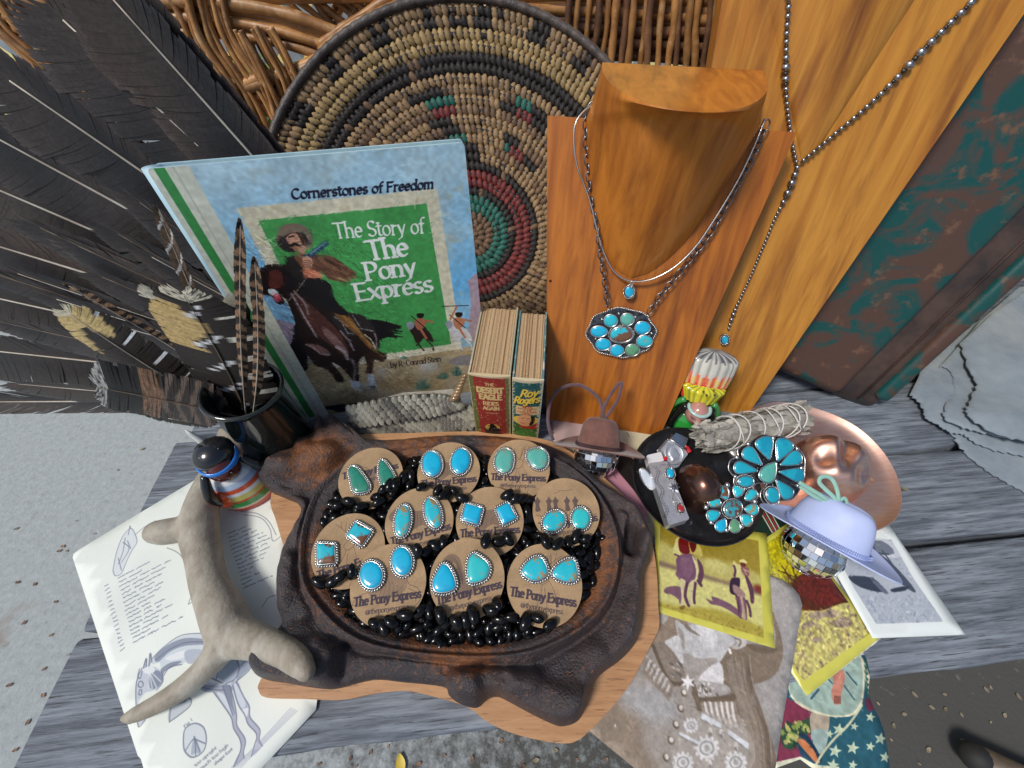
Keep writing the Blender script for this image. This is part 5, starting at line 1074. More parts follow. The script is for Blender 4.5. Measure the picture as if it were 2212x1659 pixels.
CARDS = [  # z6 centre, kind, text tilt, text height, z, tilts, what is on it
    ((528, 305), 'bull', 13, .12, .0465, 7, -2, 'two long green teardrop stones'), ((1050, 265), 'bison', 6, -.42, .0475, 6, 0, 'two plain sky blue oval stones, in the top row'), ((1518, 245), 'deer', -3, -.40, .0475, 6, 3, 'two blue-green rounded stones and an antlered hare drawing'),
    ((1835, 530), 'riders', 8, -.42, .047, 7, 3, 'two small oval stones and a row of tiny riders'), ((853, 600), 'bison', 15, -.45, .0475, 7, -1, 'two narrow upright oval stones'), ((1325, 595), 'bison', 4, -.40, .0475, 7, 0, 'two plain square turquoise stones'),
    ((378, 790), 'deer', 18, -.52, .046, 7, -4, 'two square stones half brown half turquoise'), ((645, 1020), 'armadillo', 7, -.42, .0500, 6, 0, 'two plain sky blue ovals and an armadillo drawing'), ((1173, 978), 'rooster', 13, -.44, .0515, 6, 0, 'two bright rounded triangle stones and a rooster drawing'),
    ((1690, 1020), 'deer', -9, -.40, .0500, 7, 3, 'two rounded triangle stones with golden veins')]
CP_ = []
RC = .0290
for i, (c, kind, tt, ty, z, ta, tx, what) in enumerate(CARDS):
    o = G(*D6(*c), z); P = flat(o, 0, R(ta), R(tx)); CP_.append(P)
    pl_ = [(RC * math.cos(a), RC * math.sin(a)) for a in np.linspace(0, 2 * math.pi, 65)[:-1]]
    VF, mi, uv = slab(pl_, -.0009, 0, P, (-RC, -RC, RC, RC)); m = imgmat('card_print', card_canvas(kind, tt, ty), rough=.75, spec=.25, grain=.08, gsc=900)
    ob = obj('round_card', VF, [m, m_cardedge], mi=mi, uv=uv, smooth=False, bevel=0, label='round brown card carrying ' + what, cat='display card', group='round earring cards in the tray')
def turq(name, a, b, v, s=180, lo=.55, hi=.62, d=1.2):
    return mat(name, a, b, rough=.16, scale=90, lo=.3, hi=.7, c3=v, s3=s, lo3=lo, hi3=hi, coat=.6, spec=.6, dist=d)
TB = (.012, .40, .60)
m_t = {'plain': turq('turquoise_plain', (.004, .42, .70), (.012, .50, .74), (.006, .38, .64), 60), 'vein': turq('turquoise_veined', (.008, .46, .60), (.03, .56, .64), (.36, .25, .10), 170, .555, .61), 'green': turq('turquoise_green', (.012, .20, .13), (.03, .28, .19), (.30, .22, .08), 140, .62, .70),
       'sea': turq('turquoise_sea', (.06, .42, .38), (.16, .46, .36), (.30, .24, .10), 160, .58, .68), 'brown': turq('turquoise_brown', (.008, .46, .62), (.03, .54, .62), (.17, .07, .03), 70, .48, .53), 'pale': turq('turquoise_pale', (.02, .52, .58), (.05, .58, .56), (.25, .30, .2), 120, .60, .66), 'moss': turq('turquoise_moss', (.10, .30, .16), (.14, .38, .2), (.08, .2, .1), 120)}
m_silv = mat('bright_silver', (.80, .80, .78), (.62, .62, .60), rough=.2, metal=1, scale=300, r2=.35); m_ox = mat('blackened_silver', (.06, .06, .065), (.16, .16, .17), rough=.42, metal=1, scale=260)
def rope_vf(curve, P, z, r, pitch, closed=True):
    """twisted wire: slanted little ellipsoids following a closed curve"""
    C_ = np.asarray(curve); d = np.r_[0, np.cumsum(np.linalg.norm(np.roll(C_, -1, 0) - C_, axis=1))]; L = d[-1]; n = max(8, int(L / pitch)); out = []
    for k in range(n):
        s = L * k / n; i = np.searchsorted(d, s, 'right') - 1; i = min(i, len(C_) - 1); f = (s - d[i]) / (d[i + 1] - d[i] + 1e-12); a, b = C_[i], C_[(i + 1) % len(C_)]; p = a + (b - a) * f; t = nrm(b - a); nn = np.array([-t[1], t[0]])
        u = nrm(t * .62 + nn * .78); Q = Plane(P.w(p[0], p[1], z), P.e1 * u[0] + P.e2 * u[1], P.e1 * -u[1] + P.e2 * u[0])
        out.append(ball(Q.o, (r * 1.75, r * .72, r * 1.1), 6, 4, Q))
    return jn(*out)
def offs(curve, d):
    C_ = np.asarray(curve); t = np.roll(C_, -1, 0) - np.roll(C_, 1, 0); t /= np.linalg.norm(t, axis=1)[:, None] + 1e-12; ar = np.sum(C_[:, 0] * np.roll(C_[:, 1], -1) - np.roll(C_[:, 0], -1) * C_[:, 1]); n_ = np.stack([t[:, 1], -t[:, 0]], 1) * (1 if ar > 0 else -1); return C_ + n_ * d
def dome(curve, P, z0, h):
    C_ = np.asarray(curve); c = C_.mean(0); n = len(C_); ar = np.sum(C_[:, 0] * np.roll(C_[:, 1], -1) - np.roll(C_[:, 0], -1) * C_[:, 1])
    if ar < 0: C_ = C_[::-1]
    V = []
    for k, z in ((1, 0), (1, .45), (.95, .75), (.82, .93), (.55, 1.0), (.25, 1.03)): V += [P.w(*(c + (p - c) * k), z0 + h * z) for p in C_]
    V.append(P.w(c[0], c[1], z0 + h * 1.04)); m = 6
    Fc = [(i * n + j, i * n + (j + 1) % n, (i + 1) * n + (j + 1) % n, (i + 1) * n + j) for i in range(m - 1) for j in range(n)] + [((m - 1) * n + j, (m - 1) * n + (j + 1) % n, len(V) - 1) for j in range(n)]
    return V, Fc
def ell(cx_, cy_, rx, ry, rot, n=20):     # screen ellipse, rot degrees anticlockwise
    c, s = math.cos(R(rot)), math.sin(R(rot)); return [(cx_ + rx * math.cos(a) * c + ry * math.sin(a) * s, cy_ - rx * math.cos(a) * s + ry * math.sin(a) * c) for a in np.linspace(0, 2 * math.pi, n, endpoint=False)]
def stone_set(curve, P, z, mat_, parent, h=.0028, rope=.00098, gap=.0016, plate=True, bez=.00045):
    cu = np.asarray(curve)
    if plate:
        VF, _, _ = slab([tuple(p) for p in offs(cu, gap + rope * .9)], z, z + .0010, P); obj('backplate', VF, m_ox, parent, smooth=False)
    st = obj('stone', dome(cu, P, z + .0008, h), mat_, parent, edge=40)
    obj('bezel', tube([P.w(p[0], p[1], z + .0008 + h * .55) for p in offs(cu, bez * .5)], bez, 6, True), m_silv, st)
    if rope: obj('rope_border', rope_vf(offs(cu, gap), P, z + .0014, rope, rope * 2.0), m_silv, parent)
def quad(*p, n=5):
    out = []
    for i in range(4):
        a, b = np.array(p[i], float), np.array(p[(i + 1) % 4], float); out += [tuple(a + (b - a) * t) for t in (.04, .3, .5, .7, .96)]
    return out
EAR = [  # card, curve in z6 units, smooth, material, words
    (0, [(400, 235), (430, 240), (480, 300), (515, 360), (505, 395), (450, 408), (415, 395), (395, 320), (385, 260)], 1, 'green', 'long green teardrop stud, left of its pair'), (0, [(595, 195), (620, 200), (670, 270), (692, 330), (680, 355), (620, 368), (600, 340), (585, 260)], 1, 'green', 'long green teardrop stud, right of its pair'),
    (1, ell(938, 215, 62, 83, 4), 0, 'plain', 'plain sky blue oval stud on the top middle card, left one'), (1, ell(1130, 197, 60, 84, -10), 0, 'plain', 'plain sky blue oval stud on the top middle card, right one'),
    (2, [(1440, 115), (1475, 150), (1475, 215), (1455, 260), (1405, 272), (1365, 225), (1370, 165), (1400, 125)], 1, 'sea', 'tall sea green pebble shaped stud beside the drawn hare'), (2, [(1600, 125), (1660, 110), (1705, 150), (1705, 215), (1670, 245), (1620, 235), (1580, 180), (1580, 140)], 1, 'sea', 'wide sea green pebble shaped stud right of the drawn hare'),
    (3, ell(1755, 598, 76, 62, 38), 0, 'vein', 'tilted oval stud with a tan vein under the printed riders'), (3, ell(1935, 580, 57, 71, 0), 0, 'pale', 'upright oval stud on the rightmost card in the tray'),
    (4, ell(742, 597, 49, 106, -8), 0, 'vein', 'narrow oval stud leaning right, left of its pair'), (4, ell(945, 545, 50, 102, 14), 0, 'vein', 'narrow oval stud leaning left, right of its pair'),
    (5, quad((1165, 480), (1275, 510), (1245, 622), (1140, 590)), 0, 'plain', 'plain square turquoise stud, left of its pair'), (5, quad((1368, 516), (1450, 474), (1503, 577), (1415, 622)), 0, 'plain', 'plain square turquoise stud, right of its pair'),
    (6, quad((430, 604), (536, 665), (466, 766), (370, 693)), 0, 'brown', 'diamond set square stud with a brown upper corner'), (6, quad((170, 748), (286, 754), (291, 880), (174, 890)), 0, 'brown', 'square stud with a brown patch at its lower edge'),
    (7, ell(532, 960, 75, 90, 4), 0, 'plain', 'large sky blue oval stud, lower left of the armadillo card'), (7, ell(738, 868, 66, 94, 4), 0, 'plain', 'large sky blue oval stud, upper right of the armadillo card'),
    (8, [(1010, 890), (1045, 900), (1080, 960), (1095, 1020), (1080, 1055), (1020, 1075), (960, 1065), (945, 1010), (975, 940)], 1, 'plain', 'bright rounded triangle stud at the left of the rooster card'), (8, [(1215, 820), (1250, 830), (1310, 880), (1320, 930), (1290, 985), (1200, 1010), (1180, 960), (1185, 860)], 1, 'pale', 'bright rounded triangle stud at the right of the rooster card'),
    (9, [(1640, 840), (1680, 855), (1710, 930), (1690, 975), (1620, 995), (1555, 960), (1545, 920), (1590, 865)], 1, 'vein', 'golden veined rounded triangle stud, left of its pair'), (9, [(1860, 855), (1895, 870), (1910, 950), (1895, 995), (1830, 1000), (1755, 965), (1760, 920), (1810, 875)], 1, 'vein', 'golden veined rounded triangle stud, right of its pair')]
for ci, cu, sm, mt, words in EAR:
    P = CP_[ci]; pts = [P.px(*D6(*p), .002) for p in cu]
    if sm: pts = spl(pts, 3, True)
    pts = np.array(pts); o = P.w(*pts.mean(0), 0)
    e = empty('stud_earring', o, label=words, cat='earring', group='turquoise stud earrings on round cards')
    stone_set(pts, P, .0002, m_t[mt], e)
# ================================================================== beans
m_bean = mat('glossy_black_bean', (.0022, .0022, .0028), (.0045, .004, .004), rough=.15, scale=40, spec=.36, coat=.1, jit=.3)
m_hil = mat('bean_scar', (.55, .52, .46), rough=.5)
def bean_vf():
    V, Fc = ball((0, 0, 0), (.0069, .0044, .0040), 14, 9); V[:, 1] += .10 * (V[:, 0] ** 2) / .0068 - .0003; V[:, 1] *= 1 - .08 * np.sign(V[:, 1]); return V, Fc
bV, bF = bean_vf(); hV, hF = ball((0, -.0040, 0), (.0012, .0006, .0006), 6, 4)
bme = mkmesh('black_bean', *jn((bV, bF), (hV, hF)), [m_bean, m_hil], mi=[0] * len(bF) + [1] * len(hF))
def rot(q):
    a = q.uniform(0, 2 * math.pi); t = q.normal() * .35; s = q.uniform(0, 2 * math.pi)
    x = np.array([math.cos(a) * math.cos(t), math.sin(a) * math.cos(t), math.sin(t)]); u = nrm(np.cross(x, [0, 0, 1])); v = np.cross(x, u); return x, u * math.cos(s) + v * math.sin(s), -u * math.sin(s) + v * math.cos(s)
cand = []
def uncovered(p, m=.0):       # is the bean clear of every card (seen along the card's normal)?
    for P in CP_:
        d = np.array(p) - P.o
        if math.hypot(d @ P.e1, d @ P.e2) < RC - m + .001 and d @ P.n > -.0068: return False
    return True
def pile(x, y): r = rho(x, y); return .0305 + .0105 * min(1, max(0, (.90 - r) / .22))
under = []
for lay, (sp_, dz, rm) in enumerate(((.0098, -.011, .85), (.0092, -.0055, .89), (.0086, 0, .915))):
    x = -.19; row = 0
    while x < .11:
        y = -.01 + (row % 2) * sp_ / 2
        while y < .21:
            px_, py_ = x + nrs.randn() * .0013, y + nrs.randn() * .0013; r = rho(px_, py_)
            lim = rm + .04 * math.sin(7 * math.atan2(py_ - TC_[1], px_ - TC_[0]) + 1)
            if r < lim:
                z = max(pile(px_, py_) + dz, .0302) + nrs.randn() * .0008; q = np.array([px_, py_, z])
                if uncovered(q): (cand if dz >= -.006 and uncovered(q, .004) else under).append(q)
                elif dz < 0: under.append(q - [0, 0, .006]) if uncovered(q - [0, 0, .006]) and z > .037 else None
            y += sp_
        x += sp_ * .87; row += 1
# loose beans lying over the lower edges of the cards
over = [(560, 440), (600, 400), (620, 385), (650, 360), (700, 350), (745, 330), (720, 375), (680, 395), (640, 415), (590, 470), (550, 470), (310, 500), (340, 520), (290, 470), (470, 500), (430, 520), (800, 300), (780, 340), (760, 285),
        (870, 370), (905, 380), (975, 390), (1040, 408), (1085, 395), (1140, 440), (1010, 420), (940, 400), (1540, 450), (1500, 450), (1440, 420), (1400, 400), (1590, 455), (1010, 740), (960, 770), (900, 800), (840, 800), (1050, 720), (880, 830), (1390, 730), (1450, 715), (1350, 740), (1420, 760), (1300, 730), (1480, 740),
        (1905, 700), (1850, 735), (1960, 720), (2000, 720), (1700, 730), (1640, 700), (1780, 750), (180, 1010), (330, 965), (210, 960), (270, 1000), (400, 940), (300, 1010), (150, 1000), (360, 1000),
        (560, 1280), (670, 1270), (750, 1230), (860, 1205), (720, 1260), (610, 1310), (530, 1300), (990, 1230), (1210, 1225), (1100, 1280), (1040, 1270), (1160, 1265), (1260, 1240), (1330, 1190), (1560, 1270), (1640, 1245), (1730, 1290), (1530, 1230), (1690, 1300), (1600, 1300), (1480, 1240), (925, 1190), (1375, 1150), (450, 480), (500, 490), (380, 470)]
ontop = []
for (a, b) in over:
    u, v = D6(a, b); p = G(u, v, .047)
    best = None
    for P in CP_:
        w = P.pw(u, v, .0042); d = w - P.o
        if math.hypot(d @ P.e1, d @ P.e2) < RC + .002 and (best is None or w[2] > best[2]): best = w
    q = best if best is not None else G(u, v, .044)
    if all(np.linalg.norm(q - o) > .006 for o in ontop): ontop.append(q)
allb = ontop + [c for c in cand if all(np.linalg.norm(c - o) > .0075 for o in ontop)]
allb.sort(key=lambda p: -p[2]); own_, rest = allb[:298], allb[298:] + under
qr = np.random.RandomState(5)
for p in own_:
    x, y, z = rot(qr); s = qr.uniform(.88, 1.12)
    inst('black_bean', bme, M4(p, x * s, y * s, z * s), label='glossy black bean lying loose in the iron steer tray', cat='bean', group='black beans in the iron tray')
vs, fs = np.array(bV), bF; L_ = []
for p in rest:
    x, y, z = rot(qr); L_.append((vs @ np.array([x, y, z]) + p, fs))
obj('buried_beans', jn(*L_), m_bean, kind='stuff', label='lower layers of glossy black beans under the loose ones', cat='beans')
print('beans', len(own_), len(rest))
# ================================================================== glazed ceramics
def z5(x, y): return (1344 + .2728 * x, 768 + .2728 * y)
def z4(x, y): return (109.7 + .2728 * x, 877.8 + .2728 * y)
def z5b(x, y): return (1042.3 + .2356 * x, 713.2 + .2356 * y)
def z9(x, y): return (1475 + x / 3, 1106 + y / 3)
def vcglaze(name, rough=.14):
    m = vcolmat(name, rough=rough, sheen=0, spec=.55, scale=150); t = m.node_tree
    for n in t.nodes:
        if n.type == 'MAP_RANGE': n.inputs['To Min'].default_value = .93; n.inputs['To Max'].default_value = 1.07
        if n.type == 'BUMP': n.inputs['Strength'].default_value = .06
    t.nodes['Principled BSDF'].inputs['Coat Weight'].default_value = .5; return m
m_glz = vcglaze('painted_glaze')
m_jar = mat('black_green_glaze', (.006, .009, .009), (.010, .022, .018), rough=.10, scale=14, c3=(.06, .035, .02), s3=60, lo3=.68, hi3=.74, coat=.7, spec=.6)
JP = Plane((-.253, .2075, .0015), (.993, 0, -.12), (0, 1, 0)); JH = .106
jar = empty('feather_jar', JP.o, label='tall black-green glazed pottery jar full of feathers beside the picture book', cat='jar')
obj('jar_body', lathe([(.030, 0), (.0355, .003), (.0365, .014), (.0350, .030), (.0322, .045), (.0308, .07), (.0302, .098), (.0318, JH - .004), (.0330, JH), (.0312, JH + .0012), (.0290, JH - .003), (.0284, .09), (.028, .03), (.020, .012)], 48, JP, caps=True), m_jar, jar, edge=70)
obj('rim', tube([JP.w(.0318 * math.cos(a), .0318 * math.sin(a), JH) for a in np.linspace(0, 2 * math.pi, 41)[:-1]], .0021, 8, True), m_jar, jar)
# ---- feathers standing in the jar (each its own thing)
JF = frame((-.250, .2075, 0), .05, .10)
BW_ = np.array((.017, .012, .010)); 
def barred(k, c, q):
    b = math.sin(k * 95 + 2.5 * abs(c) + 1.2 * math.sin(k * 31)); return (np.array((.26, .155, .085)) if b > .0 else np.array((.022, .014, .012))) * (1 + .15 * q.randn())
def bigbar(k, c, q):
    if k > .93 and q.rand() < .8: return np.array((.62, .58, .46))
    if c > -.1 and k > .55 and c > .15 + .25 * math.sin(k * 23): 
        if k < .9: return np.array((.50, .36, .15)) * (1 + .12 * q.randn())
    if c < -.42 and math.sin(k * 40) > .62 and k < .82: return np.array((.62, .60, .52))
    if -.3 < c < .35 and math.sin(k * 31 + 5 * c) > .93: return np.array((.75, .76, .78))
    return BW_ * (1 + .1 * q.randn())
def yellowtip(k, c, q):
    e = .78 + .10 * math.sin(5 * c) - .10 * max(0, c)
    if k > e: return np.array((.58, .44, .19)) * (1 + .12 * q.randn()) if k < .955 else np.array((.62, .57, .42))
    if c < -.2 and math.sin(k * 27 + 4) > .93: return np.array((.72, .74, .76))
    return BW_ * (1.1 + .12 * q.randn())
def turkey(k, c, q):
    if k > .93: return np.array((.50, .50, .48)) if q.rand() < .6 else BW_ * .6
    if .70 < k < .88: return np.array((.006, .006, .007))
    if .55 < k < .70: return np.array((.20, .11, .065)) * (1 + .4 * q.randn())
    if k >= .88: return np.array((.014, .015, .014))
    return (np.array((.14, .10, .075)) if math.sin(k * 60 + 5 * abs(c)) > .3 else np.array((.03, .022, .02))) * (1 + .2 * q.randn())
def darkf(k, c, q):
    if k > .88 and c > .1: return np.array((.55, .52, .42))
    return BW_ * (.9 + .15 * q.randn())
def specked(k, c, q): return np.array((.60, .60, .58)) if math.sin(k * 55 + 3 * c) > .88 else np.array((.10, .065, .04)) * (1 + .2 * q.randn())
jf = [((548, 905), (541, 455), .0036, .0036, barred, .014, .012, 'tall narrow barred brown feather standing in front of the book cover', .25, 0), ((556, 905), (573, 530), .0040, .0042, barred, .017, -.02, 'shorter barred brown feather right of the tallest one in the jar', .25, 0),
      ((548, 915), (404, 622), .036, .033, bigbar, .006, -.03, 'broad dark feather with white bars and a pale fringed top', .16, 0), ((520, 900), (146, 668), .024, .024, yellowtip, .002, .03, 'dark feather ending in a creamy yellow notched tip at the far left', .30, 0),
      ((520, 880), (318, 628), .018, .014, darkf, -.004, 0, 'dark feather with a white edged tip between the larger ones', .3, 0), ((520, 860), (128, 622), .004, .0045, barred, -.006, -.02, 'thin barred feather with a white end reaching far left', .3, 0),
      ((545, 880), (246, 800), .036, .034, turkey, .014, .0, 'fan tipped turkey feather with black band and pale fringe hanging left', .10, .006), ((535, 880), (316, 464), .0050, .0042, specked, -.012, .03, 'thin speckled feather along the spine of the picture book', .2, 0),
      ((545, 905), (300, 900), .010, .016, lambda k, c, q: (np.array((.5, .48, .45)) if c < -.3 and q.rand() < .3 else BW_), .004, .05, 'dark ragged feather drooping over the jar rim at lower left', .3, -.01),
      ((550, 905), (505, 650), .012, .008, darkf, -.006, 0, 'short black feather behind the barred pair', .3, 0)]
for i, (b_, t_, wl_, wr_, fn, of, bo_, lab, f0, cu_) in enumerate(jf):
    e = empty('feather', JF.pw(*b_), label=lab, cat='feather', group='feathers in the glazed jar')
    feather(e, JF, b_, t_, wl_, wr_, fn, off=of, bow=bo_, n=120 if wl_ > .01 else 170, f0=f0, sweep=.05 if wl_ > .008 else .02, quill=.0011 if wl_ > .01 else .0007, splits=5, seed=200 + i, tipround=.07 if fn is turkey else .22 if wl_ > .012 else .15, rag=.22 if wl_ > .006 else .06, curl=cu_, qm=m_quilld if fn in (bigbar, turkey) else m_quill, camber=.10)
# ---- painted shakers
def on(P, a, b, c): return P.w(a, b, c)
def vball(parent, nm, c, r, P, col, n=18, m=12, mod=None):
    VF = ball((0, 0, 0), r, n, m); V = VF[0]
    if mod: V = np.array([mod(*v) for v in V])
    W = np.array([P.w(*(np.array(c) + v)) for v in V]); o = obj(nm, (W, VF[1]), m_glz, parent); setcol(o, np.array([col(*v) if callable(col) else col for v in V])); return o
def figpx(P, x, y, z): p = P.w(x, y, z) - C0; zc = p @ fw; return CX + F * (p @ rt) / zc, CY - F * (p @ up) / zc
fb = G(548, 1052, .0016); yw = R(38); FP = Plane(fb, (math.cos(yw), math.sin(yw), 0), (-math.sin(yw), math.cos(yw), 0)); FP.e1, FP.e2, FP.n = FP.e1 * 1.22, FP.e2 * 1.22, FP.n * 1.28
f1 = empty('figurine_shaker', fb, label='painted figurine shaker with black hair, blue headband and striped blanket on the paper sheet', cat='figurine')
prof = [(.0, 0), (.0225, 0), (.0235, .002), (.0232, .007), (.0220, .013), (.0200, .020), (.0175, .027), (.014, .033), (.009, .037), (.004, .039)]
prof = [(float(np.interp(t, range(10), [a for a, b in prof])), float(np.interp(t, range(10), [b for a, b in prof]))) for t in np.linspace(0, 9, 64)]; VF = lathe(prof, 40, FP, 1.0, .85); ob = obj('blanket', VF, m_glz, f1, edge=60)
def bl_col(r, z, a):
    fr = math.cos(a + math.pi / 2); s = z + .003 * fr
    if z < .005: return (.62, .06, .02)
    if z < .0075: return (.75, .62, .45)
    if z < .0125: return (.05, .33, .07)
    if fr < .15 and z < .026: return (.80, .14, .02)
    if z < .0150: return (.60, .09, .03)
    if z < .0190: return (.62, .58, .16)
    if z < .0225: return (.72, .76, .78)
    if z < .0265: return (.66, .10, .04)
    if z < .031: return (.42, .55, .72)
    return (.75, .76, .76)
setcol(ob, np.array([bl_col(r, z, 2 * math.pi * j / 40) for r, z in prof for j in range(40)]))
vball(f1, 'head', (0, -.0055, .0425), (.0106, .0092, .0120), FP, lambda x, y, z: (.085, .014, .010) if y < .004 else (.01, .01, .012), mod=lambda x, y, z: (x, y - (.0026 if abs(x) < .0022 and -.003 < z < .001 and y < 0 else 0), z))
vball(f1, 'hair', (0, .004, .0512), (.0138, .0140, .0098), FP, (.010, .011, .014))
obj('headband', tube([FP.w(.0131 * math.cos(a), .0014 + .0143 * math.sin(a), .0480 + .0010 * math.sin(a)) for a in np.linspace(0, 2 * math.pi, 33)[:-1]], .0026, 8, True, ref=(0, 0, 1), flatten=(1.3, .5)), mat('blue_glaze', (.02, .22, .72), rough=.15, coat=.5), f1)
m_blk = mat('black_glaze', (.008, .008, .009), rough=.15, coat=.5, bump=.3, bscale=300)
vball(f1, 'blanket_fold', (-.0145, -.007, .0150), (.0085, .0085, .0110), FP, lambda x, y, z: (.80, .11, .012))
for ex in (-.0042, .0042): vball(f1, 'eye', (ex, -.0142, .0440), (.0013, .0009, .0008), FP, (.01, .008, .008), 8, 5)
vball(f1, 'nose', (0, -.0152, .0418), (.0014, .0016, .0026), FP, (.10, .016, .011), 10, 7)
for s in (1, -1): obj('braid', tube(spl([FP.w(s * .0125, -.004, .044), FP.w(s * .0175, -.010, .034), FP.w(s * .019, -.013, .026), FP.w(s * .017, -.016, .019)], 4), [.0030, .0034, .0038, .0042, .0045, .0047, .0048, .0048, .0044, .0038, .0030, .0020, .0010], 8), m_blk, f1)
obj('feather', tube([FP.w(-.002, .013, .046), FP.w(-.003, .016, .056), FP.w(-.004, .017, .066), FP.w(-.004, .017, .071)], [.005, .0048, .0028, .0005], 10, flatten=(1, .5)), mat('white_glaze', (.72, .73, .70), rough=.15, coat=.5), f1)
for x, y in ((-.004, .006), (.004, .006), (0, .002), (-.006, -.001), (.006, -.001)): obj('pour_hole', lathe([(.0008, 0), (.0006, .0002)], 8, Plane(FP.w(x, y, .0502 + .0098 * math.sqrt(max(.1, 1 - (x / .014) ** 2 - ((y - .002) / .015) ** 2)) + .0001), FP.e1, FP.e2)), m_hil, f1)
gb = G(1479, 912, 0); yw = R(-14); GP = Plane(gb, (math.cos(yw), math.sin(yw), 0), (-math.sin(yw), math.cos(yw), 0)); GP.e1, GP.e2, GP.n = GP.e1 * 1.15, GP.e2 * 1.1, GP.n * 1.12
f2 = empty('figurine_shaker', gb, label='painted figurine shaker with tall yellow, red and white feather headdress between the busts', cat='figurine')
prof = [(.0, 0), (.0205, 0), (.0215, .003), (.0205, .009), (.0175, .015), (.012, .020), (.007, .023), (.002, .024)]
prof = [(float(np.interp(t, range(8), [a for a, b in prof])), float(np.interp(t, range(8), [b for a, b in prof]))) for t in np.linspace(0, 7, 36)]; ob = obj('shoulders', lathe(prof, 36, GP, 1.08, .72), m_glz, f2, edge=60); setcol(ob, np.array([((.45, .42, .08) if z < .003 else (.03, .33, .05)) for r, z in prof for j in range(36)]))
SKN = (.50, .24, .20)
vball(f2, 'face', (0, -.010, .032), (.0100, .0110, .0125), GP, lambda x, y, z: ((.05, .02, .02) if (abs(abs(x) - .004) < .0016 and abs(z - .0022) < .0010) or (abs(x) < .003 and abs(z + .0062) < .0008) else (.62, .55, .42) if y < -.0118 else SKN), n=26, m=18, mod=lambda x, y, z: (x, y - (.0028 if abs(x) < .0024 and -.004 < z < .0015 and y < 0 else 0), z))
for s in (1, -1):
    obj('braid', tube(spl([GP.w(s * .0105, -.008, .038), GP.w(s * .0145, -.009, .028), GP.w(s * .0165, -.011, .018), GP.w(s * .017, -.013, .008)], 4), .0042, 8), m_blk, f2)
    obj('side_trail', tube(spl([GP.w(s * .0125, -.002, .040), GP.w(s * .0205, -.002, .028), GP.w(s * .022, -.006, .014), GP.w(s * .020, -.009, .004)], 4), .0036, 8), mat('green_glaze', (.05, .28, .07), rough=.15, coat=.5), f2)
obj('browband', tube([GP.w(.0094 * math.cos(a), -.0095 + .0100 * math.sin(a), .0392) for a in np.linspace(math.pi * .9, 2.1 * math.pi, 16)], .0019, 8), mat('pale_blue_glaze', (.40, .58, .55), rough=.15, coat=.5), f2)
def crest(nm, r0, r1, z0, z1, y0, cols, lean, n=64, ribs=17, m=12, bulge=0, thick=.35):
    V = []; C = []
    for i in range(m + 1):
        f = i / m
        for j in range(n):
            a = 2 * math.pi * j / n; rb = 1 + .055 * math.cos(a * ribs); r = (r0 + (r1 - r0) * f + bulge * math.sin(math.pi * f)) * rb * (1 if f < .8 else math.sqrt(max(.02, 1 - ((f - .8) / .21) ** 2))); z = z0 + (z1 - z0) * f - .012 * max(0, f - .8) * 0
            V.append(GP.w(r * math.cos(a), y0 + lean * f + r * thick * math.sin(a), z)); C.append(cols(f + .05 * math.cos(a * ribs), a))
    V.append(GP.w(0, y0 + lean, z1 + .001)); C.append(cols(1, 0))
    Fc = [(i * n + j, i * n + (j + 1) % n, (i + 1) * n + (j + 1) % n, (i + 1) * n + j) for i in range(m) for j in range(n)] + [(m * n + j, m * n + (j + 1) % n, len(V) - 1) for j in range(n)]
    o = obj(nm, (V, Fc), m_glz, f2); setcol(o, np.array(C)); return o
def cc2(f, a):
    if f < .40: return (.66, .05, .03)
    if f < .58: return (.68, .14, .06) if math.cos(a * 17) < .2 else (.72, .58, .20)
    if f < .93: return (.60, .58, .50) if math.cos(a * 17) > -.6 else (.30, .30, .28)
    return (.10, .10, .11) if math.cos(a * 17) > .1 else (.45, .44, .40)
crest('headdress', .0160, .0225, .040, .080, .003, cc2, .024, m=36, thick=.42, bulge=.0015)
crest('headdress_fringe', .0135, .0196, .0405, .0550, .001, lambda f, a: (.70, .62, .03) if math.cos(a * 17) > -.5 else (.30, .33, .02), .006, thick=.55)
for x, z in ((-.004, .060), (.003, .064), (.006, .058), (0, .056)): vball(f2, 'pour_hole', (x, -.0068, z), (.0010, .0012, .0010), GP, (.02, .015, .012), 8, 5)
# ================================================================== shed antler
m_ant = mat('weathered_antler', (.44, .405, .335), (.26, .22, .17), rough=.5, scale=55, sc3=(1, .6, 1), detail=12, lo=.34, hi=.62, c3=(.50, .48, .42), s3=26, lo3=.52, hi3=.68, bump=.55, bscale=240, bd=.0014, spec=.35)
def limb(L):
    pts = []; rs = []
    for u, v, r, z in L:
        p = G(u, v, z); dep = (p - C0) @ fw; pts.append(p); rs.append(r * dep / 833)
    a = spl([tuple(p) + (r,) for p, r in zip(pts, rs)], 5); P3 = a[:, :3]; r = a[:, 3]
    return jn(tube(P3, r, 16), ball(P3[-1], r[-1] * .99, 14, 9), ball(P3[0], r[0] * .99, 14, 9))
an = jn(limb([(508, 930, 28.3, .022), (470, 1010, 27.0, .022), (440, 1080, 32.9, .022), (430, 1140, 37.4, .022), (440, 1200, 34.5, .021), (452, 1260, 35.1, .021), (478, 1320, 41.9, .022), (498, 1370, 44.9, .022)]),
        limb([(440, 1120, 27.0, .021), (400, 1140, 27.0, .020), (362, 1148, 28.3, .019), (338, 1149, 25.0, .018)]),
        limb([(500, 1370, 41.9, .022), (455, 1430, 28.4, .020), (400, 1482, 25.0, .018), (340, 1520, 20.9, .015), (290, 1544, 16.6, .012), (268, 1551, 9.6, .010)]),
        limb([(500, 1372, 43.4, .022), (560, 1388, 34.5, .030), (610, 1406, 29.9, .043), (645, 1430, 27.5, .052), (663, 1452, 20.0, .056)]))
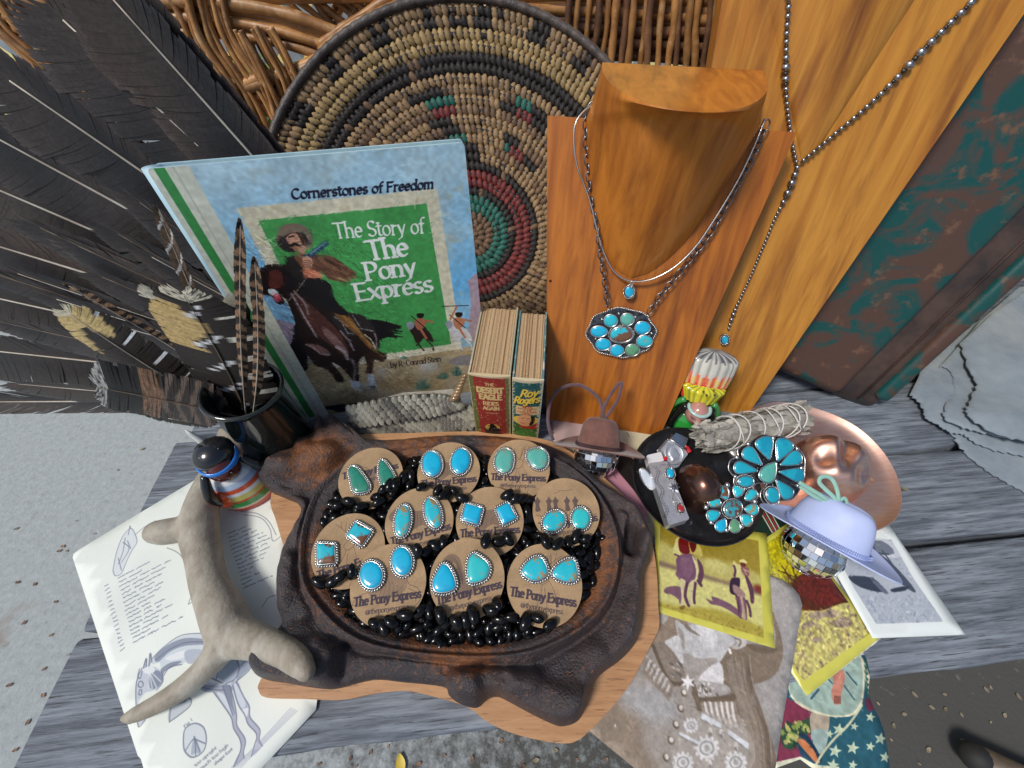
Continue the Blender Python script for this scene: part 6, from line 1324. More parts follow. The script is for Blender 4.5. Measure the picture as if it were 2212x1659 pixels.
ao = obj('deer_antler', an, m_ant, label='forked grey-brown shed deer antler lying across the printed sheet', cat='antler')
rm = ao.modifiers.new('r', 'REMESH'); rm.mode = 'VOXEL'; rm.voxel_size = .0019; rm.use_smooth_shade = True
sm = ao.modifiers.new('s', 'SMOOTH'); sm.iterations = 9; sm.factor = .6
# ================================================================== rattlesnake skin
def q4_(x, y): return (493.7 + .2605 * x, 548.6 + .2605 * y)
SN = frame(G(795, 948, .001), .06, .55)
sn = empty('snakeskin', SN.o, label='folded grey rattlesnake skin with amber rattle leaning against the picture book', cat='snakeskin')
scol = [np.array(c) for c in ((.20, .19, .15), (.13, .12, .10), (.27, .26, .21), (.07, .065, .055))]
scme = []
for c in scol:
    V = []; C = []
    for fr, z in ((1.0, 0), (.72, .0008), (.3, .0013)):
        for j in range(10):
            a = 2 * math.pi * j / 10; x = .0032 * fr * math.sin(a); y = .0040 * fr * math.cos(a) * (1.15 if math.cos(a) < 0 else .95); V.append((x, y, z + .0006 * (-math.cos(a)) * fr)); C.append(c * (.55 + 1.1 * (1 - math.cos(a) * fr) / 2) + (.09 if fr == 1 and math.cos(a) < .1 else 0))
    V.append((0, 0, .0014)); C.append(c * 1.15)
    Fc = [(i * 10 + j, i * 10 + (j + 1) % 10, (i + 1) * 10 + (j + 1) % 10, (i + 1) * 10 + j) for i in range(2) for j in range(10)] + [(20 + j, 20 + (j + 1) % 10, 30) for j in range(10)]
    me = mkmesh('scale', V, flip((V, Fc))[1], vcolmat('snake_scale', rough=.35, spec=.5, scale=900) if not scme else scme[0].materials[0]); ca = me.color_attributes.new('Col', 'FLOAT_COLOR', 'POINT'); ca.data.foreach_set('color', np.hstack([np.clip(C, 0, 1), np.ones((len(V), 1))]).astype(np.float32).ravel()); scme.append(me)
m_sk = mat('snakeskin_leather', (.025, .023, .018), (.05, .045, .035), rough=.5, scale=200); m_belly = mat('pale_snake_belly', (.46, .43, .36), (.36, .33, .27), rough=.5, scale=80, bump=.3)
def strip(topL, botL, off, rows, colsn, seed):
    T = spl([SN.px(*q4_(*p), off) for p in topL], 8); B = spl([SN.px(*q4_(*p), off) for p in botL], 8)
    VF, mi, uv = slab([tuple(p) for p in T] + [tuple(p) for p in B[::-1]], off - .0018, off - .0004, SN); bnd = obj('skin_band', VF, m_sk, sn, smooth=False)
    q = random.Random(seed); at = lambda L, s: L[min(int(s * (len(L) - 1)), len(L) - 2)] + (L[min(int(s * (len(L) - 1)), len(L) - 2) + 1] - L[min(int(s * (len(L) - 1)), len(L) - 2)]) * (s * (len(L) - 1) - min(int(s * (len(L) - 1)), len(L) - 2))
    for i in range(rows):
        for j in range(colsn):
            s = (j + .5 * (i % 2) + .3) / (colsn + .3); f = (i + .5) / rows; p = at(B, s) * (1 - f) + at(T, s) * f; d = nrm(at(T, min(1, s + .01)) - at(T, max(0, s - .01)))
            h = off + .0004 * (rows - i); h = off + .0002
            k = math.sin(s * 16 + f * 3) + q.gauss(0, .5); me = scme[3 if k > 1.2 else 1 if k > .4 else 0 if k > -.5 else 2]
            ex = SN.e1 * d[0] + SN.e2 * d[1]; ey = -SN.e1 * d[1] + SN.e2 * d[0]; g_ = q.uniform(.92, 1.1); ez = nrm(SN.n + .12 * ey); ey2 = nrm(np.cross(ez, ex))
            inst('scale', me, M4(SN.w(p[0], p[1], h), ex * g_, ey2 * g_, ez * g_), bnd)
strip([(965, 1270), (1120, 1238), (1320, 1195), (1500, 1172), (1750, 1165), (1860, 1205), (1900, 1240)], [(1035, 1425), (1200, 1412), (1500, 1372), (1750, 1325), (1960, 1262)], .008, 6, 20, 1)
strip([(1060, 1440), (1250, 1416), (1500, 1380), (1750, 1335), (2030, 1250)], [(1125, 1530), (1230, 1548), (1500, 1525), (1750, 1490), (2040, 1440)], .002, 7, 21, 2)
VF, mi, uv = slab([tuple(SN.px(*q4_(*p))) for p in [(1100, 1260), (1250, 1195), (1450, 1140), (1700, 1125), (1860, 1110), (1930, 1180), (1930, 1290), (1500, 1300)]], .0030, .0036, SN); obj('belly_band', VF, m_belly, sn, smooth=False)
VF, mi, uv = slab([tuple(SN.px(*q4_(*p))) for p in [(1120, 1500), (1230, 1535), (1500, 1515), (2030, 1430), (2030, 1455), (1500, 1545), (1220, 1570), (1135, 1560)]], -.0012, -.0002, SN); obj('belly_band', VF, m_belly, sn, smooth=False)
m_rat = mat('amber_rattle', (.30, .19, .09), (.16, .09, .045), rough=.25, scale=60, coat=.4, sss=.2)
for k in range(8):
    f = k / 7; p = SN.pw(*q4_(1875 + 85 * f, 1195 - 185 * f), .012); r = .0058 - .0026 * f; Q = Plane(p, nrm(SN.e1 * .9 + SN.e2 * .4), nrm(-SN.e1 * .4 + SN.e2 * .9)); obj('rattle_segment', ball(p, (r * 1.1, r * .62, r * .75), 12, 7, Q), m_rat, sn)
# ================================================================== dishes shaped like hats
m_cop = mat('brushed_copper', (.95, .60, .46), (.90, .50, .37), rough=.34, metal=1, scale=60, sc3=(1, 6, 1), c3=(.48, .22, .14), s3=60, lo3=.68, hi3=.74, bump=.06, bscale=200, bsc=(1, 8, 1), r2=.34)
m_copb = mat('satin_copper', (.97, .66, .53), (.92, .56, .43), rough=.46, metal=1, scale=60, sc3=(1, 6, 1), c3=(.55, .28, .19), s3=90, lo3=.69, hi3=.74, bump=.06, bscale=200, bsc=(1, 8, 1))
m_brz = mat('dark_bronze', (.17, .085, .06), (.10, .055, .045), rough=.26, metal=.9, scale=40, bump=.1, bscale=200, coat=.3)
m_bdish = mat('black_enamel', (.012, .012, .014), (.02, .02, .022), rough=.22, scale=60, coat=.3, bump=.05, bscale=300)
def dish(name, out, zr, m, parent, th=.0012):
    O = np.array(out); c = O.mean(0); n = len(O); V = []
    prof = [(1.0, zr - th), (1.012, zr - .0003), (1.0, zr + .0004), (.985, zr - .0004), (.95, zr - .0028), (.90, zr - .0048), (.82, zr - .0060), (.6, zr - .0066), (.3, zr - .0068)]
    und = [(.55, .0003), (.80, .0009), (.93, zr - .0055), (.985, zr - .0022)]
    rows = und + prof
    for k, z in rows: V += [(c[0] + (p[0] - c[0]) * k, c[1] + (p[1] - c[1]) * k, z) for p in O]
    V.append((c[0], c[1], zr - .0068)); m_ = len(rows)
    ar = np.sum(O[:, 0] * np.roll(O[:, 1], -1) - np.roll(O[:, 0], -1) * O[:, 1])
    Fc = [(i * n + j, i * n + (j + 1) % n, (i + 1) * n + (j + 1) % n, (i + 1) * n + j) for i in range(m_ - 1) for j in range(n)] + [((m_ - 1) * n + j, (m_ - 1) * n + (j + 1) % n, len(V) - 1) for j in range(n)] + [tuple(reversed(range(n)))]
    if ar < 0: Fc = [tuple(reversed(f)) for f in Fc]
    return obj(name, (V, Fc), m, parent, edge=60)
def crown(name, c, a, b, h, yaw, dents, m, parent, pw=2.6, P=None, taper=.85, n=56, rows=26, **k):
    V = []; 
    for i in range(rows + 1):
        t = i / rows; th = t * math.pi / 2
        for j in range(n):
            an = 2 * math.pi * j / n; ca, sa = math.cos(an), math.sin(an); e = 2 / 2.3
            cx_ = abs(ca) ** e * math.copysign(1, ca); sy = abs(sa) ** e * math.copysign(1, sa)
            rr_ = math.cos(th) ** (2 / pw); zz = math.sin(th) ** (2 / pw); tp = 1 - (1 - taper) * zz
            x, y, z = a * cx_ * rr_ * tp, b * sy * rr_ * tp, h * zz
            for dx, dy, dz, sx_, sy_, amt in dents:
                g_ = math.exp(-((x - dx) / sx_) ** 2 - ((y - dy) / sy_) ** 2) * (zz ** 2); z -= amt * g_
            V.append((x, y, z))
    Fc = [(i * n + j, i * n + (j + 1) % n, (i + 1) * n + (j + 1) % n, (i + 1) * n + j) for i in range(rows) for j in range(n)]
    V = np.array(V); Q = P or Plane(c, (math.cos(yaw), math.sin(yaw), 0), (-math.sin(yaw), math.cos(yaw), 0)); V = np.array([Q.w(*v) for v in V])
    return obj(name, (V, Fc), m, parent, **k)
bc = np.array([.1865, .1630]); bd_ = empty('hat_dish', (*bc, 0), label='round black metal hat-shaped trinket dish with a dark bronze crown', cat='trinket dish')
dish('brim', [bc + .0628 * np.array([math.cos(a), math.sin(a)]) for a in np.linspace(0, 2 * math.pi, 73)[:-1]], .012, m_bdish, bd_)
crown('crown', (*G(1502, 1058, .006)[:2], .0052), .0205, .0250, .034, R(12), [(.008, .012, 0, .004, .010, .010), (-.010, .012, 0, .004, .008, .004)], m_brz, bd_)
cpx = [(1611, 896), (1645, 876), (1685, 869), (1750, 880), (1812, 902), (1862, 932), (1905, 975), (1932, 1020), (1945, 1065), (1943, 1100), (1930, 1123), (1900, 1142), (1862, 1151), (1800, 1144), (1755, 1134), (1712, 1120), (1675, 1101), (1647, 1079), (1618, 1040), (1602, 990), (1600, 935)]
cd_ = empty('hat_dish', G(1775, 1010), label='large polished copper cowboy hat trinket dish with a pinched crown', cat='trinket dish')
dish('brim', spl([PZ.px(*p, .012) for p in cpx], 4, True), .0125, m_copb, cd_)
crown('crown', (*G(1776, 1020, .006)[:2], .0055), .034, .034, .046, R(-28), [(0, .004, 0, .007, .026, .011), (.018, -.012, 0, .010, .014, .015), (-.018, -.010, 0, .010, .014, .014)], m_cop, cd_, pw=2.8)
# ================================================================== sage bundle
m_sage = mat('dried_sage', (.46, .44, .39), (.28, .27, .235), rough=.9, scale=90, c3=(.42, .40, .36), s3=200, lo3=.5, hi3=.65, bump=.9, bscale=500, bd=.001, jit=.22)
sa_, sb_ = G(1530, 943, .026), G(1726, 903, .026); ax = nrm(sb_ - sa_); L = np.linalg.norm(sb_ - sa_); sr = .0158
sg = empty('sage_bundle', (*((sa_ + sb_) / 2)[:2], .012), label='pale grey dried sage bundle bound with white string across both dishes', cat='sage bundle')
sx_ = nrm(np.cross(ax, [0, 0, 1])); sy_ = np.cross(sx_, ax)
core = [sa_ + ax * L * t for t in np.linspace(0, 1, 12)]; obj('core', tube(core, [sr * .85] + [sr * .9] * 10 + [sr * .7], 12), m_sage, sg)
lms = []
for v in range(4):
    q = np.random.RandomState(v); V = []; 
    for i in range(7):
        t = i / 6; w_ = .0044 * math.sin(math.pi * (.08 + .88 * t)) ** .7; 
        for j in range(5): c = j / 2 - 1; V.append((t * .022 - .011, w_ * c, .0014 * c * c * math.sin(3 * t + v) + .0012 * math.sin(5 * t + v) + .0003 * q.randn()))
    Fc = [(i * 5 + j, (i + 1) * 5 + j, (i + 1) * 5 + j + 1, i * 5 + j + 1) for i in range(6) for j in range(4)]
    lms.append(mkmesh('leaf', V, Fc, m_sage))
for k in range(290):
    end = k < 110; t = (rnd.random() ** 1.6 * .10 if end else rnd.random()) * L; a = rnd.uniform(0, 2 * math.pi); rr_ = sr * (rnd.random() ** .5 if end else rnd.uniform(.86, 1.06)); rad = sx_ * math.cos(a) + sy_ * math.sin(a)
    p = sa_ + ax * t + rad * rr_ - (ax * rnd.uniform(0, .010) if end else 0); d = nrm(-ax + rad * (rnd.uniform(-.1, .7) if end else rnd.uniform(-.10, .22)) + nrs.randn(3) * (.25 if end else .12)); n_ = nrm(rad + nrs.randn(3) * (.5 if end else .22)); n_ = nrm(n_ - (n_ @ d) * d); s_ = rnd.uniform(.6, 1.05) * (.75 if end else 1)
    inst('leaf', lms[k % 4], M4(p, d * s_, np.cross(n_, d) * s_, n_ * s_), sg)
m_str = mat('white_string', (.66, .65, .62), rough=.8, bump=.5, bscale=900)
for k, (t, tilt) in enumerate(((.16, .5), (.24, .7), (.27, -.3), (.42, .5), (.60, .6), (.66, -.4), (.82, .9), (.90, -.6), (.74, .9))):
    pts = [sa_ + ax * (L * t + sr * tilt * math.sin(a)) + (sx_ * math.cos(a) + sy_ * math.sin(a)) * sr * 1.13 for a in np.linspace(0, 2 * math.pi, 25)[:-1]]; obj('binding_string', tube(pts, .0008, 6, True), m_str, sg)
# ================================================================== big rings
def zr(L, P, z=.0): return np.array([P.px(*z5(*p), z) for p in L])
RP = Plane(G(1657, 1018, .036), (1, 0, -.05), (0, .90, .44)); r1 = empty('cluster_ring', RP.o, label='large horseshoe shaped turquoise petal ring resting on both hat dishes', cat='ring')
def petal(tip, out, w): 
    t, o = np.array(tip, float), np.array(out, float); d = o - t; l = np.linalg.norm(d); d /= l; n = np.array([-d[1], d[0]])
    return [tuple(t + d * l * a + n * w * b) for a, b in ((0, 0), (.12, .22), (.4, .62), (.7, .95), (.9, .85), (1.0, .3), (1.0, -.3), (.9, -.85), (.7, -.95), (.4, -.62), (.12, -.22))]
m_ring = turq('turquoise_ring', (.012, .36, .50), (.02, .42, .54), (.01, .30, .46), 50)
pet = [((1152, 822), (1100, 650), 72), ((1216, 834), (1290, 668), 72), ((1240, 866), (1400, 790), 56), ((1230, 920), (1425, 955), 52), ((1205, 985), (1320, 1120), 52), ((1094, 866), (955, 745), 54), ((1058, 912), (876, 880), 48)]
base = zr([(1010, 690), (1100, 630), (1190, 640), (1290, 648), (1380, 720), (1445, 800), (1450, 890), (1440, 980), (1400, 1080), (1340, 1140), (1250, 1150), (1240, 1180), (1170, 1185), (1110, 1150), (1100, 1080), (1150, 1020), (1070, 1010), (1040, 1040), (960, 1055), (890, 1020), (885, 960), (845, 900), (860, 830), (920, 800), (920, 740)], RP)
VF, mi, uv = slab([tuple(p) for p in spl(base, 4, True)], -.0022, -.0004, RP); obj('backplate', VF, m_ox, r1, smooth=False)
obj('edge_wire', tube([RP.w(p[0], p[1], -.0006) for p in spl(base, 4, True)], .0006, 6, True), m_silv, r1)
for t, o, w_ in pet: stone_set(spl(zr(petal(t, o, w_), RP), 3, True), RP, 0, m_ring, r1, h=.0028, rope=0, plate=False, bez=.0006)
stone_set(spl(zr([(1185, 848), (1200, 860), (1198, 930), (1175, 990), (1130, 1005), (1080, 975), (1072, 930), (1110, 880)], RP), 3, True), RP, 0, m_t['sea'], r1, h=.004, rope=0, plate=False, bez=.0008)
for e_ in (ell(966, 996, 60, 40, 0), ell(1178, 1104, 50, 60, 20)): stone_set(zr(e_, RP), RP, 0, m_ring, r1, h=.003, rope=.0006, plate=True, bez=.0006)
for x, y in ((1186, 655), (1375, 738), (1410, 890), (1380, 1030), (990, 700), (900, 806), (886, 958)): p = RP.px(*z5(x, y)); obj('silver_bead', ball(RP.w(p[0], p[1], .0012), .0022, 12, 8), m_silv, r1)
for x, y in ((1112, 826), (1232, 892), (1066, 892), (1213, 975), (1185, 1020), (1020, 945)): p = RP.px(*z5(x, y)); obj('silver_bead', ball(RP.w(p[0], p[1], .0010), .0013, 8, 6), m_ox, r1)
obj('ring_band', tube([RP.w(.011 * math.cos(a), .0, -.011 + .011 * math.sin(a)) for a in np.linspace(0, 2 * math.pi, 31)[:-1]], .0016, 8, True), m_silv, r1)
RQ = Plane(G(*z5(865, 1205), .021), (1, 0, 0), (0, .93, .36)); r2_ = empty('cluster_ring', RQ.o, label='round turquoise cluster ring with brown veined centre stone on the black dish', cat='ring')
VF, mi, uv = slab([tuple(p) for p in zr([(864 + 205 * math.cos(a) * (1 + .04 * math.cos(9 * a)), 1206 + 190 * math.sin(a) * (1 + .04 * math.cos(9 * a))) for a in np.linspace(0, 2 * math.pi, 60)[:-1]], RQ)], -.0022, -.0004, RQ); obj('backplate', VF, m_ox, r2_, smooth=False)
cen = np.array([864., 1208.])
for k, (x, y) in enumerate(((795, 1090), (908, 1072), (1008, 1110), (1013, 1218), (967, 1297), (880, 1345), (777, 1340), (713, 1263), (722, 1158))):
    d = nrm(np.array([x, y]) - cen); n_ = np.array([-d[1], d[0]]); c = np.array([x, y]); cu = [c + d * 52 * a + n_ * 42 * b for a, b in ((-1, 0), (-.7, .45), (-.1, .9), (.5, .95), (.95, .5), (1, 0), (.95, -.5), (.5, -.95), (-.1, -.9), (-.7, -.45))]
    stone_set(spl(zr(cu, RQ), 3, True), RQ, 0, m_t['moss'] if k == 5 else m_t['plain'] if k == 6 else m_t['brown'] if k in (0, 7, 2) else m_t['vein'], r2_, h=.0028, rope=0, plate=False, bez=.0007)
m_bq = turq('turquoise_spiderweb', (.02, .30, .40), (.05, .38, .42), (.13, .055, .03), 160, .46, .52); stone_set(zr(ell(864, 1210, 72, 62, 25), RQ), RQ, 0, m_bq, r2_, h=.0045, rope=.0006, plate=False, bez=.0007)
for x, y in ((828, 1024), (970, 1046), (1045, 1156), (1022, 1272), (938, 1352), (820, 1380), (700, 1320), (660, 1200), (712, 1084)): p = RQ.px(*z5(x, y)); obj('silver_bead', ball(RQ.w(p[0], p[1], .0006), .0026, 12, 8), m_silv, r2_)
obj('ring_band', tube([RQ.w(.009 * math.cos(a), 0, -.0095 + .009 * math.sin(a)) for a in np.linspace(0, 2 * math.pi, 31)[:-1]], .0015, 8, True), m_silv, r2_)
# ---- lighters in silver cases
m_lsil = mat('engraved_silver', (.82, .84, .87), (.52, .54, .58), rough=.34, metal=.75, scale=160, lo=.4, hi=.7, bump=.3, bscale=500, r2=.5); m_wpl = mat('white_plastic', (.74, .75, .76), rough=.3, coat=.3); m_red = mat('red_plastic', (.62, .02, .03), rough=.25, coat=.4)
LP = Plane(G(*z5(370, 1070), .024), (.25, -1, .10), (1, .25, 0)); LP = Plane(LP.o, (1, .25, 0), np.cross((0, .04, 1), (1, .25, 0)))
l1 = empty('lighter', LP.o - [0, 0, .018], label='slim lighter in a stamped silver case with turquoise stone, lying slanted', cat='lighter')
def lz(L, z=0): return [tuple(LP.px(*z5(*p), z)) for p in L]
VF, mi, uv = slab(lz([(207, 862), (220, 850), (345, 836), (358, 842), (530, 1285), (525, 1298), (378, 1342), (366, 1334)]), -.0105, 0, LP); obj('silver_case', VF, m_lsil, l1, smooth=False, bevel=.0012)
VF, mi, uv = slab(lz([(194, 795), (204, 785), (300, 762), (312, 768), (332, 820), (328, 832), (218, 862), (210, 855)]), -.009, -.0006, LP); obj('lighter_head', VF, m_wpl, l1, smooth=False, bevel=.0008)
VF, mi, uv = slab(lz([(322, 806), (350, 798), (358, 822), (332, 830)]), -.007, .0004, LP); obj('red_button', VF, m_red, l1, smooth=False, bevel=.0005)
stone_set(zr(ell(376, 936, 27, 38, 18), LP), LP, .0, m_t['plain'], l1, h=.0024, rope=.0005, bez=.0005)
stone_set(zr(ell(459, 1214, 20, 30, 18), LP), LP, .0, mat('red_coral', (.45, .03, .03), rough=.2, coat=.5), l1, h=.0018, rope=.0004, bez=.0004)
st_ = [(410 + (46 if k % 2 == 0 else 20) * math.cos(k * math.pi / 8), 1046 + (46 if k % 2 == 0 else 20) * math.sin(k * math.pi / 8)) for k in range(16)]
VF, mi, uv = slab(lz(st_), .0001, .0014, LP); obj('silver_star', VF, m_silv, l1, smooth=False, bevel=.0003); p = LP.px(*z5(410, 1046)); obj('silver_bead', ball(LP.w(*p, .0018), .0014, 10, 6), m_ox, l1)
for pts in ([(418, 985), (425, 1010)], [(405, 1095), (398, 1130), (405, 1160), (430, 1170), (428, 1150), (412, 1155)], [(430, 1095), (455, 1140), (478, 1180), (472, 1235), (450, 1250)], [(405, 1165), (432, 1205)]): obj('wire_vine', tube([LP.w(*q, .0006) for q in spl(np.array(lz(pts)), 5)], .0004, 6), m_silv, l1)
eng = []
for k in range(34):
    f = k / 33; x = 262 + 95 * f + 16 * math.sin(f * 17); y = 885 + 400 * f
    for dx in (-9, 9): p = LP.px(*z5(x + dx, y)); eng.append(tube([LP.w(p[0] - .0004, p[1], .0001), LP.w(p[0], p[1] + .0005, .0002), LP.w(p[0] + .0004, p[1], .0001)], .00036, 4))
for k in range(16): p = LP.px(*z5(300 + 8 * k * 1.2, 868 - k * .4)); eng.append(ball(LP.w(*p, 0), .0004, 6, 4))
obj('stamped_border', jn(*eng), m_ox, l1, kind='stuff')
LQ = Plane(G(*z5(420, 760), .020), (.80, .30, .0), (-.35, .85, .35)); l2 = empty('lighter', LQ.o - [0, 0, .012], label='second lighter in silver with a nickel coin, behind the stamped case', cat='lighter')
def lq(L): return [tuple(LQ.px(*z5(*p))) for p in L]
VF, mi, uv = slab(lq([(310, 740), (385, 655), (500, 740), (525, 780), (450, 880), (390, 900)]), -.010, -.001, LQ); obj('silver_case', VF, m_lsil, l2, smooth=False, bevel=.002)
VF, mi, uv = slab(lq([(385, 655), (425, 612), (520, 655), (500, 735)]), -.008, .0005, LQ); obj('flint_guard', VF, m_silv, l2, smooth=False, bevel=.002)
obj('collar', tube([LQ.w(*q, .0006) for q in lq([(375, 662), (420, 690), (470, 725), (505, 745)])], .0011, 8), m_silv, l2)
p = LQ.px(*z5(405, 782)); obj('nickel_coin', lathe([(.0098, 0), (.0103, .0008), (.0103, .0016), (.0098, .0018), (.0092, .0014)], 36, Plane(LQ.w(*p, 0), LQ.e1, LQ.e2)), m_lsil, l2, edge=40)
hd_ = [LQ.px(*z5(x, y)) for x, y in ((375, 740), (400, 728), (425, 745), (440, 775), (452, 790), (440, 800), (445, 820), (420, 826), (395, 838), (380, 810), (362, 780))]; obj('coin_relief', dome(spl(np.array(hd_), 3, True), LQ, .0013, .0012), m_lsil, l2)
VF, mi, uv = slab(lq([(498, 712), (520, 722), (545, 760), (525, 772)]), -.006, .0012, LQ); obj('red_button', VF, m_red, l2, smooth=False, bevel=.0006)
LW = Plane(G(*z5(195, 975), .017), (1, -.35, -.2), (.35, .75, .55)); l3 = empty('stone_ring', LW.o - [0, 0, .008], label='ring with a long oval white stone leaning at the black dish edge', cat='ring')
stone_set(np.array([LW.px(*z5(*p)) for p in ell(193, 975, 34, 92, 30)]), LW, 0, mat('white_shell', (.58, .64, .74), (.66, .70, .76), rough=.2, coat=.4, scale=60), l3, h=.0018, rope=0, bez=.0009)
obj('ring_band', tube([LW.w(.002 + .0085 * math.cos(a), .002, -.0085 + .0085 * math.sin(a)) for a in np.linspace(0, 2 * math.pi, 29)[:-1]], .0018, 8, True, flatten=(1, 1.6)), m_silv, l3)
# ================================================================== little hats over mirror balls
m_mir = mat('mirror_tile', (.88, .90, .92), rough=.03, metal=1); m_grout = mat('mirror_ball_core', (.30, .32, .33), rough=.5)
def hat_ball(C, rb, P, a, b, ch, ca, cb, m_felt, m_band, label, up_=.36, off_=.012, tip=(0, 0), bandoff=.0):
    """C ball centre; P hat plane (origin = middle of the brim, normal = way the crown points)"""
    o = empty('hat_ornament', C - np.array([0, 0, rb]), label=label, cat='hat ornament')
    bo_ = obj('mirror_ball', ball(C, rb * .965, 28, 18), m_grout, o); rows = 13
    tw = math.pi * rb / rows; tme = mkmesh('tile', *box((-tw * .46, -tw * .46, -.0006), (tw * .46, tw * .46, .0003)), m_mir, False)
    for i in range(rows):
        ph = math.pi * (i + .5) / rows; nn_ = max(4, int(2 * math.pi * math.sin(ph) * rb / tw))
        for j in range(nn_):
            t = 2 * math.pi * (j + .5 * (i % 2)) / nn_; z = nrm(P.e1 * math.sin(ph) * math.cos(t) + P.e2 * math.sin(ph) * math.sin(t) + P.n * math.cos(ph)); x = nrm(-P.e1 * math.sin(t) + P.e2 * math.cos(t)); y = np.cross(z, x)
            z2 = nrm(z + x * rnd.gauss(0, .035) + y * rnd.gauss(0, .035)); x2 = nrm(x - (x @ z2) * z2); inst('tile', tme, M4(C + z * rb * .985, x2, np.cross(z2, x2), z2), bo_)
    V = []; NR, NA_ = 9, 64
    for sfc in (0, 1):
        for i in range(NR + 1):
            f = .12 + .88 * i / NR
            for j in range(NA_):
                t = 2 * math.pi * j / NA_; x, y = a * f * math.cos(t), b * f * math.sin(t); k = max(0, f - .4) / .6
                z = b * up_ * (math.sin(t) ** 2) * k ** 1.8 * (.9 if math.sin(t) > 0 else .15) - a * .04 * (math.cos(t) ** 2) * k ** 1.6
                V.append(P.w(x, y, z - sfc * .0011))
    N_ = (NR + 1) * NA_; Fc = []
    for i in range(NR):
        for j in range(NA_):
            q = (i * NA_ + j, i * NA_ + (j + 1) % NA_, (i + 1) * NA_ + (j + 1) % NA_, (i + 1) * NA_ + j); Fc.append(tuple(reversed(q))); Fc.append(tuple(N_ + v for v in q))
    for j in range(NA_): q = (NR * NA_ + j, NR * NA_ + (j + 1) % NA_); Fc.append((q[0], N_ + q[0], N_ + q[1], q[1])[::-1])
    obj('brim', (V, Fc), m_felt, o, edge=50)
    cw_ = crown('crown', None, ca, cb, ch, 0, [(0, 0, 0, ca * .7, cb * .25, ch * .16)], m_felt, o, pw=5.5, P=P, taper=.80)
    for z in (.0016, .0034): obj('braided_band', rope_vf([np.array([ca * 1.03 * math.cos(t), cb * 1.03 * math.sin(t)]) for t in np.linspace(0, 2 * math.pi, 48)[:-1]], P, z, .00085, .0017), m_band, cw_)
    return o
def felt(name, c1, c2): return mat(name, c1, c2, rough=.85, scale=120, sheen=.35, bump=.4, bscale=1500, bd=.0004, spec=.2)
cam_n = -fw
Cb = G(1288, 984, .0222); 
def hatplane(o, du, dv, toward):
    r_ = nrm(o - C0); ax_ = rt * du - up * dv; ax_ = nrm(ax_ - (ax_ @ r_) * r_); n = nrm(ax_ * math.cos(toward) - r_ * math.sin(toward)); e = np.cross(n, -r_) * -1; e = nrm(np.cross(-r_, n)) * -1; return Plane(o, -e if (-e) @ rt > 0 else e, np.cross(n, -e if (-e) @ rt > 0 else e))
HP = hatplane(G(1292, 968, .034), .12, -1, .13)
m_bf = felt('brown_felt', (.20, .095, .075), (.155, .075, .06)); m_bb = mat('plum_braid', (.055, .03, .04), rough=.7)
h1 = hat_ball(Cb, .0225, HP, .0455, .030, .0310, .0215, .0165, m_bf, m_bb, 'miniature brown felt cowboy hat on a mirror ball, below the small bust')
HC = Plane(HP.o, rt, up)
def cord(pts, r, m, parent, dz=0, flat_=(.5, 1.0), PL=HC): obj('suede_cord', tube([PL.w(*q, dz) for q in spl(np.array([PL.px(*p, dz) for p in pts]), 6)], r, 8, flatten=flat_, ref=PL.n if True else None), m, parent)
m_sued = felt('mauve_suede', (.145, .085, .095), (.11, .065, .075))
cord([(1299, 912), (1301, 885), (1296, 866), (1285, 852), (1266, 838), (1243, 831), (1212, 839), (1190, 864), (1184, 912), (1195, 951)], .0017, m_sued, h1, .002)
cord([(1302, 910), (1306, 878), (1322, 848), (1336, 829), (1343, 829), (1341, 842), (1333, 866), (1316, 892), (1305, 908)], .0016, m_sued, h1, .004)
Cc = G(1757, 1186, .0235); n2 = nrm(rt * .50 + up * .83 + cam_n * .34); HQ = hatplane(G(1783, 1160, .044), .50, -.84, .20)
m_blf = mat('pale_blue_foam', (.48, .56, .84), (.44, .52, .80), rough=.5, scale=60, spec=.4, bump=.05, bscale=300); m_blb = mat('blue_braid', (.30, .38, .66), rough=.6)
h2 = hat_ball(Cc, .0232, HQ, .0505, .030, .0345, .0290, .0200, m_blf, m_blb, 'miniature pale blue cowboy hat with mint cord on a mirror ball')
HD = Plane(HQ.o + cam_n * .006, rt, up); m_mint = felt('mint_suede', (.33, .60, .50), (.28, .52, .44))
cord([(1812, 1105), (1804, 1078), (1782, 1056), (1770, 1042), (1774, 1031), (1790, 1030), (1803, 1044), (1811, 1072), (1812, 1104)], .0018, m_mint, h2, .004, PL=HD)
cord([(1726, 1042), (1750, 1056), (1776, 1072), (1800, 1090), (1808, 1104)], .0017, m_mint, h2, .002, PL=HD); cord([(1728, 1050), (1756, 1070), (1782, 1084), (1806, 1102)], .0017, m_mint, h2, .0, PL=HD)
cord([(1808, 1090), (1822, 1076), (1829, 1084), (1826, 1097), (1812, 1100)], .0015, m_mint, h2, .003, PL=HD)
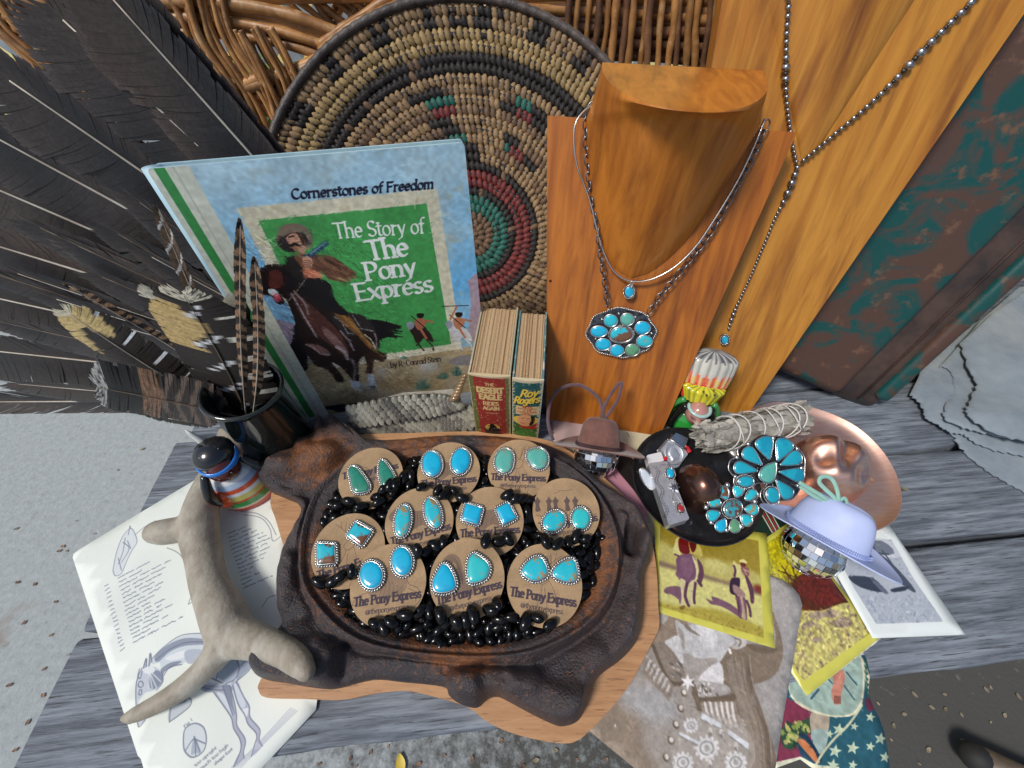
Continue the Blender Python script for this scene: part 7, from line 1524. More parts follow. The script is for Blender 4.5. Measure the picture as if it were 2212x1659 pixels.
# ================================================================== necklaces
def chain(parent, pts3, lw, lh, wire, m, nrm_):
    P3 = spl(pts3, 10); d = np.r_[0, np.cumsum(np.linalg.norm(np.diff(P3, axis=0), axis=1))]; L = d[-1]; n = int(L / (lh * 1.46)); 
    lk = {}
    def link_vf(w_, h_): return tube([(h_ * math.cos(a), w_ * math.sin(a), 0) for a in np.linspace(0, 2 * math.pi, 21)[:-1]], wire, 6, True)
    me = mkmesh('chain_link', *link_vf(lw, lh), m)
    for k in range(n):
        s = (k + .5) * L / n; i = min(np.searchsorted(d, s) - 1, len(P3) - 2); f = (s - d[i]) / (d[i + 1] - d[i] + 1e-12); p = P3[i] + (P3[i + 1] - P3[i]) * f; t = nrm(P3[i + 1] - P3[i]); z = nrm(nrm_ - (nrm_ @ t) * t)
        if k % 2: y = nrm(np.cross(z, t) * .35 + z * .94); z = np.cross(t, y)
        else: y = np.cross(z, t)
        inst('chain_link', me, M4(p, t, y, z), parent)
nb_off = .003
def onb(L, off): return [B1.pw(u, v, off) for u, v in L]
nk1 = empty('chain_necklace', B1.pw(1342, 720, .002), label='dark silver chain necklace with a nine-stone turquoise flower pendant', cat='necklace')
m_chain = mat('antique_silver', (.30, .30, .31), (.14, .14, .15), rough=.3, metal=1, scale=300)
chain(nk1, onb([(1284, 222), (1270, 240), (1266, 262), (1266, 310), (1271, 370), (1278, 430), (1290, 490), (1299, 560), (1308, 620), (1312, 662)], .006), .0024, .0044, .00062, m_chain, B1.n)
chain(nk1, onb([(1658, 262), (1645, 292), (1622, 345), (1592, 400), (1562, 455), (1528, 512), (1490, 560), (1452, 608), (1425, 640), (1401, 676)], .006), .0026, .0046, .00062, m_chain, B1.n)
def zc5(x, y): return (737.3 + x / 3, 336 + 0 + y / 3)
def rg5(x, y): return (737.3 + x / 3, 553 + y / 3)
PN = Plane(B1.pw(1342, 720, .0035), B1.e1, B1.e2)
bs = [PN.px(*rg5(1815 + 222 * math.cos(a) * (1 + .035 * math.cos(8 * a + .6)), 497 + 158 * math.sin(a) * (1 + .03 * math.cos(8 * a + .6)))) for a in np.linspace(0, 2 * math.pi, 72)[:-1]]
VF, mi, uv = slab([tuple(p) for p in bs], -.002, -.0004, PN); obj('backplate', VF, m_ox, nk1, smooth=False); obj('rope_border', rope_vf(bs, PN, -.0002, .0010, .0021), m_silv, nk1)
for k, (x, y, rx, ry, ro_, mt) in enumerate(((1745, 415, 42, 38, 0, 'vein'), (1852, 407, 42, 38, 0, 'sea'), (1950, 462, 48, 40, 0, 'plain'), (1962, 548, 50, 36, 0, 'vein'), (1885, 605, 44, 36, 0, 'moss'), (1784, 608, 42, 36, 0, 'plain'), (1697, 568, 48, 36, 0, 'plain'), (1669, 485, 52, 34, 0, 'plain'), (1815, 505, 72, 48, 0, 'brown'))):
    stone_set(np.array([PN.px(*rg5(*p)) for p in ell(x, y, rx, ry, ro_)]), PN, 0, m_t[mt], nk1, h=.003, rope=.0006 if k == 8 else 0, plate=False, bez=.0007)
for x, y in ((1730, 345), (1798, 372), (1985, 385), (1690, 410), (1905, 395), (2010, 500), (1930, 620), (1835, 625), (1735, 610), (1648, 535)): p = PN.px(*rg5(x, y)); obj('silver_bead', ball(PN.w(*p, .0006), .0014, 10, 6), m_silv, nk1)
nk2 = empty('collar_necklace', B1.pw(1359, 620, .004), label='thin silver wire collar with one tiny turquoise drop on the small bust', cat='necklace')
wr = [(1285, 226, .010), (1262, 240, .012), (1243, 268, .014), (1240, 310, .014), (1247, 360, .012), (1262, 400, .008), (1276, 440, .006), (1288, 490, .006), (1304, 545, .006), (1325, 585, .006), (1350, 603, .007), (1375, 608, .008), (1410, 602, .009), (1455, 578, .010), (1500, 535, .011), (1545, 470, .012), (1590, 395, .012), (1622, 330, .012), (1645, 275, .010), (1652, 258, .008)]
w3 = spl([B1.pw(u, v, o) for u, v, o in wr], 5); obj('collar_wire', tube(w3, .0011, 8, flatten=(1.5, .8), ref=B1.n), m_silv, nk2)
p = B1.px(1365, 609, .008); obj('bail', tube([B1.w(p[0] + .0012 * math.cos(a), p[1] - .002 + .003 * math.sin(a), .009) for a in np.linspace(0, 2 * math.pi, 15)[:-1]], .0005, 6, True), m_silv, nk2)
stone_set(np.array([B1.px(u, v, .006) for u, v in [(1359 + 8.5 * math.cos(a), 630 + 11 * math.sin(a)) for a in np.linspace(0, 2 * math.pi, 16)[:-1]]]), B1, .006, m_t['plain'], nk2, h=.0018, rope=.0005, bez=.0004)
nk3 = empty('bead_lariat', B2.pw(1722, 358, .004), label='long lariat of graduated dark silver beads with a tiny turquoise end', cat='necklace')
bme_ = mkmesh('silver_bead', *ball((0, 0, 0), 1, 12, 8), mat('worn_silver_bead', (.55, .55, .54), (.30, .30, .31), rough=.22, metal=1, scale=3, r2=.4)); spm = mkmesh('spacer_bead', *ball((0, 0, 0), (.75, .75, .35), 8, 5), m_ox)
def beads(L, sizes, start=0):
    o3 = [B2.pw(u, v, .003 + swell(B2, u, v)) for u, v in L]; P3 = spl(o3, 12); d = np.r_[0, np.cumsum(np.linalg.norm(np.diff(P3, axis=0), axis=1))]; s = 0
    while s < d[-1]:
        f = s / d[-1]; r = np.interp(f, [a for a, b in sizes], [b for a, b in sizes]); i = min(max(np.searchsorted(d, s) - 1, 0), len(P3) - 2); t = nrm(P3[i + 1] - P3[i]); p = P3[i] + t * (s - d[i]); y = nrm(np.cross(B2.n, t)); z = np.cross(t, y)
        inst('silver_bead', bme_, M4(p, t * r * .92, y * r, z * r), nk3); q = p + t * r * 1.15; inst('spacer_bead', spm, M4(q, y * r * .8, z * r * .8, t * r), nk3); s += r * 2.4
S_ = .0021
beads([(1700, -60), (1704, 0), (1700, 60), (1698, 120), (1697, 180), (1702, 240), (1710, 300), (1718, 340), (1722, 356)], [(0, S_), (.36, S_), (.42, .0030), (.46, .0036), (.50, .0028), (.56, S_), (.7, .0017), (1, .0017)])
beads([(2150, -70), (2102, 0), (2050, 52), (2000, 102), (1950, 155), (1900, 205), (1850, 250), (1800, 292), (1760, 326), (1728, 352)], [(0, .0026), (.28, .0027), (.36, .0036), (.40, .0038), (.46, .0028), (.6, .0021), (1, .0017)])
beads([(1722, 362), (1714, 385), (1706, 405), (1690, 440), (1672, 476), (1654, 520), (1636, 562), (1620, 600), (1604, 634), (1590, 664), (1580, 690), (1573, 712)], [(0, .0022), (.10, .0036), (.16, .0026), (.22, .0015), (.70, .0013), (.84, .0018), (.90, .0026), (.96, .0018), (1, .0014)])
stone_set(np.array([B2.px(1565 + 6.5 * math.cos(a), 733 + 8.5 * math.sin(a), .002) for a in np.linspace(0, 2 * math.pi, 15)[:-1]]), B2, .002, m_t['plain'], nk3, h=.0016, rope=.0005, bez=.0004)
# ================================================================== old photographs and printed cards
def photo(px, z, name, label, cat, draw, kp=3200, tilt=None, rough=.32, coat=.25, curl=.0006, group=None, base=(.9, .9, .88), sm=False, backc=None, spec=.45):
    P = PZ if tilt is None else tilt; z = z * .5 if tilt is None else z
    pts = np.array([P.px(*p, z) for p in px]); x0, y0 = pts.min(0); x1, y1 = pts.max(0); c = Canvas(int((x1 - x0) * kp), int((y1 - y0) * kp), base)
    def q(L): return [((a[0] - x0) * kp, (a[1] - y0) * kp) for a in (P.px(*p, z) for p in L)]
    draw(c, q); m = imgmat('print_' + name, c, rough=rough, spec=spec, coat=coat, grain=.02, gsc=200, cr=.25)
    (VF, mi, uv) = sheet(pts, P, lambda x, y: z + curl * math.sin(22 * x + 1) * math.sin(17 * y), .008, .0003, (x0, y0, x1, y1))
    return obj(name, VF, [m, m_white], mi=mi, uv=uv, label=label, cat=cat, group=group)
def z8(x, y): return (737.3 + x / 3, 1106 + y / 3)
def Q9(q, L): return q([z9(*p) for p in L])
def d_cut(c, q):
    s = lambda L, col, al=1, k=3: c.poly(Q9(q, L), col, al, sm=k)
    s([(560, 1000), (1400, 900), (1500, 1900), (500, 1900)], (.16, .36, .42), k=0)
    s([(600, 1200), (720, 1230), (840, 1310), (860, 1450), (760, 1600), (590, 1660), (560, 1500)], (.50, .20, .29)); s([(640, 1400), (740, 1370), (830, 1330), (835, 1400), (780, 1470), (700, 1540), (640, 1500)], (.20, .33, .22))
    for k in range(70): a = rnd.uniform(0, 6.3); r = rnd.random() ** .5; p = (735 + 95 * r * math.cos(a), 1440 + 85 * r * math.sin(a)); c.line(Q9(q, [p, p]), 9, rnd.choice([(.55, .62, .30), (.75, .72, .45), (.14, .25, .18)]), .9)
    s([(600, 1620), (760, 1585), (880, 1640), (1010, 1650), (1100, 1900), (500, 1900)], (.87, .87, .76), k=0)
    s([(750, 1460), (760, 1570), (880, 1640), (900, 1560), (850, 1500)], (.12, .27, .36)); s([(830, 1300), (940, 1310), (945, 1400), (920, 1540), (870, 1560), (830, 1430)], (.70, .64, .56)); s([(830, 1420), (940, 1420), (915, 1540), (860, 1560)], (.62, .70, .68))
    s([(745, 1470), (790, 1480), (860, 1560), (888, 1620), (860, 1625), (800, 1560), (750, 1500)], (.80, .50, .32)); c.line(spl(Q9(q, [(760, 1445), (800, 1460), (850, 1530), (885, 1600)]), 4), 8, (.10, .2, .28))
    s([(690, 1040), (800, 960), (1100, 900), (1170, 1000), (1170, 1200), (1120, 1310), (980, 1330), (820, 1290), (700, 1200)], (.88, .86, .74)); s([(700, 1040), (800, 960), (1100, 910), (1160, 1010), (1155, 1200), (1100, 1300), (980, 1318), (830, 1275), (700, 1180)], (.62, .71, .66))
    for L in ([(830, 1210), (880, 1150)], [(1060, 1040), (1125, 1120)], [(1040, 1120), (1110, 1215)], [(940, 1080), (980, 1130)]): c.line(Q9(q, L), 4, (.22, .36, .42))
    s([(960, 1020), (1040, 1030), (1045, 1110), (1025, 1180), (1020, 1240), (980, 1245), (960, 1170), (975, 1100)], (.78, .52, .44))
    for k in range(4): c.line(Q9(q, [(985 + k * 11, 1195), (982 + k * 12, 1240)]), 3, (.5, .3, .25))
    s([(1180, 1200), (1260, 1260), (1200, 1290)], (.46, .2, .3)); s([(1150, 930), (1210, 1060), (1200, 1180), (1170, 1040)], (.86, .82, .72))
    for k in range(7): s([(1165 + 4 * k, 950 + 36 * k), (1195 + 3 * k, 975 + 36 * k), (1180 + 3 * k, 995 + 36 * k)], (.2, .42, .33), 1, 0)
    c.strokes(900, (0, 1), (0, 1), 6, 3, .2, .12, .5, 4)
    for x, y, r in ((1215, 1330, 36), (1110, 1390, 30), (1010, 1410, 44), (950, 1440, 30), (1280, 1470, 44), (1100, 1530, 46), (1215, 1520, 34), (985, 1550, 46), (1310, 1590, 40), (970, 1640, 44), (1100, 1640, 34)):
        s([(x + r * (1 if k % 2 == 0 else .42) * math.sin(k * math.pi / 5 + .2), y - r * (1 if k % 2 == 0 else .42) * math.cos(k * math.pi / 5 + .2)) for k in range(10)], (.78, .84, .72), 1, 0)
    c.line(spl(Q9(q, [(1160, 1250), (1080, 1370), (980, 1470), (900, 1570), (860, 1640)]), 4), 4, (.80, .80, .66)); c.noise(.10, 40, 7)
photo([(1700, 1190), (1790, 1190), (1850, 1380), (1872, 1425), (1879, 1455), (1876, 1500), (1888, 1529), (1900, 1552), (1910, 1580), (1917, 1616), (1922, 1650), (1924, 1700), (1860, 1740), (1790, 1700), (1755, 1660), (1728, 1640), (1700, 1650), (1660, 1665), (1640, 1500), (1650, 1300)], .0012, 'cutout_print', 'die-cut colour print with white stars on blue, at the lower right table edge', 'paper cutout', d_cut, rough=.5, coat=0)
def d_pink(c, q):
    s = lambda L, col, al=1: c.poly(q(L), col, al, sm=3)
    s([(1300, 1010), (1350, 1020), (1400, 1090), (1400, 1160), (1340, 1110), (1290, 1050)], (.74, .52, .58)); s([(1190, 905), (1230, 900), (1300, 925), (1260, 960), (1190, 960)], (.72, .62, .60))
    s([(1335, 985), (1380, 1000), (1420, 1080), (1440, 1140), (1410, 1120), (1370, 1060), (1330, 1010)], (.10, .08, .08)); s([(1395, 940), (1430, 930), (1420, 985), (1380, 990)], (.82, .78, .66)); s([(1400, 1090), (1425, 1100), (1430, 1160), (1400, 1150)], (.62, .60, .52))
    for k in range(24): x, y = rnd.uniform(1200, 1440), rnd.uniform(910, 1140); c.line(q([(x, y), (x + 5, y + 9)]), 3, (.25, .2, .2), .6)
photo([(1192, 905), (1260, 898), (1330, 905), (1440, 925), (1480, 985), (1440, 1172), (1412, 1160), (1372, 1100), (1300, 1050), (1240, 1000), (1195, 960)], .0012, 'patterned_card', 'cream card printed with pink and black shapes beneath the brown hat ornament', 'printed card', d_pink, rough=.55, coat=0, base=(.80, .76, .64))
def d_green(c, q):
    for k in range(5): c.line(q([(1642 + k * 5, 1105 - k), (1668 + k * 5, 1150)]), 4, (.72, .20, .20) if k % 2 else (.80, .80, .72))
    c.line(spl(q([(1640, 1090), (1665, 1095), (1680, 1120)]), 4), 6, (.55, .6, .5))
photo([(1560, 1120), (1600, 1020), (1760, 1040), (1770, 1120), (1720, 1180), (1620, 1170)], .0016, 'patterned_card', 'dark green card with red and white stripes showing between the two hat dishes', 'printed card', d_green, rough=.5, coat=0, base=(.09, .18, .14))
def d_desert(c, q):
    s = lambda L, col, al=1, k=3: c.poly(Q9(q, L), col, al, sm=k)
    inner = [(785, 1090), (1215, 790), (1010, 480), (700, 80), (300, 380)]
    s(inner, (.62, .60, .16), k=0)
    s([(540, 200), (700, 90), (860, 280), (1000, 470), (800, 420), (600, 430)], (.72, .68, .10), 1, 0)
    s([(700, 470), (800, 400), (960, 430), (1060, 540), (1200, 720), (1215, 790), (1100, 600), (900, 640), (770, 640)], (.34, .16, .06)); s([(780, 400), (900, 380), (1000, 470), (1050, 560), (900, 610), (800, 560), (740, 500)], (.40, .14, .10), .9)
    for k in range(60): x, y = rnd.uniform(650, 900), rnd.uniform(300, 480); c.line(Q9(q, [(x, y), (x + rnd.uniform(-30, 30), y + rnd.uniform(20, 60))]), 1.6, (.28, .12, .06), .7)
    for L in ([(640, 350), (700, 430), (760, 480)], [(700, 310), (720, 400), (780, 470)], [(620, 380), (690, 410), (750, 430)], [(660, 390), (700, 440)]): c.line(Q9(q, L), 3, (.25, .12, .06))
    s([(740, 660), (900, 640), (1090, 590), (1200, 780), (785, 1085), (600, 900)], (.80, .76, .46)); 
    for k in range(420):
        x, y = rnd.uniform(600, 1200), rnd.uniform(600, 1080)
        if y < 1090 - (x - 785) * .68 and y > 640 - .1 * (x - 700): c.line(Q9(q, [(x, y), (x + rnd.uniform(-10, 10), y + rnd.uniform(2, 16))]), rnd.uniform(2, 7), rnd.choice([(.50, .42, .42), (.60, .52, .34), (.40, .32, .38), (.70, .62, .36)]), .55)
    for x, y, r in ((870, 670, 60), (1030, 720, 70), (820, 730, 40), (860, 830, 40), (960, 660, 60)): s([(x - r, y), (x, y - r * .5), (x + r, y), (x, y + r * .5)], (.52, .42, .50), .5)
    c.strokes(1600, (0, 1), (0, 1), 5, 3, .9, .22, .6, 3); c.blur(1); c.noise(.18, 60, 3)
    EB = (.84, .82, .36)
    for L in ([(1270, 820), (805, 1195), (785, 1092), (1215, 785)], [(805, 1195), (785, 1092), (300, 470), (250, 560)], [(1270, 820), (1215, 788), (660, 20), (700, 0)], [(660, 20), (700, 90), (300, 390), (250, 330)]): c.poly(Q9(q, L), EB)
photo([(1743, 1503), (1902, 1381), (1706, 1127), (1556, 1228)], .0030, 'snapshot', 'yellowed snapshot of desert brush lying under the mirror ball with blue hat', 'photograph', d_desert, group=None)
def d_bw(c, q):
    s = lambda L, col, al=1, k=3: c.poly(Q9(q, L), col, al, sm=k); c.noise(.03, 8, 1)
    s([(1250, 727), (1690, 712), (1500, 440), (1350, 180), (1120, 190), (1020, 330), (1110, 520)], (.70, .73, .77), 1, 0); s([(1120, 190), (1350, 185), (1420, 290), (1200, 300), (1100, 330)], (.78, .80, .83))
    s([(1070, 420), (1230, 430), (1300, 520), (1150, 490)], (.24, .27, .33)); s([(1240, 270), (1300, 290), (1400, 380), (1500, 500), (1490, 520), (1380, 440), (1260, 330)], (.30, .33, .40)); s([(1350, 500), (1460, 480), (1440, 510), (1360, 520)], (.22, .25, .3))
    s([(1130, 200), (1290, 190), (1370, 270), (1230, 275)], (.45, .48, .53)); s([(1210, 430), (1290, 480), (1330, 530), (1290, 520)], (.4, .43, .5))
    for L in ([(1200, 200), (1290, 330), (1300, 390)], [(1290, 250), (1420, 430), (1500, 510)], [(1150, 260), (1330, 275)], [(1220, 300), (1260, 360)], [(1230, 195), (1240, 250)]): c.line(Q9(q, L), 5, (.3, .33, .38))
    for k in range(260): x, y = rnd.uniform(1180, 1640), rnd.uniform(540, 715); c.line(Q9(q, [(x, y), (x + rnd.uniform(-14, 20), y + rnd.uniform(4, 22))]), 2.2, rnd.choice([(.50, .54, .62), (.82, .85, .88), (.62, .66, .72)]), .6)
    c.strokes(900, (0, 1), (0, 1), 5, 2, .4, .16, .5, 4); c.blur(1)
    for L4 in ([(985, 390), (1230, 817), (1252, 728), (1110, 500), (1020, 330)], [(1230, 817), (1830, 796), (1690, 712), (1250, 727)], [(1830, 796), (1340, 60), (1352, 182), (1500, 440), (1692, 714)]): c.poly(Q9(q, L4), (.90, .93, .92))
photo([(1885, 1379), (2085, 1371), (1916, 1128), (1740, 1120), (1756, 1152), (1803, 1236)], .0046, 'snapshot', 'white bordered black and white snapshot beside the pale blue hat ornament', 'photograph', d_bw, base=(.90, .93, .92))
def d_port(c, q):
    Z = lambda L: q([(1261.8 + .3888 * x, 1316.7 + .3888 * y) for x, y in L])
    s = lambda L, col, al=1, k=3: c.poly(Z(L), col, al, sm=k); l = lambda L, w, col, al=1: c.line(spl(Z(L), 4), w, col, al)
    G_ = lambda v, w=0: (v * 1.03 + .016 * w, v, v * .975 - .018 * w)
    c.a[:] = np.array(G_(.66)); c.noise(.12, 5, 2)
    s([(20, 690), (200, 420), (330, 240), (420, 0), (900, 0), (900, 900), (300, 900)], G_(.60, 1)); s([(20, 690), (160, 480), (300, 560), (330, 760), (420, 900), (250, 900)], G_(.50, 3), .9); s([(200, 430), (380, 420), (520, 520), (480, 640), (330, 600), (210, 540)], G_(.68, -1), .8)
    c.blur(12)
    HT = G_(.46, 3)
    s([(400, 20), (560, 30), (560, 120), (470, 200), (400, 200), (360, 200)], G_(.52, 3)); s([(415, 25), (470, 40), (440, 80), (415, 70)], G_(.75), .7)
    s([(1040, 0), (1085, 120), (1105, 220), (1090, 310), (1040, 380), (930, 418), (860, 400), (780, 330), (780, 230), (900, 190), (1060, 215)], HT); s([(900, 190), (1060, 212), (1055, 240), (960, 240)], G_(.36, 3), .8)
    s([(750, 270), (860, 220), (940, 320), (930, 480), (1000, 620), (1050, 760), (1055, 900), (900, 900), (915, 760), (880, 620), (800, 520), (770, 420)], G_(.45, 3))
    for k in range(34):
        x0 = 790 + rnd.uniform(0, 130); l([(x0, 250 + rnd.uniform(0, 60)), (x0 + 20, 420), (x0 + 70, 560), (x0 + 110, 700), (x0 + 120, 880)], 2.6, rnd.choice([G_(.36, 3), G_(.56, 2), G_(.62, 2), G_(.40, 3)]), .6)
    s([(505, 60), (560, 90), (640, 85), (800, 140), (840, 180), (805, 215), (760, 285), (700, 350), (640, 395), (590, 370), (555, 300), (535, 200)], G_(.76, -1)); s([(560, 240), (640, 275), (740, 270), (700, 350), (640, 395), (590, 370), (555, 300)], G_(.60, 1), .85); s([(620, 90), (720, 110), (740, 200), (660, 200)], G_(.86, -1), .7)
    s([(570, 80), (600, 110), (648, 150), (600, 130), (560, 100)], G_(.42, 2), .8); s([(520, 100), (550, 130), (560, 220), (540, 200)], G_(.5, 2), .6)
    s([(830, 150), (895, 165), (898, 200), (850, 222), (815, 212), (850, 190)], G_(.74)); l([(838, 160), (870, 175), (860, 205)], 4, G_(.45, 2)); l([(808, 225), (812, 240)], 7, G_(.93))
    s([(448, 185), (470, 165), (525, 145), (545, 220), (550, 300), (490, 260)], G_(.80, -1)); s([(630, 390), (750, 290), (775, 400), (740, 420)], G_(.85, -1)); s([(375, 195), (450, 190), (545, 310), (555, 400), (500, 415), (420, 310)], G_(.50, 2)); l([(385, 205), (430, 320), (490, 410), (600, 405)], 9, G_(.36, 3))
    for k in range(14): x, y = rnd.uniform(470, 545), rnd.uniform(290, 370); l([(x, y), (x + 12, y + 8)], 4, rnd.choice([G_(.75), G_(.35)]), .8)
    s([(615, 400), (790, 420), (795, 480), (625, 490)], G_(.66)); 
    for k in range(26): x, y = rnd.uniform(635, 735), rnd.uniform(405, 485); l([(x, y), (x + rnd.uniform(-12, 12), y + 10)], 4, rnd.choice([G_(.86), G_(.34, 2)]), .85)
    l([(610, 470), (640, 505), (740, 500), (830, 485)], 12, G_(.38, 3)); l([(610, 430), (640, 560)], 12, G_(.40, 3))
    for k in range(13): x = 655 + 15 * k; l([(x, 520), (x + 12, 570 + 3 * k), (x + 26, 600 + 4 * k)], 6, G_(.86) if k % 2 else G_(.55, 2)); 
    for k in range(13): a_ = k / 12; x, y = 335 + 135 * a_, 250 + 150 * a_; l([(x, y), (x + 18, y + 30), (x + 2, y + 72)], 8, G_(.80) if k % 2 else G_(.50, 2), .9); l([(x + 6, y + 80), (x - 2, y + 100)], 8, G_(.48, 3), .5)
    s([(575 + 46 * (1 if k % 2 == 0 else .42) * math.sin(k * math.pi / 6), 405 - 46 * (1 if k % 2 == 0 else .42) * math.cos(k * math.pi / 6)) for k in range(12)], G_(.92, -1), 1, 0)
    for x, y in ((556, 460), (538, 546), (512, 636), (484, 724), (458, 818)): l([(x - 40, y - 36), (x, y)], 3, G_(.5, 3), .7); l([(x - 3, y + 4), (x - 3, y + 4)], 15, G_(.36, 3)); l([(x, y), (x, y)], 10, G_(.85))
    s([(620, 560), (900, 660), (915, 900), (520, 900), (520, 700), (600, 640)], G_(.66, 1), .6)
    for x, y, r in ((593, 645, 32), (680, 770, 58), (548, 850, 48), (840, 850, 50)):
        for k in range(12): l([(x + r * .8 * math.cos(k * .5236), y + r * .8 * math.sin(k * .5236)), (x + r * 1.12 * math.cos(k * .5236), y + r * 1.12 * math.sin(k * .5236))], 6, G_(.84, -1))
        c.poly(Z(arc(x, y, r, r, 0, 360, 18)), G_(.84, -1)); c.poly(Z(arc(x, y, r * .72, r * .72, 0, 360, 16)), G_(.58)); c.poly(Z(arc(x, y, r * .56, r * .56, 0, 360, 16)), G_(.82, -1)); c.poly(Z(arc(x, y, r * .25, r * .32, 0, 360, 10)), G_(.66))
    for P4 in ([(655, 575), (765, 635), (760, 665), (645, 610)], [(800, 665), (915, 745), (905, 778), (795, 695)], [(530, 680), (640, 735), (630, 755), (525, 700)]): s(P4, G_(.86, -2), 1, 0); l([P4[3], P4[2]], 3, G_(.5), .8)
    for x, y in ((700, 680), (760, 690), (842, 760), (700, 860)): l([(x, y - 14), (x, y + 10)], 8, G_(.8)); l([(x, y + 14), (x, y + 14)], 8, G_(.5))
    for k in range(40): x, y = rnd.uniform(560, 890), rnd.uniform(600, 890); l([(x, y), (x + 5, y + 6)], 3, rnd.choice([G_(.84), G_(.48, 1)]), .6)
    s([(172, 632), (178, 655), (168, 650)], (.95, .95, .95), 1, 0); c.strokes(1500, (.1, 1), (0, 1), 7, 2.5, -.9, .10, .5, 3); c.blur(1); c.noise(.06, 160, 5); c.noise(.06, 60, 6)
photo([(1262, 1570), (1300, 1500), (1420, 1262), (1470, 1180), (1640, 1236), (1690, 1252), (1712, 1268), (1727, 1286), (1733, 1308), (1715, 1420), (1690, 1560), (1668, 1700), (1600, 1760), (1500, 1760), (1370, 1659)], .0060, 'portrait_card', 'large grey-brown portrait card of a woman in hat and medals overhanging the table', 'photograph', d_port, rough=.38, coat=.15)
def d_rid(c, q):
    Z = lambda L: q([(1399 + .2996 * x, 1119.2 + .2996 * y) for x, y in L])
    s = lambda L, col, al=1, k=3: c.poly(Z(L), col, al, sm=k); l = lambda L, w, col, al=1: c.line(spl(Z(L), 4), w, col, al)
    PU, PD, CR, BK, SK = (.46, .32, .40), (.36, .22, .30), (.83, .80, .52), (.42, .08, .07), (.60, .55, .26)
    inn = [(92, 40), (797, 165), (840, 866), (72, 632)]; c.a[:] = np.array((.60, .52, .16))
    s([(70, 150), (250, 250), (450, 300), (640, 330), (840, 420), (840, 520), (600, 480), (400, 430), (200, 370), (60, 330)], (.74, .70, .40), 1, 0); c.blur(8); s([(400, 320), (470, 290), (560, 330), (620, 380), (500, 400)], (.80, .77, .48), .8)
    s([(60, 300), (200, 345), (400, 405), (600, 465), (780, 500), (840, 515), (840, 560), (700, 545), (500, 470), (300, 410), (60, 345)], (.50, .40, .36), .9); s([(770, 480), (840, 500), (840, 545), (780, 530)], (.45, .16, .12), .9)
    s([(50, 335), (300, 405), (600, 490), (850, 570), (850, 900), (40, 700)], (.82, .80, .50), 1, 0); s([(40, 600), (250, 640), (500, 660), (850, 800), (850, 900), (40, 680)], (.66, .60, .22), .85); c.blur(5)
    for k in range(150): x = rnd.uniform(90, 830); y = 620 + .25 * (x - 80) + rnd.uniform(-20, 60); l([(x, y), (x + rnd.uniform(3, 12), y + 3)], 2.5, rnd.choice([(.42, .32, .10), (.74, .68, .34), (.5, .4, .16)]), .5)
    # shadows on the sand
    s([(115, 530), (135, 500), (190, 490), (240, 500), (280, 560), (300, 625), (270, 600), (230, 620), (225, 590), (170, 550), (140, 548)], PU, .95, 2); s([(418, 578), (470, 600), (460, 563), (560, 600), (640, 650), (665, 700), (700, 735), (640, 700), (560, 650), (500, 628), (455, 620)], PU, .95, 2)
    # dark horse and rider
    s([(205, 300), (240, 265), (320, 262), (355, 330), (360, 400), (320, 465), (290, 470), (240, 455), (210, 420), (200, 400), (212, 370)], PU, 1, 4); s([(240, 300), (300, 290), (330, 360), (300, 430), (250, 400)], (.53, .38, .46), .7, 4)
    s([(318, 270), (352, 320), (365, 390), (350, 440), (335, 470), (350, 380)], (.86, .83, .62)); s([(355, 290), (395, 340), (405, 400), (395, 450), (378, 480), (360, 440), (372, 380)], PD, .95)
    s([(232, 440), (280, 465), (278, 560), (265, 640), (235, 645), (245, 560)], (.82, .78, .60)); s([(300, 470), (345, 450), (335, 560), (330, 610), (305, 625), (300, 560)], (.80, .76, .58)); l([(285, 470), (270, 560), (295, 630)], 8, PD); l([(345, 470), (335, 560), (338, 612)], 7, PD); l([(262, 640), (240, 650)], 8, (.5, .4, .14)); l([(365, 455), (385, 485)], 9, PD)
    s([(205, 150), (240, 140), (245, 200), (235, 270), (190, 262), (182, 230), (195, 190)], CR); s([(225, 150), (270, 120), (300, 170), (300, 255), (240, 250), (222, 200)], BK); s([(295, 180), (320, 160), (355, 180), (390, 230), (392, 280), (340, 262), (310, 250)], (.78, .72, .36)); s([(300, 175), (325, 158), (350, 180), (345, 230), (322, 250), (305, 210)], (.36, .08, .06)); l([(195, 262), (225, 275)], 5, PD)
    # pale horse and rider
    s([(615, 330), (620, 305), (640, 330), (670, 345), (680, 420), (720, 450), (735, 540), (720, 620), (680, 590), (640, 540), (620, 500), (640, 430), (622, 380)], CR, 1, 3); s([(600, 440), (640, 430), (665, 440), (662, 500), (640, 550), (610, 550), (590, 520)], (.22, .14, .22)); s([(615, 480), (660, 500), (700, 540), (700, 570), (650, 555), (620, 530)], (.62, .50, .48))
    for L, cc in (([(640, 560), (655, 620), (665, 710)], PD), ([(660, 570), (672, 640), (668, 715)], PU), ([(695, 580), (705, 650), (708, 725)], PU), ([(715, 600), (735, 650), (742, 705)], PD), ([(675, 575), (688, 640), (700, 720)], (.7, .6, .52))): l(L, 7, cc)
    l([(622, 345), (632, 380), (625, 420)], 6, PD); s([(660, 305), (690, 298), (718, 322), (700, 332), (668, 322)], (.86, .82, .54)); s([(668, 322), (705, 330), (702, 358), (675, 352)], (.40, .18, .14)); s([(672, 355), (725, 360), (732, 410), (715, 430), (685, 400)], (.55, .34, .38)); l([(690, 370), (725, 385)], 4, CR, .6); l([(700, 375), (715, 420)], 4, CR, .5)
    s([(700, 410), (725, 430), (760, 510), (768, 605), (745, 610), (735, 540), (715, 470)], PD); c.strokes(700, (0, 1), (0, 1), 5, 2, .3, .12, .5, 3); c.blur(1); c.noise(.06, 60, 2)
    EB = (.80, .78, .33); o = [(-20, -60), (857, 108), (930, 960), (30, 720)]
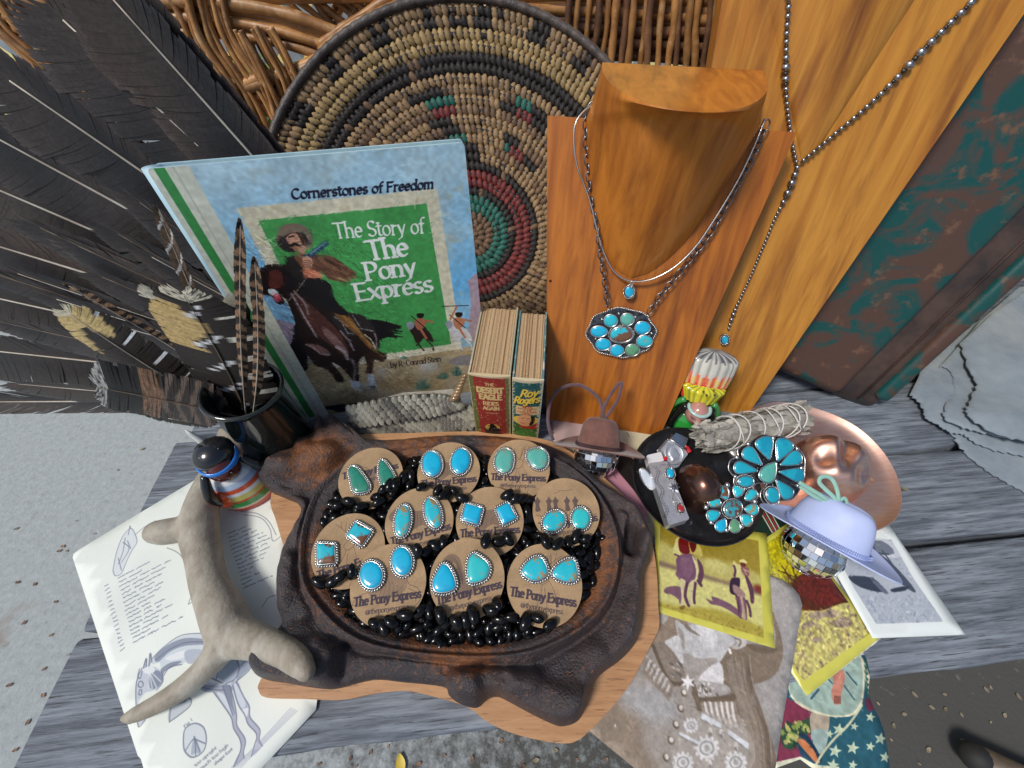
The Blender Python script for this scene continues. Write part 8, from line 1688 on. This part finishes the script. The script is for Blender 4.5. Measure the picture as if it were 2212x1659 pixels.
    for k in range(4): c.poly(Z([o[k], o[(k + 1) % 4], inn[(k + 1) % 4], inn[k]]), EB)
RPL = flat(G(1545, 1260, .0040), 0, 0, 0)
photo([(1413, 1124), (1656, 1152), (1675, 1401), (1421, 1323)], 0.0, 'snapshot', 'yellowed snapshot of two people on horseback with long shadows, below the black dish', 'photograph', d_rid, tilt=RPL)
# ================================================================== grey suede hide at the right
m_hide = mat('grey_suede', (.27, .32, .36), (.185, .225, .265), rough=.95, scale=22, detail=9, lo=.35, hi=.65, c3=(.31, .335, .35), s3=9, lo3=.5, hi3=.7, sheen=.3, bump=.5, bscale=160, bd=.0012, spec=.15)
def scallop(L, n=5, amp=.0022, seed=0):
    P = spl(np.array(L), n); q = np.random.RandomState(seed); t = np.gradient(P, axis=0); t /= np.linalg.norm(t, axis=1)[:, None] + 1e-9; nn = np.stack([t[:, 1], -t[:, 0]], 1)
    return P + nn * (q.randn(len(P), 1) * amp * .5 + amp * np.sin(np.arange(len(P)) * 2.2)[:, None] * .5)
hd0 = empty('suede_hide', G(2200, 850), label='pale blue-grey suede hide with scalloped edges folded at the right of the table', cat='hide')
def hlayer(edge, back, z, seed, amp=.003, w=0):
    E_ = scallop([PZ.px(*p, z) for p in edge], 7, .0016, seed); B_ = np.array([PZ.px(*p, z) for p in back]); poly = np.concatenate([E_, B_]); wv = wavy(amp, 22, seed)
    Ec = E_
    def h(x, y): d = np.min(np.hypot(Ec[:, 0] - x, Ec[:, 1] - y)); return z + max(0, wv(x, y) + amp) * min(1, d / .03) + w * math.exp(-d / .008)
    VF, mi, uv = sheet(poly, PZ, h, .006, .0016); return obj('hide_layer', VF, m_hide, hd0)
hlayer([(2050, 925), (2068, 955), (2092, 985), (2132, 1015), (2175, 1042), (2216, 1064), (2290, 1100)], [(2420, 1100), (2420, 860), (2100, 860)], .003, 1, .0015)
hlayer([(1966, 852), (1985, 868), (1996, 885), (2000, 902), (2028, 918), (2056, 934), (2084, 938), (2108, 956), (2158, 974), (2214, 985), (2300, 1000)], [(2460, 960), (2460, 600), (2180, 640), (2080, 720), (1985, 800)], .008, 2, .0035)
hlayer([(2030, 790), (2052, 800), (2062, 836), (2046, 868), (2040, 900), (2068, 918), (2105, 930), (2150, 940), (2300, 960)], [(2460, 930), (2460, 600), (2190, 630), (2110, 700), (2050, 770)], .015, 3, .004)
hlayer([(2075, 740), (2090, 790), (2110, 830), (2095, 868), (2092, 896), (2130, 925), (2200, 950), (2320, 960)], [(2470, 900), (2470, 590), (2230, 620), (2140, 680)], .022, 4, .006)
# ================================================================== litter
m_lf = mat('dry_leaf_bit', (.16, .075, .05), (.26, .16, .09), rough=.7, scale=40, jit=.4); m_yl = mat('yellow_leaf', (.62, .46, .05), rough=.5); m_pale = mat('seed_husk', (.30, .26, .18), (.20, .165, .11), rough=.7, jit=.3)
def leaf_me(name, l, w_, m, cu):
    V = []; 
    for i in range(7):
        t = i / 6; ww = w_ * math.sin(math.pi * (.04 + .92 * t)) ** .8
        for j in (-1, 0, 1): V.append(((t - .5) * 2 * l, ww * j, cu * (abs(j) * .6 + 2 * (t - .5) ** 2)))
    return mkmesh(name, V, [(i * 3 + j, i * 3 + j + 1, (i + 1) * 3 + j + 1, (i + 1) * 3 + j) for i in range(6) for j in (0, 1)], m)
lb = leaf_me('leaf_bit', .0045, .0030, m_lf, .0012); lh_ = leaf_me('leaf_bit', .0055, .0032, m_pale, .0012)
spots = [(120, 1305, 0), (258, 1140, 0)] 
gsp = [(35, 1142), (165, 1125), (128, 1190), (75, 1262), (38, 1258), (148, 1414), (95, 1445), (93, 1502), (33, 1620), (60, 1560), (308, 970), (120, 1300), (205, 1153), (136, 1180), (255, 1015), (144, 1190), (52, 1345), (20, 1480), (110, 1372),
       (757, 1638), (840, 1503), (838, 1612), (960, 1632), (1020, 1640), (1082, 1600), (1158, 1642), (1310, 1640), (1020, 1638), (905, 1650), (770, 1655), (1200, 1620), (1245, 1640), (800, 1625), (690, 1650), (1130, 1655),
       (1897, 1520), (1930, 1568), (1953, 1543), (2012, 1528), (2042, 1532), (2077, 1544), (2130, 1490), (2140, 1485), (2200, 1505), (1925, 1598), (2005, 1620), (2080, 1600), (1985, 1650), (2170, 1545), (2040, 1500), (1975, 1500), (2096, 1660), (2140, 1560)]
for k, (u, v) in enumerate(gsp):
    p = G(u, v, GZ + .0015); a = rnd.uniform(0, 6.3); s_ = rnd.uniform(.4, .9)
    inst('leaf_bit', lh_ if u > 1850 or k % 5 == 0 else lb, M4(p, np.array([math.cos(a), math.sin(a), 0]) * s_, np.array([-math.sin(a), math.cos(a), 0]) * s_, np.array([0, 0, 1.]) * s_), label='small dry leaf bit scattered on the concrete ground', cat='leaf', group='dry leaf bits on the concrete')
yl = leaf_me('fallen_leaf', .013, .0070, m_yl, .003); p = G(866, 1652, GZ + .003); inst('fallen_leaf', yl, M4(p, (.3, -.95, 0), (.95, .3, 0), (0, 0, 1)), label='bright yellow fallen leaf on the concrete at the bottom edge', cat='leaf')
bl_ = leaf_me('fallen_leaf', .0060, .0035, m_lf, .0022); p = G(*z5(1940, 975), .0075); inst('fallen_leaf', bl_, M4(p, (.7, -.7, 0), (.7, .7, 0), (0, 0, 1)), label='small curled brown leaf inside the copper hat dish', cat='leaf')
p = G(1951, 1056, .001); inst('fallen_leaf', leaf_me('fallen_leaf', .0050, .0022, m_pale, .0010), M4(p, (.8, -.5, 0), (.5, .8, 0), (0, 0, 1)), label='tiny tan leaf lying on the plank right of the copper dish', cat='leaf')
mfoot = mat('worn_bronze_metal', (.16, .12, .09), (.09, .07, .055), rough=.5, scale=30); fa, fb_ = G(2108, 1636, GZ + .03), G(2330, 1740, GZ + .03)
ft = empty('furniture_foot', (*fa[:2], GZ), label='rounded brown metal furniture foot on the ground at the bottom right corner', cat='furniture foot')
obj('foot_tube', tube([fa, fa * .5 + fb_ * .5, fb_], .018, 16), mfoot, ft); obj('foot_cap', ball(fa, (.019, .019, .019), 14, 9), mat('black_rubber', (.02, .02, .02), rough=.7), ft)
# shade over the ground in front of the table, darkened into the concrete colour
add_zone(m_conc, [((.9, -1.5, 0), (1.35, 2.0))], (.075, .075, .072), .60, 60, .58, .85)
add_zone(m_conc, [((-1.22, .17, 0), (.0, .22))], (.20, .13, .10), .42, 14)
